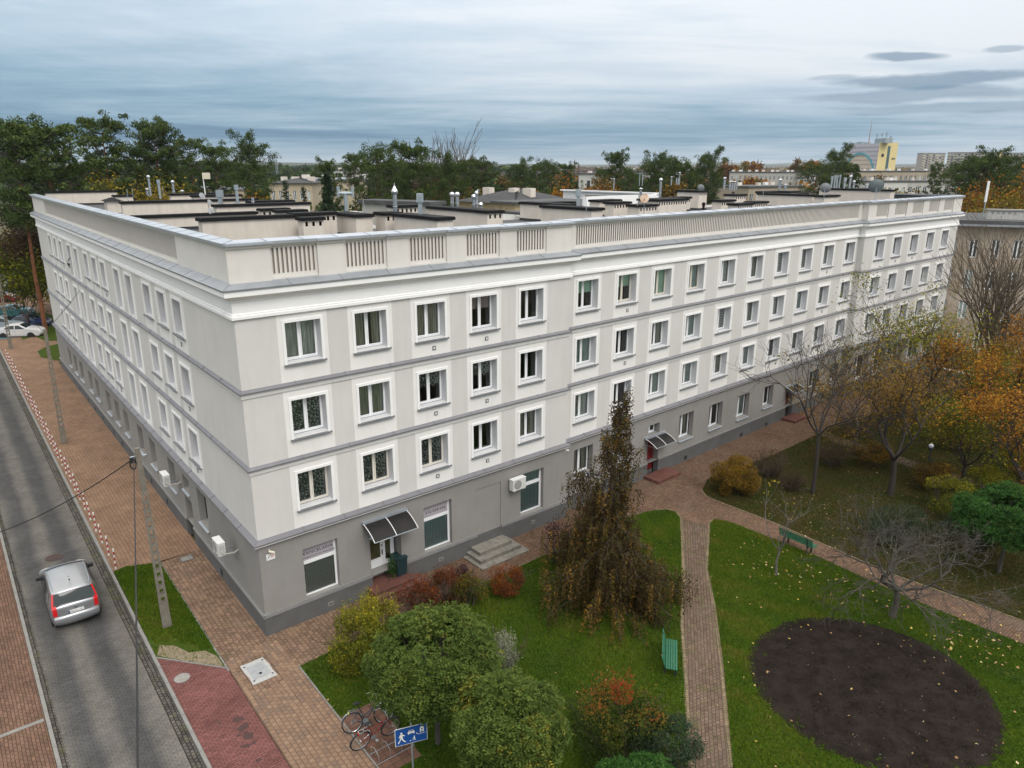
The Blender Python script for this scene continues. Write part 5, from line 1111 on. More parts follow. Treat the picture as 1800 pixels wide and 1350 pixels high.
for nm, cc, lb, pxy, az in (('white_car',(.55,.55,.55),'white car parked in front of the brown building, behind the bare tree',(1738,560),10),('pale_car',(.42,.45,.47),'pale grey car parked by the brown building wall near the right edge',(1785,545),10)):
    m = mat(nm+'_paint', cc, .25, coat=.7); c_, _, _ = make_car(nm, m, prs, 1.74, .97, 1.42, lb, ms(), (-1.35, 1.32)); p = at(*pxy); c_.location = (p.x, p.y, -.1); c_.rotation_euler = (0,0,R(az)); c_['group'] = 'cars parked by the brown building'

# ------------------------------------------------------------------ benches
bench_green = mat('bench_green_paint', (.012,.13,.065), .45, var=.25, vscale=8)
def bench(p, rz, label):
    t = thing('park_bench', p, label, 'bench', 'green park benches', rz); L_ = 1.75
    for i in range(5): b = MB(); b.box(-L_/2,L_/2,-.30+i*.085,-.235+i*.085,.40+.004*i,.43+.004*i); part('seat_slat', b, bench_green, t)
    for i in range(4): b = MB(); z = .50+i*.095; y = .13+i*.028; b.add([(-L_/2,y,z),(L_/2,y,z),(L_/2,y+.02,z+.068),(-L_/2,y+.02,z+.068),(-L_/2,y+.028,z),(L_/2,y+.028,z),(L_/2,y+.048,z+.068),(-L_/2,y+.048,z+.068)], [(0,1,2,3),(4,7,6,5),(0,4,5,1),(3,2,6,7),(0,3,7,4),(1,5,6,2)]); part('back_slat', b, bench_green, t)
    for x in (-.6, .6): b = MB(); b.box(x-.035,x+.035,-.30,.16,.33,.398); b.add([(x-.035,-.28,.33),(x+.035,-.28,.33),(x+.035,-.22,.33),(x-.035,-.22,.33),(x-.035,-.30,-.02),(x+.035,-.30,-.02),(x+.035,-.22,-.02),(x-.035,-.22,-.02)], [(0,1,5,4),(1,2,6,5),(2,3,7,6),(3,0,4,7)]); b.tube([(x,.13,-.02),(x,.15,.40),(x,.26,.88)], .028, 6); part('leg', b, mat('bench_iron', (.02,.035,.03), .6), t)
bench(Vector((5.75,22.9,.02)), R(78), 'green slatted park bench beside the straight path, facing it')
q1, q2 = at(1366,950), at(1435,980)
bench((q1+q2)/2+Vector((0,0,.02)), math.atan2((q2-q1).y, (q2-q1).x)+math.pi, 'green park bench seen end-on beside the diagonal path')

# ------------------------------------------------------------------ living street sign
sb = Vector((-2.92,17.75,.02)); t = thing('road_sign', sb, 'blue living street sign with white walker, car, house and child on a grey pole', 'sign'); b = MB(); b.tube([(0,0,-.05),(0,0,2.0)], .03, 10); part('pole', b, steel_dull, t)
plate = link('sign_plate', None, t, (0,-.05,1.5), R(20)); blue = mat('sign_blue', (.008,.075,.30), .4); wht = mat('sign_white', (.80,.80,.74), .45)
pw, ph = .48, .30
b = MB(); b.box(-pw,pw,.0,.012,-ph,ph,1); b.box(-pw+.015,pw-.015,-.003,0,-ph+.015,ph-.015,0); part('panel', b, [blue, wht], plate)
def sil(nm, polys, m=wht):
    b = MB()
    for P in polys: b.add([(x,-.006,z) for x, z in P]+[(x,-.003,z) for x, z in P], [tuple(range(len(P)))])
    part(nm, b, m, plate)
def shift(P, dx, dz, s=1.): return [(x*s+dx, z*s+dz) for x, z in P]
circ = lambda r, n=12: [(r*math.cos(2*math.pi*i/n), r*math.sin(2*math.pi*i/n)) for i in range(n)]
walker = [circ(.030), ]
W_ = [shift(circ(.03), 0, .155), [(-.035,.115),(.03,.12),(.035,-.0),(-.03,-.01)], [(-.035,.11),(-.075,.02),(-.06,.005),(-.015,.07)], [(.03,.115),(.10,.055),(.092,.038),(.02,.075)], [(-.03,-.005),(.01,-.0),(-.04,-.10),(-.075,-.155),(-.105,-.15),(-.06,-.08)], [(-.01,.0),(.035,-.0),(.05,-.07),(.11,-.145),(.085,-.155),(.02,-.085)], [(-.105,-.15),(-.075,-.155),(-.055,-.168),(-.11,-.168)], [(.085,-.155),(.11,-.145),(.135,-.15),(.09,-.168)]]
sil('walker_symbol', [shift(P, -.29, -.03, 1.05) for P in W_])
sil('car_symbol', [shift(P, .0, .09) for P in ([(-.10,-.03),(.10,-.03),(.105,.02),(.085,.03),(-.085,.03),(-.105,.02)], [(-.08,.03),(.08,.03),(.065,.085),(-.065,.085)], [(-.095,-.055),(-.06,-.055),(-.06,-.03),(-.095,-.03)], [(.06,-.055),(.095,-.055),(.095,-.03),(.06,-.03)])]); sil('car_window_symbol', [shift([(-.062,.038),(.062,.038),(.052,.073),(-.052,.073)], .0, .09)], blue)
bpy.data.objects[[o.name for o in C.objects if o.name.startswith('car_window_symbol')][0]].location = (0,-.004,0)
sil('house_symbol', [shift(P, .32, .04) for P in ([(-.06,-.02),(.06,-.02),(.06,.12),(.03,.175),(-.03,.175),(-.06,.12)], )]); sil('house_window_symbol', [shift([(-.022,.065),(.022,.065),(.022,.11),(-.022,.11)], .32, .04), shift([(-.02,-.02),(.02,-.02),(.02,.03),(-.02,.03)], .32, .04)], blue)
[o for o in C.objects if o.name.startswith('house_window_symbol')][0].location = (0,-.004,0)
sil('kerb_symbol', [[(.15,.05),(.162,.05),(.168,.0),(.20,-.02),(.20,-.034),(.158,-.012)], [(.20,-.02),(.42,-.015),(.42,-.028),(.20,-.034)]])
sil('child_symbol', [shift(circ(.02), .09, -.075), [(.07,-.10),(.11,-.10),(.105,-.17),(.08,-.17)], [(.08,-.17),(.105,-.17),(.14,-.215),(.12,-.22)], [(.07,-.11),(.03,-.16),(.04,-.17),(.08,-.13)], [(.075,-.165),(.095,-.165),(.05,-.22),(.035,-.215)]]); sil('ball_symbol', [shift(circ(.02), -.03, -.20)])

# ------------------------------------------------------------------ bicycles and rack
def bike(p, d, label, fcol, fender=False, lean=0.12, basket=False):
    ang = math.atan2(d.y, d.x); t = thing('bicycle', p, label, 'bicycle', 'bicycles at the rack', ang); t.rotation_euler = (lean, 0, ang); r = .335; fm = mat('bike_'+label.split()[0], fcol, .35, metal=.3)
    for x in (0, 1.05):
        w_ = link('wheel', None, t, (x,0,r)); b = MB(); b.tube([(r*math.cos(k/30*6.2832),0,r*math.sin(k/30*6.2832)) for k in range(31)], .019, 6, caps=False); part('tyre', b, tyre, w_)
        b = MB(); b.tube([((r-.025)*math.cos(k/30*6.2832),0,(r-.025)*math.sin(k/30*6.2832)) for k in range(31)], .010, 5, caps=False); part('rim', b, steel, w_)
        b = MB(); [b.tube([(0,.02*(-1)**k,0),((r-.03)*math.cos(k*.3927),0,(r-.03)*math.sin(k*.3927))], .0025, 3) for k in range(16)]; b.tube([(0,-.05,0),(0,.05,0)], .02, 8); part('spokes', b, steel, w_)
        b = MB(); n = 12; a0, a1 = (.15*math.pi, .95*math.pi) if x else (.1*math.pi, 1.08*math.pi); vs = []
        for k in range(n+1): a = a0+(a1-a0)*k/n; vs += [((r+.035)*math.cos(a),-.03,(r+.035)*math.sin(a)),((r+.035)*math.cos(a),.03,(r+.035)*math.sin(a))]
        b.add(vs, [(2*k,2*k+2,2*k+3,2*k+1) for k in range(n)]); part('mudguard', b, mat('chrome_guard', (.6,.6,.62), .25, metal=.8) if fender else black_pl, w_)
    bb, seat, head, hd2 = (.42,0,.30), (.27,0,.78), (.86,0,.82), (.93,0,.62)
    b = MB(); b.tube([bb, seat], .016, 6); b.tube([bb, (.83,0,.68)], .018, 6); b.tube([(.32,0,.58),(.84,0,.78)] if not fender else [(.36,0,.46),(.60,0,.55),(.85,0,.76)], .016, 6); b.tube([(0,.05,r),(.40,.03,.30)], .010, 5); b.tube([(0,-.05,r),(.40,-.03,.30)], .010, 5); b.tube([(0,.05,r),(.29,.02,.72)], .009, 5); b.tube([(0,-.05,r),(.29,-.02,.72)], .009, 5); b.tube([head, (.92,0,.66), (.96,0,.60)], .020, 6); part('frame', b, fm, t)
    b = MB(); b.tube([(.955,.045,.62),(1.05,.045,r)], .011, 5); b.tube([(.955,-.045,.62),(1.05,-.045,r)], .011, 5); part('fork', b, fm, t)
    b = MB(); b.tube([(.27,0,.76),(.24,0,.92)], .013, 6); b.add([(.10,-.08,.95),(.10,.08,.95),(.25,.05,.96),(.38,.015,.95),(.38,-.015,.95),(.25,-.05,.96),(.12,-.07,.91),(.12,.07,.91),(.36,0,.92)], [(0,1,2,5),(5,2,3,4),(0,6,7,1),(1,7,8,3),(4,8,6,0),(6,8,7)]); part('saddle', b, black_pl, t)
    b = MB(); b.tube([(.86,0,.80),(.84,0,.98)], .012, 6); b.tube([(.62,-.29,1.0),(.78,-.26,1.02),(.86,-.08,1.0),(.86,.08,1.0),(.78,.26,1.02),(.62,.29,1.0)], .011, 6); part('handlebar', b, steel, t)
    b = MB(); b.lathe([(.09,-.004),(.09,.004)], 20); T_ = Matrix.Translation((.42,-.05,.30)) @ Matrix.Rotation(R(90), 4, 'X'); b.v = [T_ @ v for v in b.v]; b.tube([(.42,-.06,.30),(.50,-.07,.16)], .008, 5); b.box(.46,.55,-.15,-.06,.145,.165); b.tube([(.42,.06,.30),(.34,.07,.44)], .008, 5); b.box(.30,.39,.06,.15,.435,.455); part('crankset', b, steel_dull, t)
    b = MB(); b.box(-.08,.24,-.07,-.055,.73,.742); b.box(-.08,.24,.055,.07,.73,.742); b.box(-.08,-.06,-.07,.07,.73,.742); b.box(.08,.1,-.07,.07,.73,.742); b.tube([(0,.06,r),(.05,.065,.73)], .006, 4); b.tube([(0,-.06,r),(.05,-.065,.73)], .006, 4); part('carrier', b, steel, t)
    b = MB(); b.box(-.10,-.08,-.04,.04,.66,.72); part('rear_lamp', b, tail if not fender else mat('yellow_reflector', (.5,.5,.03), .4), t)
p1, p2 = at(621,1289), at(672,1272); bike(Vector((p1.x,p1.y,.03)), p2-p1, 'dark blue bicycle with pale mudguards, the one farther from the blue sign', (.03,.045,.07), True, -.16)
p1, p2 = at(634,1318), at(690,1290); bike(Vector((p1.x,p1.y,.03)), p2-p1, 'red framed bicycle with black saddle, the one nearer the blue sign', (.22,.02,.02), False, .14)
p1 = at(690,1320); t = thing('bicycle_rack', (p1.x,p1.y,.03), 'low bare metal bicycle rack behind the blue sign', 'bicycle rack', rz=R(LL+90))
for k in range(4): b = MB(); x = -.6+k*.4; b.tube([(x,-.25,0),(x,-.25,.30),(x,.0,.42),(x,.25,.30),(x,.25,0)], .009, 5); part('hoop', b, steel_dull, t)
b = MB(); b.tube([(-.65,-.25,.02),(.65,-.25,.02)], .010, 6); b.tube([(-.65,.25,.02),(.65,.25,.02)], .010, 6); part('rail', b, steel_dull, t)
# garden globe lamp
p = at(1632,812); t = thing('globe_lamp', (p.x,p.y,.02), 'low garden lamp with a white globe in the lawn under the orange trees', 'lamp'); b = MB(); b.tube([(0,0,0),(0,0,.85)], .04, 8); b.lathe([(.1,.8),(.14,.9),(.1,.95)], 12); part('post', b, bin_m, t)
b = MB(); b.lathe([(.07,-.13),(.12,-.08),(.15,0),(.12,.09),(.06,.13),(.01,.15)], 18, (0,0,1.04)); part('globe', b, mat('opal_glass', (.72,.74,.8), .2, coat=.5), t, smooth=True)
# short road and line at the far right, blue parking bay at the far left
flat('road', [at(1600,640),at(1640,655),at(1800,690),at(1900,700),at(1900,640),at(1660,590)], -.02, asphalt)
b = MB(); b.add([at(1655,645)+Vector((0,0,-.012)),at(1800,677)+Vector((0,0,-.012)),at(1800,680)+Vector((0,0,-.012)),at(1655,648)+Vector((0,0,-.012))], [(0,1,2,3)]); struct('road_marking', b, white_paint)
flat('car_park', [at(-60,600),at(75,585),at(72,520),at(40,480),at(-120,480)], -.104+.01, asphalt)
b = MB(); q = [at(-40,602),at(62,588),at(70,575),at(-40,590)]; b.add([(v.x,v.y,.008) for v in q], [(0,1,2,3)]); struct('blue_parking_bay', b, mat('bay_blue_paint', (.06,.17,.24), .8, var=.3, vscale=2))
# ------------------------------------------------------------------ foliage tools
rn = np.random.default_rng(7)
def unit(v): return v/(np.linalg.norm(v, axis=-1, keepdims=True)+1e-9)
LEAF = np.array([[-.5,0,0],[0,-.28,.04],[.5,0,0],[0,.28,.04]])
def leaves(P, size, up=.5, droop=0., dirs=None, aspect=1., jitter=1.0):
    """diamond leaves at points P; returns V, F"""
    n = len(P); s = size*rn.uniform(.6, 1.35, n)
    nrm = unit(rn.normal(size=(n,3))*jitter+np.array([0,0,up*2]))
    if dirs is None: d = rn.normal(size=(n,3))
    else: d = dirs+rn.normal(size=(n,3))*.35
    d[:,2] -= droop; d = unit(d-nrm*(d*nrm).sum(1, keepdims=True)*.8); e = unit(np.cross(nrm, d)); f = np.cross(d, e)
    L_ = LEAF*np.array([1,aspect,1]); V = P[:,None,:]+s[:,None,None]*(L_[None,:,0,None]*d[:,None,:]+L_[None,:,1,None]*e[:,None,:]+L_[None,:,2,None]*f[:,None,:])
    F = np.arange(4)[None]+np.arange(n)[:,None]*4; return V.reshape(-1,3), F
class Tubes:
    def __init__(s): s.V = []; s.F = []; s.n = 0
    def seg(s, a, b, r0, r1, k=4):
        a = np.array(a, float); b = np.array(b, float); d = b-a; L_ = np.linalg.norm(d)
        if L_ < 1e-5: return
        d /= L_; u = np.cross(d, [0,0,1.0]); 
        if np.linalg.norm(u) < .05: u = np.cross(d, [1.0,0,0])
        u /= np.linalg.norm(u); v = np.cross(d, u); t = np.arange(k)*2*math.pi/k; c = np.cos(t)[:,None]*u+np.sin(t)[:,None]*v
        s.V.append(a+c*r0); s.V.append(b+c*r1); i = np.arange(k); j = (i+1) % k
        s.F.append(np.stack([s.n+i, s.n+j, s.n+k+j, s.n+k+i], 1)); s.n += 2*k
    def mesh(s, name, m): return np_mesh(name, np.concatenate(s.V), np.concatenate(s.F), [m], smooth=True)
def grow(tb, p, d, L_, r, depth, rg_, spread=.7, up=.15, kids=(2,4), segs=4, wob=.22, shrink=.68, tips=None, minr=.006, k=4, droop=0.):
    p = np.array(p, float); d = np.array(d, float); d /= np.linalg.norm(d); pts = [p.copy()]; ds = [d.copy()]
    for i in range(segs):
        d = d+np.array([rg_.gauss(0,wob),rg_.gauss(0,wob),rg_.gauss(0,wob*.6)+up-droop]); d /= np.linalg.norm(d); q = p+d*L_/segs
        r0 = r*(1-.5*i/segs); r1 = r*(1-.5*(i+1)/segs); tb.seg(p, q, max(r0,minr), max(r1,minr), k if r > .03 else 3); p = q; pts.append(p.copy()); ds.append(d.copy())
    if depth <= 0:
        if tips is not None: tips.extend(pts[1:])
        return
    n = rg_.randint(*kids)
    for j in range(n):
        i = segs if j == 0 else rg_.randint(max(1, segs//2), segs)
        a = rg_.uniform(0, 6.283); dd = ds[i]; u = np.cross(dd, [0,0,1.0]); u /= (np.linalg.norm(u)+1e-6); v = np.cross(dd, u)
        nd = dd+(u*math.cos(a)+v*math.sin(a))*spread*rg_.uniform(.6,1.25)
        grow(tb, pts[i], nd, L_*shrink*rg_.uniform(.75,1.15), r*.55, depth-1, rg_, spread, up, kids, max(2, segs-1), wob, shrink, tips, minr, k, droop)
bark_grey = mat('bark_grey', (.085,.075,.062), .95, var=.35, vscale=9, bump=.5, bscale=30); bark_dark = mat('bark_dark', (.040,.033,.028), .95, var=.3, vscale=9, bump=.5, bscale=30)
bark_twig = mat('twig_brown', (.085,.062,.045), .95, var=.3, vscale=6); bark_pine = mat('pine_bark_orange', (.22,.085,.035), .9, var=.45, vscale=2.5, bump=.6, bscale=14); bark_pale = mat('twig_pale', (.15,.135,.12), .95, var=.3, vscale=6)
def fol(name, stops, trans=.25): return mat(name, (0,0,0), .75, attr=stops, trans=trans, spec=.12)
f_rob = fol('robinia_leaves', [(0,(.022,.042,.009)),(.4,(.060,.098,.019)),(.75,(.105,.142,.028)),(.9,(.165,.178,.03)),(1,(.27,.235,.03))])
f_grn = fol('fresh_green_leaves', [(0,(.012,.035,.008)),(.5,(.030,.085,.015)),(1,(.060,.130,.025))])
f_yel = fol('yellow_green_leaves', [(0,(.035,.055,.008)),(.4,(.10,.12,.012)),(.8,(.26,.23,.018)),(1,(.44,.34,.02))])
f_beech = fol('copper_beech_leaves', [(0,(.020,.014,.009)),(.3,(.060,.036,.018)),(.55,(.072,.066,.018)),(.8,(.17,.090,.022)),(1,(.32,.18,.03))])
f_red = fol('red_bush_leaves', [(0,(.030,.022,.010)),(.35,(.085,.035,.014)),(.7,(.19,.045,.014)),(1,(.26,.11,.02))])
f_pur = fol('purple_bush_leaves', [(0,(.012,.008,.010)),(.5,(.040,.018,.026)),(1,(.085,.035,.045))])
f_mix = fol('mixed_autumn_leaves', [(0,(.020,.030,.008)),(.3,(.040,.065,.012)),(.6,(.11,.11,.015)),(.8,(.20,.09,.016)),(1,(.24,.045,.015))])
f_brn = fol('bronze_bush_leaves', [(0,(.030,.024,.010)),(.4,(.095,.060,.014)),(.75,(.20,.115,.016)),(1,(.30,.18,.02))])
f_or = fol('orange_maple_leaves', [(0,(.055,.035,.010)),(.3,(.15,.07,.012)),(.65,(.30,.12,.014)),(1,(.42,.23,.02))])
f_gold = fol('golden_leaves', [(0,(.045,.045,.010)),(.4,(.14,.11,.014)),(.75,(.27,.20,.02)),(1,(.42,.34,.04))])
f_dk = fol('dark_evergreen', [(0,(.010,.020,.010)),(.6,(.028,.050,.026)),(1,(.055,.085,.045))], .1)
f_sil = fol('silver_leaves', [(0,(.09,.10,.07)),(.5,(.20,.21,.15)),(1,(.33,.33,.25))])
f_pine = fol('pine_needles', [(0,(.010,.020,.007)),(.45,(.030,.052,.014)),(.8,(.060,.090,.022)),(1,(.105,.135,.032))], .12)
f_dry = fol('dry_brown_leaves', [(0,(.030,.020,.012)),(.6,(.075,.045,.020)),(1,(.13,.085,.03))])

def plant(name, loc, label, cat, group=None, rz=0.): return thing(name, (loc[0], loc[1], loc[2] if len(loc) > 2 else .02), label, cat, group, rz)
def add_leaves(t, name, P, size, m, tint, **k):
    V, F = leaves(P, size, **k); link(name, np_mesh(name, V, F, [m], tint=np.clip(tint, 0, 1)), t)
def shell_points(n, c, rad, inner=.55, lumps=14, lumpr=.35, bottom=-.6, seed=1):
    """points of an uneven crown: clumps sitting on an ellipsoid plus a filled shell"""
    g = np.random.default_rng(seed); u = unit(g.normal(size=(lumps,3))); u = u[u[:,2] > bottom]; lc = u*g.uniform(.62,.85,(len(u),1))
    k = g.integers(0, len(u), n); d = unit(g.normal(size=(n,3))); r = g.uniform(.55,1,n)**.5*lumpr*g.uniform(.75,1.3,len(u))[k]
    p = lc[k]+d*r[:,None]; rr = np.linalg.norm(p, axis=1); keep = (rr > inner*.8) & (p[:,2] > bottom*1.1)
    return p[keep]*np.array(rad)+np.array(c), k[keep], len(u), p[keep]
# ---- round robinia crowns: sprays of pinnate leaves
def robinia(p, h, rad, label, seed, n=5200, m=f_rob, yellow=.25, size=.10, trunk=.09):
    t = plant('round_robinia', p, label, 'tree'); g = np.random.default_rng(seed); c = np.array([0,0,h-rad[2]])
    tb = Tubes(); rg_ = random.Random(seed); tb.seg((0,0,-.1), (.02,.01,c[2]-rad[2]*.5), trunk, trunk*.75, 8)
    for i in range(7): a = i*.9; grow(tb, (.02,.01,c[2]-rad[2]*.5), (math.cos(a),math.sin(a),.9), rad[0]*.42, trunk*.5, 2, rg_, .6, .1)
    link('trunk', tb.mesh('trunk', bark_grey), t)
    P, k, nk, pn = shell_points(int(n*1.25), c, rad, .6, 150, .19, -.55, seed)
    # each spray: 9 leaflets along a drooping rachis
    d = unit((P-c)*np.array([1,1,.5])+g.normal(size=P.shape)*.35); d[:,2] -= .45; d = unit(d); side = unit(np.cross(d, [0,0,1.])); L_ = g.uniform(.16,.27,len(P)); X = []; D = []
    for j in range(4):
        q = P+d*(L_*(j+1)/4)[:,None]+np.array([0,0,-1])*(L_*.25*((j+1)/4)**2)[:,None]
        for s_ in (-1, 1): X.append(q+side*(s_*size*.45)); D.append(side*s_+d*.5)
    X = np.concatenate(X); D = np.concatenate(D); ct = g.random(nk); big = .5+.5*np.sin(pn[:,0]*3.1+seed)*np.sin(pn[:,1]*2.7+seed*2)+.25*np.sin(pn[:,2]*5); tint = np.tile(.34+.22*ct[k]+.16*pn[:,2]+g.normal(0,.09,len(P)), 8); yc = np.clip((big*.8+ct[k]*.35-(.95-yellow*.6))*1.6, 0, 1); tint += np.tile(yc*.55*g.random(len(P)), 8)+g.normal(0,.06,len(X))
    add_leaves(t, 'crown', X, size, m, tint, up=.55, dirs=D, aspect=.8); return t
p = at(772,1312); robinia((p.x-.05,p.y+.1), 4.6, (2.12,1.95,1.5), 'large round green robinia with yellow patches, left of the silver shrub', 21, 6400)
p = at_d(893,1305,16.6); robinia((p.x,p.y), 4.2, (1.55,1.5,1.35), 'round robinia with yellow tips, lower centre, right of the blue sign', 22, 5200, yellow=.5)
p = at_d(1125,1400,15.2); robinia((p.x,p.y), 2.75, (1.25,1.2,.9), 'bright green round robinia cut by the bottom edge of the picture', 23, 3000, f_grn, .1)
robinia((21.9,29.3), 4.1, (2.3,2.1,1.35), 'fresh green broad robinia at the right edge beside the diagonal path', 24, 6000, f_grn, .0)
# ---- bushes
def bush(name, p, rad, label, m, seed, n=6000, size=.07, twig=bark_twig, stems=10, up=.4, tintb=.45, tiptint=0., bottom=-.75, lumps=26, lumpr=.36, cat='shrub', group=None, droop=0., spiky=0.):
    t = plant(name, p, label, cat, group); g = np.random.default_rng(seed); c = np.array([0,0,rad[2]*.95]); rg_ = random.Random(seed)
    tb = Tubes()
    for i in range(stems): a = i*2.4; grow(tb, (.15*math.cos(a)*rad[0],.15*math.sin(a)*rad[1],-.05), (math.cos(a)*.75,math.sin(a)*.75,1.2), rad[2]*1.15, .022, 2, rg_, .55, .06, (2,3), 3, .2, .6, None, .006)
    link('stems', tb.mesh('stems', twig), t)
    P, k, nk, pn = shell_points(n, c, rad, .35, lumps, lumpr, bottom, seed); 
    if spiky: P = P+unit(P-c)*(g.random(len(P))**5*spiky)[:,None]*np.array([.5,.5,1.4])
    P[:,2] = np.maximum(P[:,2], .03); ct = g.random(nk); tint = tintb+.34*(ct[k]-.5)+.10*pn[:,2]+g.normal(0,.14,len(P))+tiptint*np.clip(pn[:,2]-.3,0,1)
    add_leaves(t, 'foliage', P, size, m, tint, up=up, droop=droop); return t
def G(px, py): v = at(px, py); return (v.x, v.y)
bush('forsythia_bush', G(632,1172), (1.05,.95,1.15), 'yellow-green bushy shrub at the left of the large round robinia, by the wall corner', f_yel, 31, 9000, .075, tiptint=.25, spiky=.5)
bush('forsythia_bush', G(668,1120), (.7,.6,.95), 'taller yellow shrub between the office steps and the round robinia', f_yel, 32, 4500, .07, tiptint=.35, tintb=.55, spiky=.5)
bush('silver_shrub', G(884,1183), (.58,.55,.85), 'small silvery grey shrub at the right side of the large round robinia', f_sil, 33, 3600, .055, spiky=.3)
bush('red_twig_bush', G(740,1080), (.9,.6,.85), 'reddish brown twiggy bush in front of the red tiled steps', f_red, 34, 5200, .06, tintb=.45, stems=22)
bush('red_twig_bush', G(788,1066), (.8,.55,.85), 'rusty brown upright bush between the red steps and the purple shrub', f_red, 35, 5000, .06, tintb=.4, stems=22, spiky=.3)
bush('autumn_shrub', G(826,1066), (.72,.6,.78), 'purple, orange and green shrub in front of the concrete steps', f_mix, 36, 5200, .07, tintb=.5, tiptint=.1)
bush('purple_shrub', G(812,1048), (.45,.4,.75), 'dark purple upright shrub behind the mixed coloured one', f_pur, 37, 2400, .06)
bush('orange_shrub', G(892,1046), (.78,.62,.68), 'round orange-red shrub between the concrete steps and the lawn', f_red, 38, 5200, .06, tintb=.6)
bush('purple_shrub', G(985,990), (.75,.65,1.05), 'dark purple shrub at the foot of the weeping beech, left side', f_pur, 39, 4200, .06, spiky=.6)
bush('forsythia_bush', G(1052,935), (.85,.7,.85), 'yellow-green shrub half hidden behind the weeping beech', f_yel, 40, 3500, .06)
bush('berry_shrub', G(1085,1330), (1.3,1.2,1.2), 'dark green shrub with red tips near the bottom centre', f_mix, 41, 15000, .07, tintb=.22, tiptint=1.2, spiky=.5)
bush('cotoneaster_shrub', G(1170,1345), (1.0,.9,.8), 'low dark green shrub beside the straight path at the bottom', f_dk, 42, 9000, .06, tintb=.6)
bush('bronze_bush', G(1290,868), (1.35,1.2,1.15), 'large round bronze and yellow bush at the fork of the paths', f_brn, 43, 26000, .065, tintb=.68, bottom=-.9, lumps=40, lumpr=.28)
bush('green_sprout', G(690,1030), (.2,.2,.75), 'thin green sapling in front of the white office door', f_grn, 44, 500, .07, stems=3)
bush('juniper_shrub', G(1568,950), (1.55,1.3,.95), 'dark blue-green spreading juniper under the bare tree', f_dk, 45, 9000, .07, tintb=.5, lumps=34)
bush('juniper_shrub', G(1700,960), (1.5,1.2,.8), 'low dark juniper beside the fresh green robinia', f_dk, 46, 6000, .07, tintb=.4, lumps=34)
for i, (px, py, r, lb) in enumerate(((1352,838,1.1,'brown leafless brush directly behind the round bronze bush'),(1462,820,1.0,'brown brush at the foot of the slim bare tree'),(1500,768,1.3,'dark tangled brush under the yellow-leaved tree, near the wall'),(1392,862,.7,'low brown brush left of the slim bare tree trunk'),(1625,700,1.4,'reddish brown brush behind the yellow-leaved tree'),(1585,725,1.3,'dense brown brush beside the far red door'))):
    bush('bare_brush', G(px,py), (r,r*.9,r*.75), lb, f_dry, 60+i, 2200, .05, stems=46, tintb=.4)
# ---- weeping beech: curtains of leaves hanging from arching limbs
bp_ = at(1070,1050); t = plant('weeping_beech', (bp_.x,bp_.y), 'tall weeping copper beech with drooping brown foliage in front of the building', 'tree'); tb = Tubes(); rg_ = random.Random(8); g = np.random.default_rng(8); H = 9.35
lead = [np.array([.0,0,0]), np.array([.05,0,2.5]), np.array([-.05,.1,5]), np.array([.1,.05,7.3]), np.array([.25,0,8.9]), np.array([.42,-.05,H]), np.array([.60,-.1,H-.1])]
for i in range(6): tb.seg(lead[i], lead[i+1], (.17,.13,.09,.05,.025,.012)[i], (.13,.09,.05,.025,.012,.008)[i], 7)
def leadat(z):
    for i in range(5):
        if lead[i][2] <= z <= lead[i+1][2]: return lead[i]+(lead[i+1]-lead[i])*(z-lead[i][2])/(lead[i+1][2]-lead[i][2])
    return lead[0]
Rz = lambda z: np.interp(z, [0,1.0,2.2,3.0,3.6,4.3,5.2,6.0,6.8,7.8,8.7,9.3], [2.65,2.55,2.0,1.3,1.15,1.4,1.05,.85,.52,.36,.26,.12])
P = []; Tn = []
for i in range(290):
    z = 9.1*(1-g.random()**.8)+.1 if i > 60 else g.uniform(1,4.5); a = g.uniform(0, 6.283)
    if 4.0 < z < 6.3: a += .0
    a = round(a/.57)*.57+g.normal(0,.16)+round(z/1.1)*.9; R_ = Rz(max(.2, z-.7))*g.uniform(.5,1.1)*(1+.34*math.sin(a*1.0+2.6+z*.5)+.20*math.sin(a*3+z*2.1)); R_ = max(R_, .08); base = leadat(min(z, 9)); out_ = np.array([math.cos(a)*1.05, math.sin(a)*.95, 0]); tone = g.random()
    pts = [base]; n = 5
    for j in range(1, n+1): s_ = j/n; pts.append(base+out_*R_*s_+np.array([0,0,.35*math.sin(s_*2.2)*min(1,R_)-.15*s_*R_]))
    for j in range(n): tb.seg(pts[j], pts[j+1], .022*(1-.6*j/n), .022*(1-.6*(j+1)/n), 3)
    nh = int(3+R_*5.0)
    for h in range(nh):                                        # hanging strings
        s_ = .35+.65*g.random(); q = base+out_*R_*s_+np.array([g.normal(0,.10),g.normal(0,.10),.25*math.sin(s_*2.2)*min(1,R_)]); L_ = g.uniform(.5,1.35)*(.55+.35*R_)
        L_ = min(L_, q[2]-.05); k = int(L_/.040)+2; zz = np.linspace(0, L_, k); sw = g.normal(0,.12,2)
        pp = np.stack([q[0]+sw[0]*zz/L_+g.normal(0,.045,k), q[1]+sw[1]*zz/L_+g.normal(0,.045,k), q[2]-zz], 1); P.append(pp); Tn.append(np.full(k, .22+.5*tone+g.normal(0,.12))+(.25 if q[2] > 7.5 else 0)*0-.0)
P = np.concatenate(P); Tn = np.concatenate(Tn); link('trunk', tb.mesh('trunk', bark_grey), t); add_leaves(t, 'crown', P, .095, f_beech, Tn+g.normal(0,.12,len(P)), up=.1, droop=1.0)
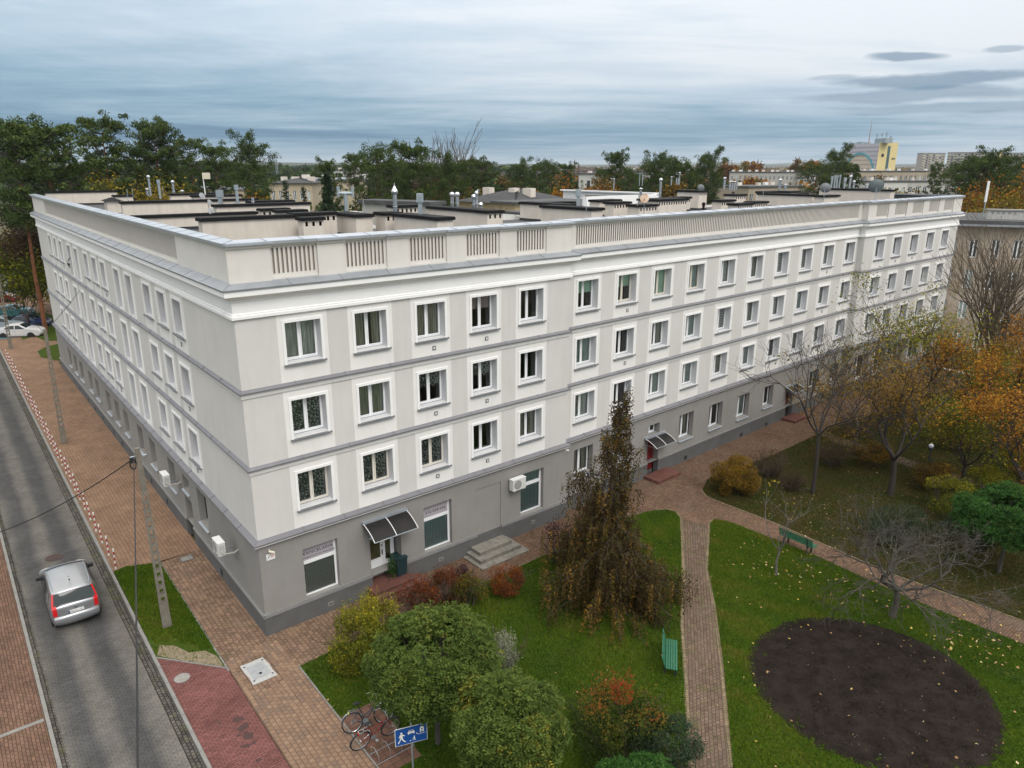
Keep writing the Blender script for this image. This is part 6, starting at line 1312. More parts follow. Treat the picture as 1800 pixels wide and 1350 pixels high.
# ---- bare and sparsely leaved garden trees
def tree(name, p, h, label, seed, bark, leafm=None, nleaf=0, lsize=.12, spread=.75, trunk=.12, th=.3, kids=(3,4), depth=4, clump=.35, lean=(0,0), up=.10, cat='tree', k=5, tintb=.55, limbs=5, shrink=.68, droop=0., wob=.22, group=None, per=9, minr=.006, flat_=1.0):
    t = plant(name, p, label, cat, group); rg_ = random.Random(seed); tb = Tubes(); tips = []; q = np.array([lean[0]*th*h, lean[1]*th*h, th*h]); mid = q*.5+np.array([rg_.uniform(-.1,.1),rg_.uniform(-.1,.1),0])
    tb.seg((0,0,-.15), mid, trunk*1.15, trunk*.95, 8); tb.seg(mid, q, trunk*.95, trunk*.8, 8)
    for i in range(limbs):
        a = i*6.283/limbs+rg_.uniform(-.3,.3); grow(tb, q, (math.cos(a)*spread+lean[0],math.sin(a)*spread+lean[1],1.0), h*(1-th)*.46*rg_.uniform(.85,1.15), trunk*.55, depth-1, rg_, spread*.85, up, kids, 4, wob, shrink, tips, minr, k, droop)
    link('trunk', tb.mesh('trunk', bark), t)
    if leafm and nleaf:
        g = np.random.default_rng(seed); T_ = np.array(tips); cl = max(4, nleaf//per); idx = g.integers(0, len(T_), cl); cc = T_[idx]; k_ = g.integers(0, cl, nleaf); P = cc[k_]+g.normal(0, clump, (nleaf,3))*np.array([1,1,.7*flat_]); ct = g.random(cl)
        add_leaves(t, 'leaves', P, lsize, leafm, tintb+.5*(ct[k_]-.5)+g.normal(0,.13,nleaf), up=.5)
    return t
tree('slim_bare_tree', G(1428,868), 9.6, 'slim bare tree in front of the right-hand front, with a few yellow leaves', 101, bark_dark, f_gold, 70, .20, .85, .11, .36, (3,4), 5, .25, (-.02,0), .13, limbs=5)
tree('young_bare_tree', G(1365,1012), 4.9, 'young pale bare tree with yellow leaves standing beside the end-on bench', 102, bark_pale, f_gold, 26, .14, .55, .05, .25, (2,3), 3, .15, (0,0), .14, limbs=4)
tree('spreading_bare_tree', G(1566,1085), 5.1, 'low spreading bare tree with dense grey twigs beside the diagonal path', 103, bark_grey, None, 0, .1, 1.35, .13, .24, (3,5), 5, .2, (.05,0), .02, limbs=6, shrink=.72, wob=.25)
tree('forked_tree', G(1565,870), 8.3, 'forked tree with hanging dry pods and sparse yellow leaves, middle right', 104, bark_dark, f_brn, 5200, .13, 1.15, .16, .25, (3,4), 4, .42, (-.05,0), .06, limbs=5, tintb=.6, per=26)
tree('yellow_leaved_tree', G(1590,765), 9.0, 'yellow-green leaved tree in front of the far end of the building', 105, bark_dark, f_yel, 5600, .15, 1.0, .14, .28, (3,4), 5, .48, (0,0), .12, limbs=5, tintb=.62, per=30)
tree('yellow_leaved_tree', G(1500,800), 7.2, 'thin twiggy tree with dull yellow leaves left of the forked tree', 106, bark_grey, f_brn, 3800, .13, 1.1, .11, .22, (3,4), 4, .4, (0,0), .08, tintb=.75, per=24)
tree('orange_maple', G(1745,805), 8.6, 'orange and gold maple behind the forked tree, right side', 107, bark_dark, f_or, 9000, .15, .85, .15, .22, (3,4), 4, .42, (0,0), .10, tintb=.55, per=34)
tree('orange_maple', G(1800,905), 7.0, 'golden orange maple nearest the right edge above the green robinia', 108, bark_dark, f_or, 7500, .15, .95, .15, .2, (3,4), 4, .4, (0,0), .08, tintb=.6, per=34)
tree('orange_maple', G(1690,850), 5.4, 'small yellow-green maple left of the larger orange ones', 109, bark_dark, f_yel, 7000, .12, 1.0, .11, .2, (3,4), 4, .38, (0,0), .05, tintb=.45, per=30)
tree('yellow_leaved_tree', G(1690,745), 6.4, 'olive yellow tree between the orange maple and the street at the right', 110, bark_dark, f_yel, 8000, .13, .9, .12, .2, (3,4), 4, .42, (0,0), .08, tintb=.45, per=34)
tree('yellow_leaved_tree', G(1775,735), 6.2, 'brownish olive tree in front of the brown building, right edge', 111, bark_dark, f_brn, 12000, .12, .9, .12, .2, (3,4), 4, .45, (0,0), .08, tintb=.7, per=34)
tree('yellow_leaved_tree', G(1800,690), 6.5, 'brown-leaved tree at the right edge before the brown building', 112, bark_dark, f_brn, 9000, .13, .9, .12, .2, (3,4), 4, .45, (0,0), .08, tintb=.6, per=34)
for i, (px, py, r, kd, lb) in enumerate(((1668,905,1.5,f_yel,'yellow-green understorey bush left of the golden maple'),(1735,880,1.4,f_yel,'olive understorey bush between the two orange maples'),(1640,860,1.2,f_brn,'bronze bush right of the globe lamp'),(1530,820,1.2,f_brn,'olive brown bush between the path and the forked tree'),(1800,840,1.6,f_or,'orange bush at the right edge under the maples'),(1680,790,1.5,f_brn,'brown bush behind the globe lamp'))):
    bush('autumn_bush', G(px,py), (r,r*.9,r*.7), lb, kd, 90+i, 6500, .085, tintb=.45, lumps=34, lumpr=.3)
tree('thin_pale_birch', G(1798,660), 6.0, 'pale thin-stemmed leafless tree by the white line at the right edge', 113, bark_pale, None, 0, .1, .7, .09, .3, (3,4), 4)
# the big pollarded willow
t = plant('bare_willow', (36.2,55.5), 'big leafless willow with a thick leaning trunk and a fan of thin upright branches', 'tree'); rg_ = random.Random(77); tb = Tubes(); q = [np.array([0,0,-.1]), np.array([.5,0,1.6]), np.array([1.3,.2,3.1])]
tb.seg(q[0], q[1], .55, .46, 10); tb.seg(q[1], q[2], .46, .42, 10)
for i in range(26):
    a = rg_.uniform(0, 6.283); s_ = rg_.uniform(.15,1.0); grow(tb, q[2]+np.array([rg_.uniform(-.35,.35),rg_.uniform(-.35,.35),rg_.uniform(-.6,.1)]), (math.cos(a)*s_,math.sin(a)*s_*.8,1.0), rg_.uniform(3.0,4.6), .10, 3, rg_, .38, .07, (2,4), 5, .11, .78, None, .011)
link('trunk', tb.mesh('trunk', mat('willow_bark', (.125,.098,.068), .95, var=.3, vscale=6)), t)

# ------------------------------------------------------------------ pines
def pine_meshes(seed, h, w_, crown0=.45, n=900, top_flat=1.0, dense=1.0):
    rg_ = random.Random(seed); g = np.random.default_rng(seed); tb = Tubes(); tw_ = Tubes(); pts = [np.array([0,0,-.3])]; 
    for i in range(1, 7): pts.append(np.array([rg_.uniform(-.2,.2)*i*.35, rg_.uniform(-.2,.2)*i*.35, h*.93*i/6]))
    for i in range(6): tb.seg(pts[i], pts[i+1], h*.016*(1-i/7.5), h*.016*(1-(i+1)/7.5), 8)
    P = []; Tn = []; nb = int(n/25)
    for b_ in range(nb):
        f = crown0+(1-crown0)*(b_+.5)/nb; z = h*f; i = min(5, int(f/.93*6)); base = pts[i]+(pts[min(i+1,6)]-pts[i])*min(1, max(0, f/.93*6-i)); a = b_*2.4+rg_.uniform(-.4,.4)
        env = math.sin(min(1, (1-f)/(1-crown0)*1.05+.20)*math.pi*.72)**.7; L_ = w_*env*rg_.uniform(.55,1.15)
        d = np.array([math.cos(a),math.sin(a),rg_.uniform(.15,.75)]); e = base+d*L_; mid = base+d*L_*.5+np.array([0,0,-.1*L_]); tw_.seg(base, mid, h*.0035, h*.0025, 4); tw_.seg(mid, e, h*.0025, .02, 3)
        for c_ in range(rg_.randint(4,6)):                       # flattened tufts of needles along the branch
            s_ = rg_.uniform(.35,1.08); cc = base+d*L_*s_+np.array([rg_.gauss(0,.22)*w_*.3,rg_.gauss(0,.22)*w_*.3,rg_.uniform(.0,.5)]); m_ = int(62*dense); rad = w_*rg_.uniform(.14,.25)
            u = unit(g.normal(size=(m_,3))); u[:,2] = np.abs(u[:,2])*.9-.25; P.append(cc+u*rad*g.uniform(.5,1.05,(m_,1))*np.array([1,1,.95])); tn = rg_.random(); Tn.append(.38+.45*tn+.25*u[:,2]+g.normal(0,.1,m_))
    P = np.concatenate(P); Tn = np.concatenate(Tn); V, F = leaves(P, h*.0145, up=.25, aspect=.75)
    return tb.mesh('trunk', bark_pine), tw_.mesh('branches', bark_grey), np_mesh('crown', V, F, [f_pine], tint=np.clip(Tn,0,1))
PM = [pine_meshes(201, 21, 4.4, .52, 1500), pine_meshes(202, 20, 3.6, .42, 1300), pine_meshes(203, 19, 4.8, .5, 1500), pine_meshes(204, 18, 3.2, .36, 1300), pine_meshes(205, 20, 3.9, .6, 1100), pine_meshes(206, 16, 4.2, .3, 1500)]
PH = [21,20,19,18,20,16]
def pine(px, ytop, D, label, kind, group='Scots pines beyond the roofs', wid=1.0, z_=None, rz=None):
    """a pine standing at distance D whose top reaches the picture row ytop"""
    q = at_d(px, ytop, D); h = q.z/PH[kind]/.985; t = plant('scots_pine', (q.x,q.y,-.1), label, 'pine tree', group, rz if rz is not None else (px*1.7) % 6.28); wid *= .64; t.scale = (h*wid, h*wid, h)
    link('trunk', PM[kind][0], t); link('branches', PM[kind][1], t); link('crown', PM[kind][2], t); return t
n_ = at(92,630); t = pine(66,228,n_.y+1.5,'huge Scots pine with a long bare trunk at the far end of the street wing',0,wid=1.7)
pines = [(18,240,78,2,1.2,'broad dark pine at the left edge of the picture'),(112,268,84,3,.9,'lower pine between the two tallest pines at the left'),(175,214,92,1,1.25,'tallest pine above the left wing, second crown from the left edge'),(232,266,96,5,.8,'small dark pine between the second and third tall crowns'),(268,222,98,0,1.1,'tall pine right of the tallest one, behind the thin white flues'),(300,262,100,3,.8,'shorter pine right beside the tall one behind the white flues'),(333,248,120,1,1.15,'dull green pine behind the antenna mast'),(377,262,112,4,1.1,'reddish-trunked pine right of the antenna mast'),(437,261,96,2,.9,'fresh green pine standing alone above the wing corner'),(405,285,130,3,1.,'small pine left of the lone fresh green one'),
 (577,288,105,3,.9,'slim dark pine just left of the tee-shaped flue'),(620,276,150,4,1.0,'open-crowned pine behind the tee-shaped flue'),(660,268,95,5,1.1,'wide pine with yellow branches in the middle of the tree line'),(690,285,105,1,1.1,'dark pine behind the tall orange trunk'),(728,262,88,4,1.0,'pine with a long orange trunk right of centre-left chimneys'),(762,300,110,5,1.0,'low bushy pine right of the orange trunk'),(795,292,100,2,1.0,'rounded pine above the pair of steel flues'),(825,284,125,1,1.1,'dark pine right of the pair of steel flues'),(850,286,128,4,1.1,'pine at the right end of the middle group'),
 (915,293,150,2,1.0,'first pine of the group above the yellow house'),(945,292,160,3,1.1,'second pine of the group above the yellow house'),(968,290,145,5,1.0,'third pine of the group, with an orange trunk'),(995,291,160,1,1.1,'last pine of the group, next to the poplars'),(1083,272,140,0,.9,'tall irregular pine above the courtyard wing'),(1060,305,150,5,.9,'low pine left of the tall irregular one'),(1108,303,150,5,.9,'low pine right of the tall irregular one'),(1150,287,125,2,1.0,'left crown of the dense pine clump above the rusty dish'),(1178,283,130,5,1.1,'middle crown of the dense pine clump'),(1205,290,125,3,1.2,'right crown of the dense pine clump'),(1247,278,140,2,1.0,'lone spreading pine above the roof, right of the clump'),(1225,300,145,5,.9,'low pine beside the lone spreading one'),
 (1472,272,150,2,.95,'tallest pine in front of the hospital tower'),(1436,292,145,5,1.2,'wide low pine left of the tallest one by the tower'),(1497,292,140,3,1.3,'low pine below the tower arch'),(1647,292,170,3,1.0,'small pine in front of the apartment slabs'),(1690,292,115,5,1.2,'left crown of the big dark pines at the right edge'),(1730,283,108,2,1.2,'middle crown of the big dark pines at the right edge'),(1762,278,112,1,1.5,'highest crown of the big dark pines at the right edge'),(1790,290,118,5,1.2,'last dark pine at the right edge')]
for px, yt, D, kd, wd, lb in pines: pine(px, yt, D, lb, kd, wid=wd)
# pointed spruces in the courtyard
def spruce(px, ytop, D, label, w_=1.6, thin=False, seed=1):
    q = at_d(px, ytop, D); h = q.z; t = plant('spruce', (q.x,q.y,-.1), label, 'spruce tree'); g = np.random.default_rng(seed); tb = Tubes(); tb.seg((0,0,0), (0,0,h), .16, .02, 6); P = []; Tn = []
    for i in range(int(h*7)):
        z = h*(1-(i/(h*7))**1.0)*.98; r = w_*(1-z/h)**.8+.12
        if thin and i % 2: continue
        for j in range(7): a = g.uniform(0,6.283); k = 9; s_ = np.linspace(.15,1,k)*g.uniform(.7,1.1); P.append(np.stack([math.cos(a)*r*s_,math.sin(a)*r*s_,z-r*.25*s_+.15*s_**2], 1)+g.normal(0,.07,(k,3))); Tn.append(np.full(k, g.random()*.6)+.25*s_)
    P = np.concatenate(P); link('trunk', tb.mesh('trunk', bark_dark), t); add_leaves(t, 'crown', P, .30 if not thin else .22, f_dk, np.concatenate(Tn), up=.3, aspect=.6)
spruce(573,296,58,'dark pointed spruce rising behind the street corner roof', 2.0, False, 3); spruce(500,313,68,'thin see-through spruce left of the dark pointed one', 1.9, True, 4); spruce(533,325,75,'small thin spruce between the two spruces', 1.3, True, 5)
# leafless and autumn trees of the background
def bgtree(name, px, ytop, D, label, seed, bark, leafm=None, nl=0, spread=.45, depth=4, lsize=.5, kids=(3,4), trunk=None, clump=.9, minr=.03, tintb=.5):
    q = at_d(px, ytop, D); h = q.z*1.0; tree(name, (q.x,q.y,-.1), h, label, seed, bark, leafm, nl, lsize, spread, trunk or h*.016, .2, kids, depth, clump, (0,0), .2, k=4, minr=minr*D/100, per=40, tintb=tintb)
bgtree('bare_tree', 752,250,120,'tall leafless tree with upright twigs, left of a similar pair', 301, bark_twig, spread=.3, minr=.022); bgtree('bare_tree', 772,252,122,'tall leafless tree standing right of its twin above the pines', 302, bark_twig, spread=.32, minr=.022); bgtree('mistletoe_tree', 704,262,118,'bare tree with dark mistletoe balls above the middle pines', 303, bark_twig, f_dk, 500, spread=.6, minr=.022, lsize=.35, clump=.35)
bgtree('bare_tree', 875,350,62,'small leafless garden tree before the yellow house', 304, bark_grey, spread=.8, minr=.03)
for i, (px, yt, D, kd, lb) in enumerate(((240,300,88,f_gold,'small yellow birch behind the left flues'),(1015,318,120,f_or,'orange-brown trees between the pines and the pale hall'),(1040,325,130,f_brn,'brown autumn tree in front of the pale hall'),(1280,282,420,f_or,'slender orange poplar beyond the long grey block'),(1298,290,430,f_gold,'yellow tree crown over the long grey block'),(1320,290,430,f_or,'orange tree crown left of the church spire'),(1303,312,230,f_or,'round orange tree in front of the long grey block'),(1428,285,380,f_or,'orange tree behind the grey block, left of the pines'),(1405,290,380,f_brn,'brown tree beside the orange one left of the pines'),(1558,310,260,f_brn,'brownish tree before the tan block'),(1608,330,190,f_brn,'brown tree among the low flat roofs'),(1795,300,100,f_or,'bright orange tree at the right edge above the brown roof'),(1780,335,92,f_gold,'yellow tree behind the brown building roof'),(425,335,90,f_or,'small orange tree behind the wing roof flues'),(1545,335,120,f_gold,'small yellow tree behind the far parapet'),(780,320,115,f_brn,'brown tree behind the middle pines'),(900,310,260,f_brn,'grey-brown tree left of the pine group'),(1200,330,120,f_brn,'brown bush under the dense pine clump'))):
    bgtree('autumn_tree', px, yt, D, lb, 320+i, bark_twig, kd, 5200 if D < 200 else 3500, .6, 3, .28*D/100+.1, minr=.03, clump=.9)
for i, (px, yt, D, lb) in enumerate(((1010,277,420,'left of two tall bare poplars on the skyline'),(1017,283,424,'right of two tall bare poplars on the skyline'),(845,274,300,'bare poplar behind the right end of the middle pines'),(1226,283,500,'left of the two distant poplars beside the lone pine'),(1231,283,502,'right of the two distant poplars beside the lone pine'))):
    q = at_d(px, yt, D); t = plant('poplar', (q.x,q.y,-.1), lb, 'poplar tree'); rg_ = random.Random(i); tb = Tubes(); tb.seg((0,0,0), (0,0,q.z), .5, .05, 5)
    for k in range(170): z = q.z*rg_.uniform(.15,.9); a = rg_.uniform(0,6.28); r = 1.7*(1-z/q.z)**.5*rg_.uniform(.5,1); tb.seg((0,0,z), (math.cos(a)*r,math.sin(a)*r,z+r*2.6), .09, .05, 3)
    link('trunk', tb.mesh('trunk', mat('poplar_twigs', (.16,.11,.085), .9)), t)
for i, (px, yt, D, kd, lb, n) in enumerate(((45,395,86,f_dry,'brown thicket tree behind the parked cars, left edge',9000),(20,420,88,f_yel,'olive yellow tree above the parked cars',9000),(75,440,92,f_brn,'dull brown tree behind the big pine trunk',8000),(100,380,95,f_brn,'brown tree against the end of the street wing',8000),(30,470,80,f_yel,'low yellow-green bush behind the red parked car',5000))):
    bgtree('autumn_tree', px, yt, D, lb, 360+i, bark_twig, kd, n, .8, 4, .30, clump=1.0, tintb=.35)
# small grass patch and hedge by the big pine
flat('grass_patch', [at(66,618),at(80,610),at(120,600),at(140,640),at(128,650),at(112,636),at(90,632),at(72,628)], .02, grass_m)
flat('grass_patch', [at(20,560),at(75,548),at(110,560),at(108,598),at(80,600),at(60,590),at(40,598)], .012, grass_m)

# ------------------------------------------------------------------ lawns: blades, fallen leaves
from mathutils.geometry import tessellate_polygon
def in_poly(pts, n, g):
    P2 = [Vector((p[0], p[1], 0)) for p in pts]; tr = tessellate_polygon([P2]); A = np.array([[P2[i][:2] for i in t_] for t_ in tr]); ar = .5*np.abs((A[:,1,0]-A[:,0,0])*(A[:,2,1]-A[:,0,1])-(A[:,2,0]-A[:,0,0])*(A[:,1,1]-A[:,0,1]))
    k = g.choice(len(A), n, p=ar/ar.sum()); u, v = g.random(n), g.random(n); w_ = u+v > 1; u[w_], v[w_] = 1-u[w_], 1-v[w_]; q = A[k,0]+(A[k,1]-A[k,0])*u[:,None]+(A[k,2]-A[k,0])*v[:,None]; return q
f_grass = fol('grass_blades', [(0,(.020,.044,.003)),(.35,(.050,.100,.005)),(.7,(.088,.145,.008)),(.9,(.13,.15,.015)),(1,(.19,.155,.04))], .2)
f_rough = fol('rough_grass_blades', [(0,(.016,.022,.004)),(.3,(.034,.044,.006)),(.55,(.055,.060,.010)),(.8,(.085,.065,.020)),(1,(.13,.085,.030))], .2)
def blades(name, pts, n, label, seed, keep=None, hmin=.035, hmax=.085, base=.02, gm=None):
    g = np.random.default_rng(seed); q = in_poly(pts, n, g)
    if keep is not None: q = q[keep(q)]
    n = len(q); a = g.uniform(0, 6.283, n); h = g.uniform(hmin, hmax, n); w_ = g.uniform(.012,.024,n); lean = g.normal(0,.035,(n,2))
    # patchiness of length and tone from a few smooth waves
    f = np.zeros(n)
    for i in range(7): kx, ky = g.normal(0,.9,2)*(1+i*.5); f += np.sin(q[:,0]*kx+q[:,1]*ky+g.uniform(0,6.28))/(1+i*.35)
    f /= 2.6; h *= 1+.3*f; B = np.concatenate([q, np.full((n,1), base-.005)], 1); dx = np.stack([np.cos(a), np.sin(a), np.zeros(n)], 1)*w_[:,None]
    V = np.stack([B-dx, B+dx, B+np.concatenate([lean, h[:,None]], 1)], 1).reshape(-1,3); F = np.arange(n*3).reshape(-1,3); tint = np.clip(.50+.34*f+g.normal(0,.15,n), 0, 1)
    o = link(name, np_mesh(name, V, F, [gm or f_grass], tint=tint)); return tag(o, label, 'grass', kind='stuff')
off_soil = lambda q: (np.hypot(q[:,0]-sc_.x, q[:,1]-sc_.y)+.10*np.sin(q[:,0]*9)*np.sin(q[:,1]*8)+rn.normal(0,.07,len(q))) > sr*.965
def no_bay(q):
    s_ = (q[:,0]-P0.x)*dL.x+(q[:,1]-P0.y)*dL.y; n_ = -((q[:,0]-P0.x)*inL.x+(q[:,1]-P0.y)*inL.y); return ~((s_ < -5.8) & (s_ > -8.95) & (n_ > -1.52))
def no_sand(q):
    s_ = (q[:,0]-P0.x)*dL.x+(q[:,1]-P0.y)*dL.y; n_ = -((q[:,0]-P0.x)*inL.x+(q[:,1]-P0.y)*inL.y); e = s_-(n_-1.9)*1.15; return (e > .55+.4*np.sin(q[:,0]*5)*np.cos(q[:,1]*4)) | (rn.random(len(q)) < .10)
blades('grass', lawn1, 230000, 'short green grass of the lawn left of the straight path', 11, no_bay)
l2 = [p for p in lawn2 if True]; l2n = [Vector(p) for p in ((10.08,33.7,0),(10.2,34.1,0),(10.45,34.35,0),(10.8,34.3,0),(11.3,33.95,0),(14.22,30.74,0),(16.83,27.17,0),(19.59,24.11,0),(21.5,21.9,0),(18,16.5,0),(6.4,16.5,0),(6.74,18.06,0),(7.7,22.5,0),(8.45,26.4,0),(8.91,29.54,0),(9.6,32.0,0))]
blades('grass', l2n, 210000, 'short green grass of the lawn around the soil bed', 12, off_soil)
blades('grass', lawn3[0:6]+[Vector((24,21.5,0)),Vector((34,34,0)),Vector((36,56,0))]+lawn3[-4:], 150000, 'rougher grass of the lawn under the autumn trees', 13, None, .04, .11, gm=f_rough)
blades('grass', verge, 26000, 'green grass of the verge at the nearest pole', 14, no_sand, .03, .08)
f_fall = fol('fallen_leaves', [(0,(.20,.11,.045)),(.3,(.34,.20,.10)),(.6,(.42,.30,.14)),(.8,(.50,.40,.06)),(1,(.52,.47,.30))], .1)
def fallen(name, q, size, label, z=.06):
    g = np.random.default_rng(len(q)); P = np.concatenate([q, np.full((len(q),1), z)], 1); V, F = leaves(P, size, up=1.6, aspect=1.25); o = link(name, np_mesh(name, V, F, [f_fall], tint=g.random(len(q)))); return tag(o, label, 'leaves', kind='stuff')
g = np.random.default_rng(4)
fallen('fallen_leaves', np.concatenate([in_poly(l2n, 110, g), g.normal([13.5,28.6],[1.6,1.3],(70,2)), g.normal([18.2,24.0],[1.4,.9],(90,2)), g.normal([12,30],[1,1],(30,2))]), .115, 'yellow and tan leaves fallen on the lawn by the soil bed', .075)
fallen('fallen_leaves', in_poly(lawn1, 150, g), .085, 'few pale leaves fallen on the lawn left of the path', .07)
fallen('fallen_leaves', np.concatenate([in_poly(lawn3[0:6]+[Vector((24,21.5,0)),Vector((34,34,0)),Vector((36,56,0))]+lawn3[-4:], 380, g), g.normal([17,34],[2.5,2.5],(220,2))]), .075, 'many yellow leaves fallen under the trees on the right', .08)
qd = in_disc(24)[:,:2]; fallen('fallen_leaves', qd, .09, 'scattered leaves on the bare soil bed', .14)
fallen('fallen_leaves', np.concatenate([in_poly([AF(2,.2),AF(15.5,.2),AF(15.5,2.2),AF(2,2.2)], 60, g), in_poly([LF(8,.2),LF(40,.2),LF(40,3.4),LF(8,3.4)], 70, g), in_poly([(5.6,18,0),(6.7,18,0),(8.7,30,0),(7.8,30,0)], 40, g)]), .05, 'small leaves lying on the pavements', .02)
# ------------------------------------------------------------------ buildings beyond
dk_glass = mat('far_window_glass', (.045,.055,.065), .12, spec=.7)
def block(name, pL, DL, pR, DR, zt, depth, rows, cols, wm, label, rm=felt_grey, cat='building', z0=-.2, fh=None, winw=.5, winh=.55, white=True, roofbits=6, gable=False, hip=0., left_windows=0, frames=True):
    """a house whose front runs between two places seen at picture columns pL and pR; returns (root, frame, length)"""
    a = at_d(pL, 290, DL); c = at_d(pR, 290, DR); a.z = c.z = 0; d = c-a; ln = d.length; ang = math.atan2(d.y, d.x); T = Matrix.Rotation(0, 4, 'Z')
    t = thing(name, a, label, cat, rz=ang); b = MB(); ops = []; fh = fh or (zt-1.0)/rows; cw = ln/cols; r_ = random.Random(int(pL*7+DL))
    for i in range(cols):
        for j in range(rows):
            x = (i+.5)*cw; z = zt-.9-(j+.45)*fh; w_ = cw*winw; h = fh*winh; ops.append((x-w_/2, x+w_/2, z-h/2, z+h/2, .18, 0, None))
    gwall(b, 0, ln, z0, zt, ops, lambda x, z: 0)
    b.quad((ln,0,z0),(ln,depth,z0),(ln,depth,zt),(ln,0,zt)); b.quad((0,depth,z0),(0,0,z0),(0,0,zt),(0,depth,zt)) if not left_windows else None; b.quad((ln,depth,z0),(0,depth,z0),(0,depth,zt),(ln,depth,zt))
    if left_windows:
        bb = MB(Matrix.Rotation(R(-90), 4, 'Z') @ Matrix.Translation((-depth,0,0))); o2 = [(depth*(i+.5)/left_windows-.8, depth*(i+.5)/left_windows+.8, zt-.9-(j+.45)*fh-fh*.27, zt-.9-(j+.45)*fh+fh*.27, .18, 0, None) for i in range(left_windows) for j in range(rows)]
        gwall(bb, 0, depth, z0, zt, o2, lambda x, z: 0); n0 = len(b.v); b.v += bb.v; b.f += [tuple(i+n0 for i in f) for f in bb.f]; b.m += bb.m
    part('wall', b, wm, t)
    g = MB(); fr_ = MB()
    for (x0, x1, z1, z2, *_r) in ops:
        g.quad((x0,.17,z1),(x1,.17,z1),(x1,.17,z2),(x0,.17,z2), 1 if r_.random() < .22 else 0)
        if frames: q = .09; xm = (x0+x1)/2; fr_.box(x0,x1,.10,.16,z1,z1+q); fr_.box(x0,x1,.10,.16,z2-q,z2); fr_.box(x0,x0+q,.10,.16,z1,z2); fr_.box(x1-q,x1,.10,.16,z1,z2); fr_.box(xm-q*.6,xm+q*.6,.10,.16,z1,z2)
    part('window_panes', g, [dk_glass, CM['greyb']], t, kind='stuff')
    if frames: part('window_frames', fr_, pvc, t, kind='stuff')
    f = MB()
    if hip: f.add([(-.5,-.5,zt),(ln+.5,-.5,zt),(ln+.5,depth+.5,zt),(-.5,depth+.5,zt),(depth*.45,depth/2,zt+hip),(ln-depth*.45,depth/2,zt+hip)], [(0,1,5,4),(1,2,5),(2,3,4,5),(3,0,4),(0,3,2,1)])
    else: f.box(-.35,ln+.35,-.35,depth+.35,zt+.003,zt+.35)
    ro = part('roof', f, rm, t)
    for i in range(roofbits):
        x = ln*(i+r_.uniform(.2,.8))/roofbits; y = r_.uniform(.3,.7)*depth; b = MB(); b.box(x-r_.uniform(.3,.9),x+r_.uniform(.3,.9),y-.45,y+.45,zt+.1,zt+(1.1 if not hip else hip*.7+.45)); part('chimney', b, [chim_m, white_paint][i % 2 if roofbits > 4 else 0], ro)
    return t, ang, ln
brownw = mat('brown_render', (.36,.285,.215), .95, col2=(.46,.40,.33), vscale=.5, bump=.4, bscale=14, stains=.45, fine=(5,.18)); tanw = mat('tan_render', (.36,.30,.23), .95, var=.12, vscale=.3, stains=.2); creamw = mat('cream_render', (.46,.39,.28), .95, var=.1, vscale=.4, stains=.2)
greyw = mat('pale_grey_render', (.42,.41,.38), .95, var=.1, vscale=.3, stains=.2); yelw = mat('yellow_render', (.47,.38,.23), .95, var=.12, vscale=.5, stains=.25); whitew = mat('white_render', (.55,.54,.51), .95, var=.08, vscale=.3)
# brown building at the right: front seen face on behind the willow
t, ang, ln = block('brown_building', 1640, 71.5, 2150, 64, 12.35, 13, 4, 12, brownw, 'old brown rendered four-storey building with grey felt roof behind the bare willow, right edge', felt_grey, fh=2.92, winw=.42, winh=.60, roofbits=0)
b = MB(); b.box(-.6,ln+.6,-.75,-.0,12.28,12.352); b.box(-.62,ln+.62,-.8,-.74,12.2,12.38); part('gutter', b, zinc, t)
for x0, x1 in ((5.6,8.6),(10.3,14.2),(18,22)): b = MB(); b.box(x0,x1,2.2,3.1,12.7,13.5); part('chimney', b, mat('white_brick', (.50,.49,.47), .9, var=.35, vscale=5), t); b = MB(); b.box(x0-.1,x1+.1,2.1,3.2,13.502,13.62); [b.box(x0+.3+k*.45,x0+.5+k*.45,2.18,2.19,13.2,13.4) for k in range(int((x1-x0)/.45)-1)]; part('chimney_cap', b, concrete, t)
p = at_d(1735,338,71); t2 = thing('antenna_mast', (p.x,p.y,13.0), 'white panel antenna on the roof of the brown building', 'antenna'); b = MB(); b.tube([(0,0,-.4),(.05,0,3.0)], .05, 6); part('pole', b, steel_dull, t2); b = MB(); b.box(-.09,.09,-.06,.06,1.3,3.2); part('panel', b, white_paint, t2)
# hospital tower
M0 = at_d(1541,290,600); L0 = at_d(1481,290,652); R0_ = at_d(1574,290,607); M0.z = L0.z = R0_.z = 0; ZT = 34.6
d = M0-L0; lnT = d.length; angT = math.atan2(d.y, d.x); t = thing('hospital_tower', L0, 'tall block with a turquoise arch and a yellow end wall, on the skyline', 'tower block', rz=angT)
lilac = mat('lilac_panels', (.50,.48,.53), .8, var=.1, vscale=.2); inarch = mat('sand_panels', (.60,.50,.40), .8, var=.08, vscale=.2); turq = mat('turquoise_panel', (.08,.32,.36), .5); yell = mat('yellow_end_wall', (.66,.55,.26), .8, var=.06, vscale=.2)
ax, ar_, ah = lnT*.5, lnT*.40, 18.5
ar_ = lnT*.43; AZ, AH = 9.0, 17.5
def archm(x, z): return 1 if z < AZ and abs(x-ax) < ar_ or ((x-ax)/ar_)**2+((z-AZ)/AH)**2 < 1 else 0
b = MB(); ops = []; nc, nr_ = 16, 10
for i in range(nc):
    for j in range(nr_): x = lnT*(i+.5)/nc; z = 1.8+j*(ZT-2)/nr_; ops.append((x-.62,x+.62,z,z+1.25,.2,0,None))
gwall(b, 0, lnT, -.2, ZT, ops, archm); part('front_wall', b, [lilac, inarch], t)
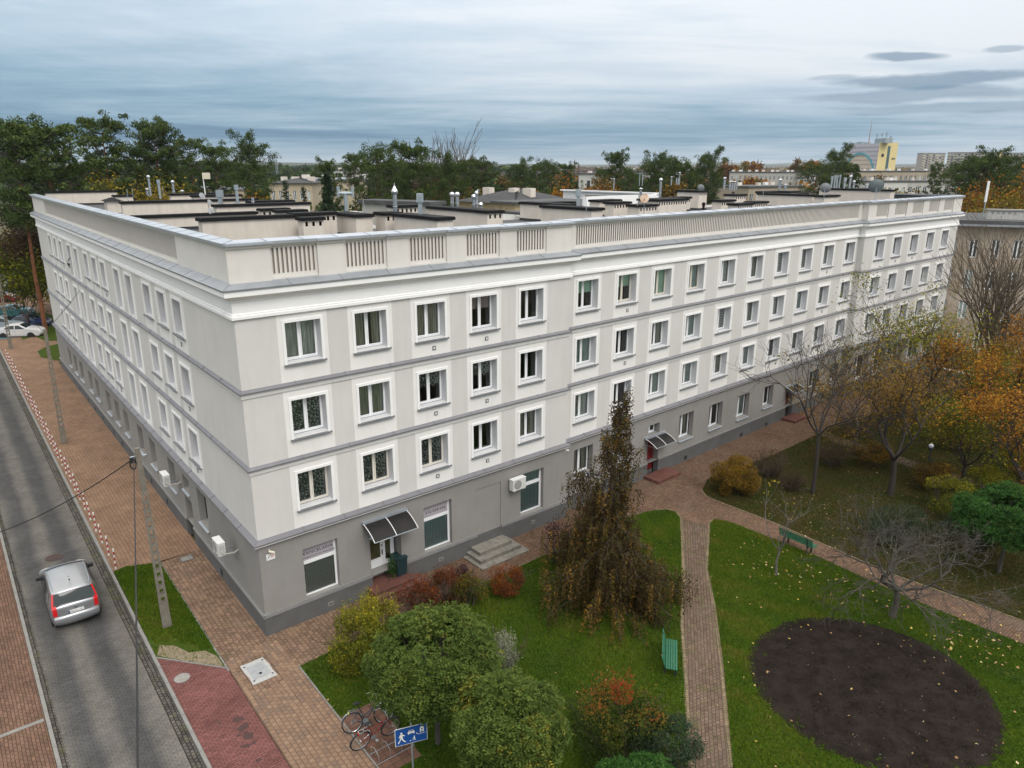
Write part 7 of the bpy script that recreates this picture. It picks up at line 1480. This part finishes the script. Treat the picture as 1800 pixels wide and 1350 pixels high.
g = MB(); [g.quad((o_[0],.19,o_[2]),(o_[1],.19,o_[2]),(o_[1],.19,o_[3]),(o_[0],.19,o_[3])) for o_ in ops]; part('window_panes', g, dk_glass, t, kind='stuff')
b = MB(); n = 40; vs = []
for k in range(n+1):
    a = math.pi*k/n; 
    for rr_ in (1.0, 1.09): vs += [(ax+ar_*rr_*math.cos(a),-.5,AZ+AH*rr_*math.sin(a)),(ax+ar_*rr_*math.cos(a),0,AZ+AH*rr_*math.sin(a))]
b.add(vs, [f for k in range(n) for f in ((4*k,4*k+2,4*k+6,4*k+4),(4*k,4*k+4,4*k+5,4*k+1),(4*k+2,4*k+3,4*k+7,4*k+6))]); part('arch', b, turq, t)
wv = R0_-M0; lw = wv.length; wa = math.atan2(wv.y, wv.x)-angT; TT = Matrix.Translation((lnT,0,0)) @ Matrix.Rotation(wa, 4, 'Z'); b = MB(TT); b.quad((0,0,-.2),(lw,0,-.2),(lw,0,ZT+.6),(0,0,ZT+.6)); b.quad((lw,0,-.2),(lw,40,-.2),(lw,40,ZT),(lw,0,ZT)); part('end_wall', b, yell, t)
b = MB(TT); b.box(lw*.47,lw*.60,-.25,0,0,ZT-2); part('stair_glazing', b, mat('teal_glazing', (.05,.12,.13), .2), t)
b = MB(TT); b.lathe([(1.35,-.1),(1.35,.1)], 20); TQ = Matrix.Translation((lw*.24,-.15,ZT-9)) @ Matrix.Rotation(R(90), 4, 'X'); b.v = [TT @ (TQ @ (TT.inverted() @ v)) for v in b.v]; part('clock', b, dark, t)
b = MB(TT); b.box(lw*.74,lw*.92,-.2,0,ZT-12,ZT-10.8); part('wall_sign', b, mat('sign_dull', (.15,.13,.10), .7), t)
b = MB(); b.add([(0,0,ZT),(lnT,0,ZT),(lnT+lw*math.cos(wa),lw*math.sin(wa),ZT),(lw*math.cos(wa),lw*math.sin(wa),ZT)], [(0,1,2,3)]); [b.box(x,x+w_,2,5,ZT+.01,ZT+h) for x, w_, h in ((3,8,1.4),(14,9,1.8),(26,5,1.2))]; b.box(lnT-11,lnT+4,2,8,ZT+.01,ZT+3.6); part('roof', b, steel_dull, t)
for x, h in ((2,3),(lnT-10,7),(lnT-3,7.5),(lnT+3,8),(lnT+9,5)): b = MB(); b.tube([(x,3,ZT),(x,3,ZT+h)], .28, 5); b.box(x-.7,x+.7,2.6,3.4,ZT+h*.75,ZT+h*.95); part('roof_antenna', b, steel_dull, t)
b = MB(); x = lnT*.60; b.tube([(x,3,ZT),(x,3,ZT+9),(x,3,ZT+18)], [.45,.35,.10], 5); part('mast', b, mat('mast_red_white', (.30,.20,.20), .6), t)
# slabs of flats
slabw = mat('slab_panels', (.36,.33,.31), .9, var=.08, vscale=.1); bal = mat('balcony_cream', (.56,.52,.40), .8, var=.1, vscale=.2)
for nm, pl_, dl, pr_, dr, zt, nc, lb in (('tower_block',1619,930,1659,930,32.5,7,'smaller pale slab of flats on the skyline right of the tower'),('tower_block',1663,900,1752,860,32.8,15,'long slab of flats with a yellow end on the skyline'),('tower_block',1754,1050,1850,1000,35,16,'farthest slab of flats with red balconies at the right edge of the skyline')):
    t, ang, ln = block(nm, pl_, dl, pr_, dr, zt, 12, 11, nc, slabw, lb, winw=.62, winh=.6, roofbits=5, frames=False)
    bm_ = bal if zt < 34 else mat('balcony_red', (.42,.20,.18), .8)
    for i in range(0, nc, 2): b = MB(); [b.box(ln*(i+.08)/nc,ln*(i+.92)/nc,-1.0,0,1+j*2.85,2.0+j*2.85) for j in range(11)]; part('balcony_column', b, bm_, t, kind='stuff')
    if nc == 15: b = MB(); b.box(ln+.01,ln+.2,0,12,0,zt); part('end_panel', b, yell, t)
# low blocks around
block('long_block', 1490, 292, 1680, 335, 15.4, 13, 4, 22, tanw, 'long tan four-storey block with chimneys in front of the tower', roofbits=12)
block('long_block', 1285, 352, 1405, 345, 14.6, 12, 4, 16, greyw, 'long pale grey block beyond the right wing roof, below the church spire', roofbits=9); block('pale_block', 1405, 344, 1436, 330, 14.8, 16, 4, 3, whitew, 'pale end block adjoining the long grey one', roofbits=1)
block('flat_roofed_house', 1545, 150, 1665, 165, 10.8, 12, 3, 9, tanw, 'low tan house with grey flat roof behind the far parapet', roofbits=5); block('flat_roofed_house', 1528, 215, 1600, 220, 13.2, 12, 3, 6, whitew, 'pale house with white chimneys behind the low tan one', roofbits=6); block('flat_roofed_house', 1320, 200, 1415, 210, 12.0, 12, 3, 8, tanw, 'tan house with grey roof half hidden behind the right wing', roofbits=5); block('flat_roofed_house', 1600, 250, 1690, 255, 12.6, 12, 3, 7, greyw, 'grey-tan house left of the big dark pines', roofbits=4)
block('yellow_house', 806, 92, 905, 86, 13.3, 11, 4, 7, yelw, 'yellow house with dark hipped roof behind the roof chimneys, centre', black_felt, hip=1.6, roofbits=3, winw=.36, winh=.5); block('yellow_house', 905, 92, 940, 90, 12.6, 9, 4, 2, yelw, 'narrow yellow house adjoining the hipped one', black_felt, roofbits=1, winw=.36)
block('cream_block', 470, 150, 545, 150, 14.0, 11, 4, 6, creamw, 'cream block with dark roof left of the pointed spruce', black_felt, hip=1.0, roofbits=3); block('cream_block', 512, 172, 600, 168, 14.2, 11, 4, 8, creamw, 'long cream block with grey roof behind the pointed spruce', zinc, roofbits=4); block('cream_block', 398, 128, 428, 130, 13.4, 11, 4, 3, creamw, 'cream block between the lone pine and the flues', zinc, roofbits=1); block('cream_block', 470, 95, 620, 92, 10.5, 11, 3, 12, creamw, 'nearer cream courtyard block below the spruces', felt_grey, roofbits=7)
block('white_block', 585, 320, 625, 318, 15.2, 11, 4, 5, whitew, 'white block seen through the open-crowned pine', roofbits=2); block('pale_hall', 1018, 262, 1053, 258, 14.6, 14, 2, 3, whitew, 'pale hall between the poplars and the tall irregular pine', roofbits=2, frames=False)
block('pale_house', 640, 84, 672, 84, 12.3, 9, 3, 3, creamw, 'cream parapet house with dentils behind the corner chimneys', roofbits=2); block('pale_house', 752, 78, 775, 80, 13.5, 9, 3, 2, greyw, 'grey-beige house corner behind the steel flues', roofbits=0)
block('white_factory', 845, 1150, 912, 1130, 10.5, 40, 2, 14, whitew, 'white factory halls in the distance left of the pine group', roofbits=3, frames=False)
# church spire
p = at_d(1333,278,1500); t = thing('church_spire', (p.x,p.y,0), 'thin dark church spire on the horizon', 'church'); b = MB(); b.box(-3,3,-3,3,0,17); part('tower', b, tanw, t); b = MB(); b.lathe([(3.6,17),(1.6,22),(.05,p.z)], 8); part('spire', b, dark, t)
p = at_d(484,266,520); t = thing('lattice_mast', (p.x,p.y,0), 'slender telecom mast above the distant woods at the left', 'mast'); b = MB(); b.tube([(-.8,0,0),(-.3,0,p.z)], .18, 4); b.tube([(.8,0,0),(.3,0,p.z)], .18, 4); [b.tube([(-.6,0,k*2.),(.6,0,k*2.+2)], .1, 3) for k in range(int(p.z/2))]; b.box(-1.1,1.1,-.3,.3,p.z-4,p.z-1.5); part('lattice', b, steel_dull, t)
# distant woods, town and hills
g = np.random.default_rng(15); P = []; Tn = []; S = []
def wood(n, D0, D1, x0, x1, h0, h1, q, size, tb_, dens=None):
    D = D0*(D1/D0)**g.random(n); X = (g.uniform(x0, x1, n)-900)/1293*D*1.04; h = g.uniform(h0, h1, n)
    for i in range(q):
        u = unit(g.normal(size=(n,3))); r = (h*.24)[:,None]*u*np.array([1,1,.8]); P.append(np.stack([X, D, h*.72], 1)+r); Tn.append(tb_+.35*(np.sin(X*.13+D*.05)*.5)+.15*u[:,2]+g.normal(0,.1,n)); S.append(np.full(n, size)*(D/D0)**.5)
def flush(name, m, label, cat='wood'):
    Pn = np.concatenate(P); Sz = np.concatenate(S); V, F = leaves(Pn, Sz, up=.3); o = link(name, np_mesh(name, V, F, [m], tint=np.clip(np.concatenate(Tn),0,1))); tag(o, label, cat, kind='stuff'); P.clear(); Tn.clear(); S.clear()
wood(520, 220, 420, -150, 900, 10, 14.5, 26, 2.6, .35); wood(1500, 420, 1500, -200, 930, 12, 18, 16, 4.2, .35); wood(500, 260, 700, 880, 1300, 9, 13, 22, 2.6, .4); wood(300, 140, 200, 400, 1100, 8, 12, 26, 1.3, .4)
flush('distant_woods', f_pine, 'dark green woods stretching behind the pines to the horizon on the left')
wood(900, 330, 1200, 1000, 1900, 8, 12.5, 14, 3.0, .55); wood(1600, 1200, 4500, 850, 1950, 9, 14, 7, 7, .5)
flush('distant_autumn_trees', f_brn, 'brown and rusty tree belts between the far roofs on the right')
wood(160, 300, 900, 1180, 1480, 9, 13, 16, 2.4, .55); flush('distant_orange_trees', f_or, 'orange tree crowns among the far roofs below the spire')
tw = MB(); r_ = random.Random(6)
for i in range(700):
    D = 450*(9**r_.random()); px = r_.uniform(860,1900) if i % 5 else r_.uniform(560,900); X = (px-900)/1293*D*1.04; w_ = r_.uniform(8,34); dp = r_.uniform(8,14); h = r_.choice([5,7,9,11,12.5]); T = Matrix.Translation((X,D,0)) @ Matrix.Rotation(r_.uniform(-.5,.5), 4, 'Z'); tw.T = T; tw.box(-w_/2,w_/2,-dp/2,dp/2,-.2,h,r_.randrange(4)); tw.box(-w_/2-.3,w_/2+.3,-dp/2-.3,dp/2+.3,h+.01,h+.5,4)
    for k in range(int(w_/5)): tw.box(-w_/2+1.5+k*5,-w_/2+3.2+k*5,-dp/2-.05,-dp/2,h-3,h-1.4,5)
o = link('distant_town', tw.mesh('distant_town', [whitew, tanw, greyw, mat('brick_render', (.26,.15,.11), .9), felt_grey, dk_glass])); tag(o, 'pale low town blocks scattered to the horizon on the right', 'town', kind='stuff')
hill_m = mat('hill_woods', (.020,.034,.022), .95, col2=(.035,.045,.025), vscale=.004, fine=(.02,.3)); field_m = mat('hill_fields', (.10,.15,.05), .95, col2=(.05,.06,.03), vscale=.003)
def ridge(name, D, x0, x1, base, amp, m, seed, back=1500):
    g = np.random.default_rng(seed); n = 160; xs = (np.linspace(x0, x1, n)-900)/1293*D*1.04; h = np.zeros(n)
    for k in range(1, 9): h += np.sin(np.linspace(0, 6.28*k*1.3, n)+g.uniform(0,6.28))/k**1.1
    h = base+amp*h/2; h = np.maximum(h, 1); h += g.normal(0, amp*.04, n); b = MB(); vs = []
    for i in range(n): vs += [(xs[i], D-600, -2), (xs[i], D, h[i]), (xs[i], D+back, -2)]
    b.add(vs, [f for i in range(n-1) for f in ((3*i,3*i+3,3*i+4,3*i+1),(3*i+1,3*i+4,3*i+5,3*i+2))]); struct(name, b, m, smooth=True)
ridge('hills', 2300, -300, 940, 24, 6, hill_m, 1); ridge('hills', 4200, -400, 2200, 22, 7, hill_m, 2); ridge('hills', 7600, 1180, 1700, 40, 22, hill_m, 3); ridge('hills', 9000, -500, 2300, 34, 12, hill_m, 4)
ridge('fields', 5200, 1330, 1450, 27, 3, field_m, 5, 300)
# thin autumn haze over everything
hz = MB(); hz.box(-9600,9600,-450,12500,-1.5,75); ho = link('haze', hz.mesh('haze', [])); ho['kind'] = 'stuff'; ho['label'] = 'thin pale haze lying over the whole town'; ho['category'] = 'haze'
hm_ = bpy.data.materials.new('haze'); hm_.use_nodes = True; tt = hm_.node_tree; tt.nodes.clear(); oo = tt.nodes.new('ShaderNodeOutputMaterial'); pv = tt.nodes.new('ShaderNodeVolumePrincipled'); pv.inputs['Density'].default_value = HAZE; pv.inputs['Color'].default_value = (.80,.88,.95,1); pv.inputs['Anisotropy'].default_value = .2
tt.links.new(pv.outputs[0], oo.inputs['Volume']); ho.data.materials.append(hm_)
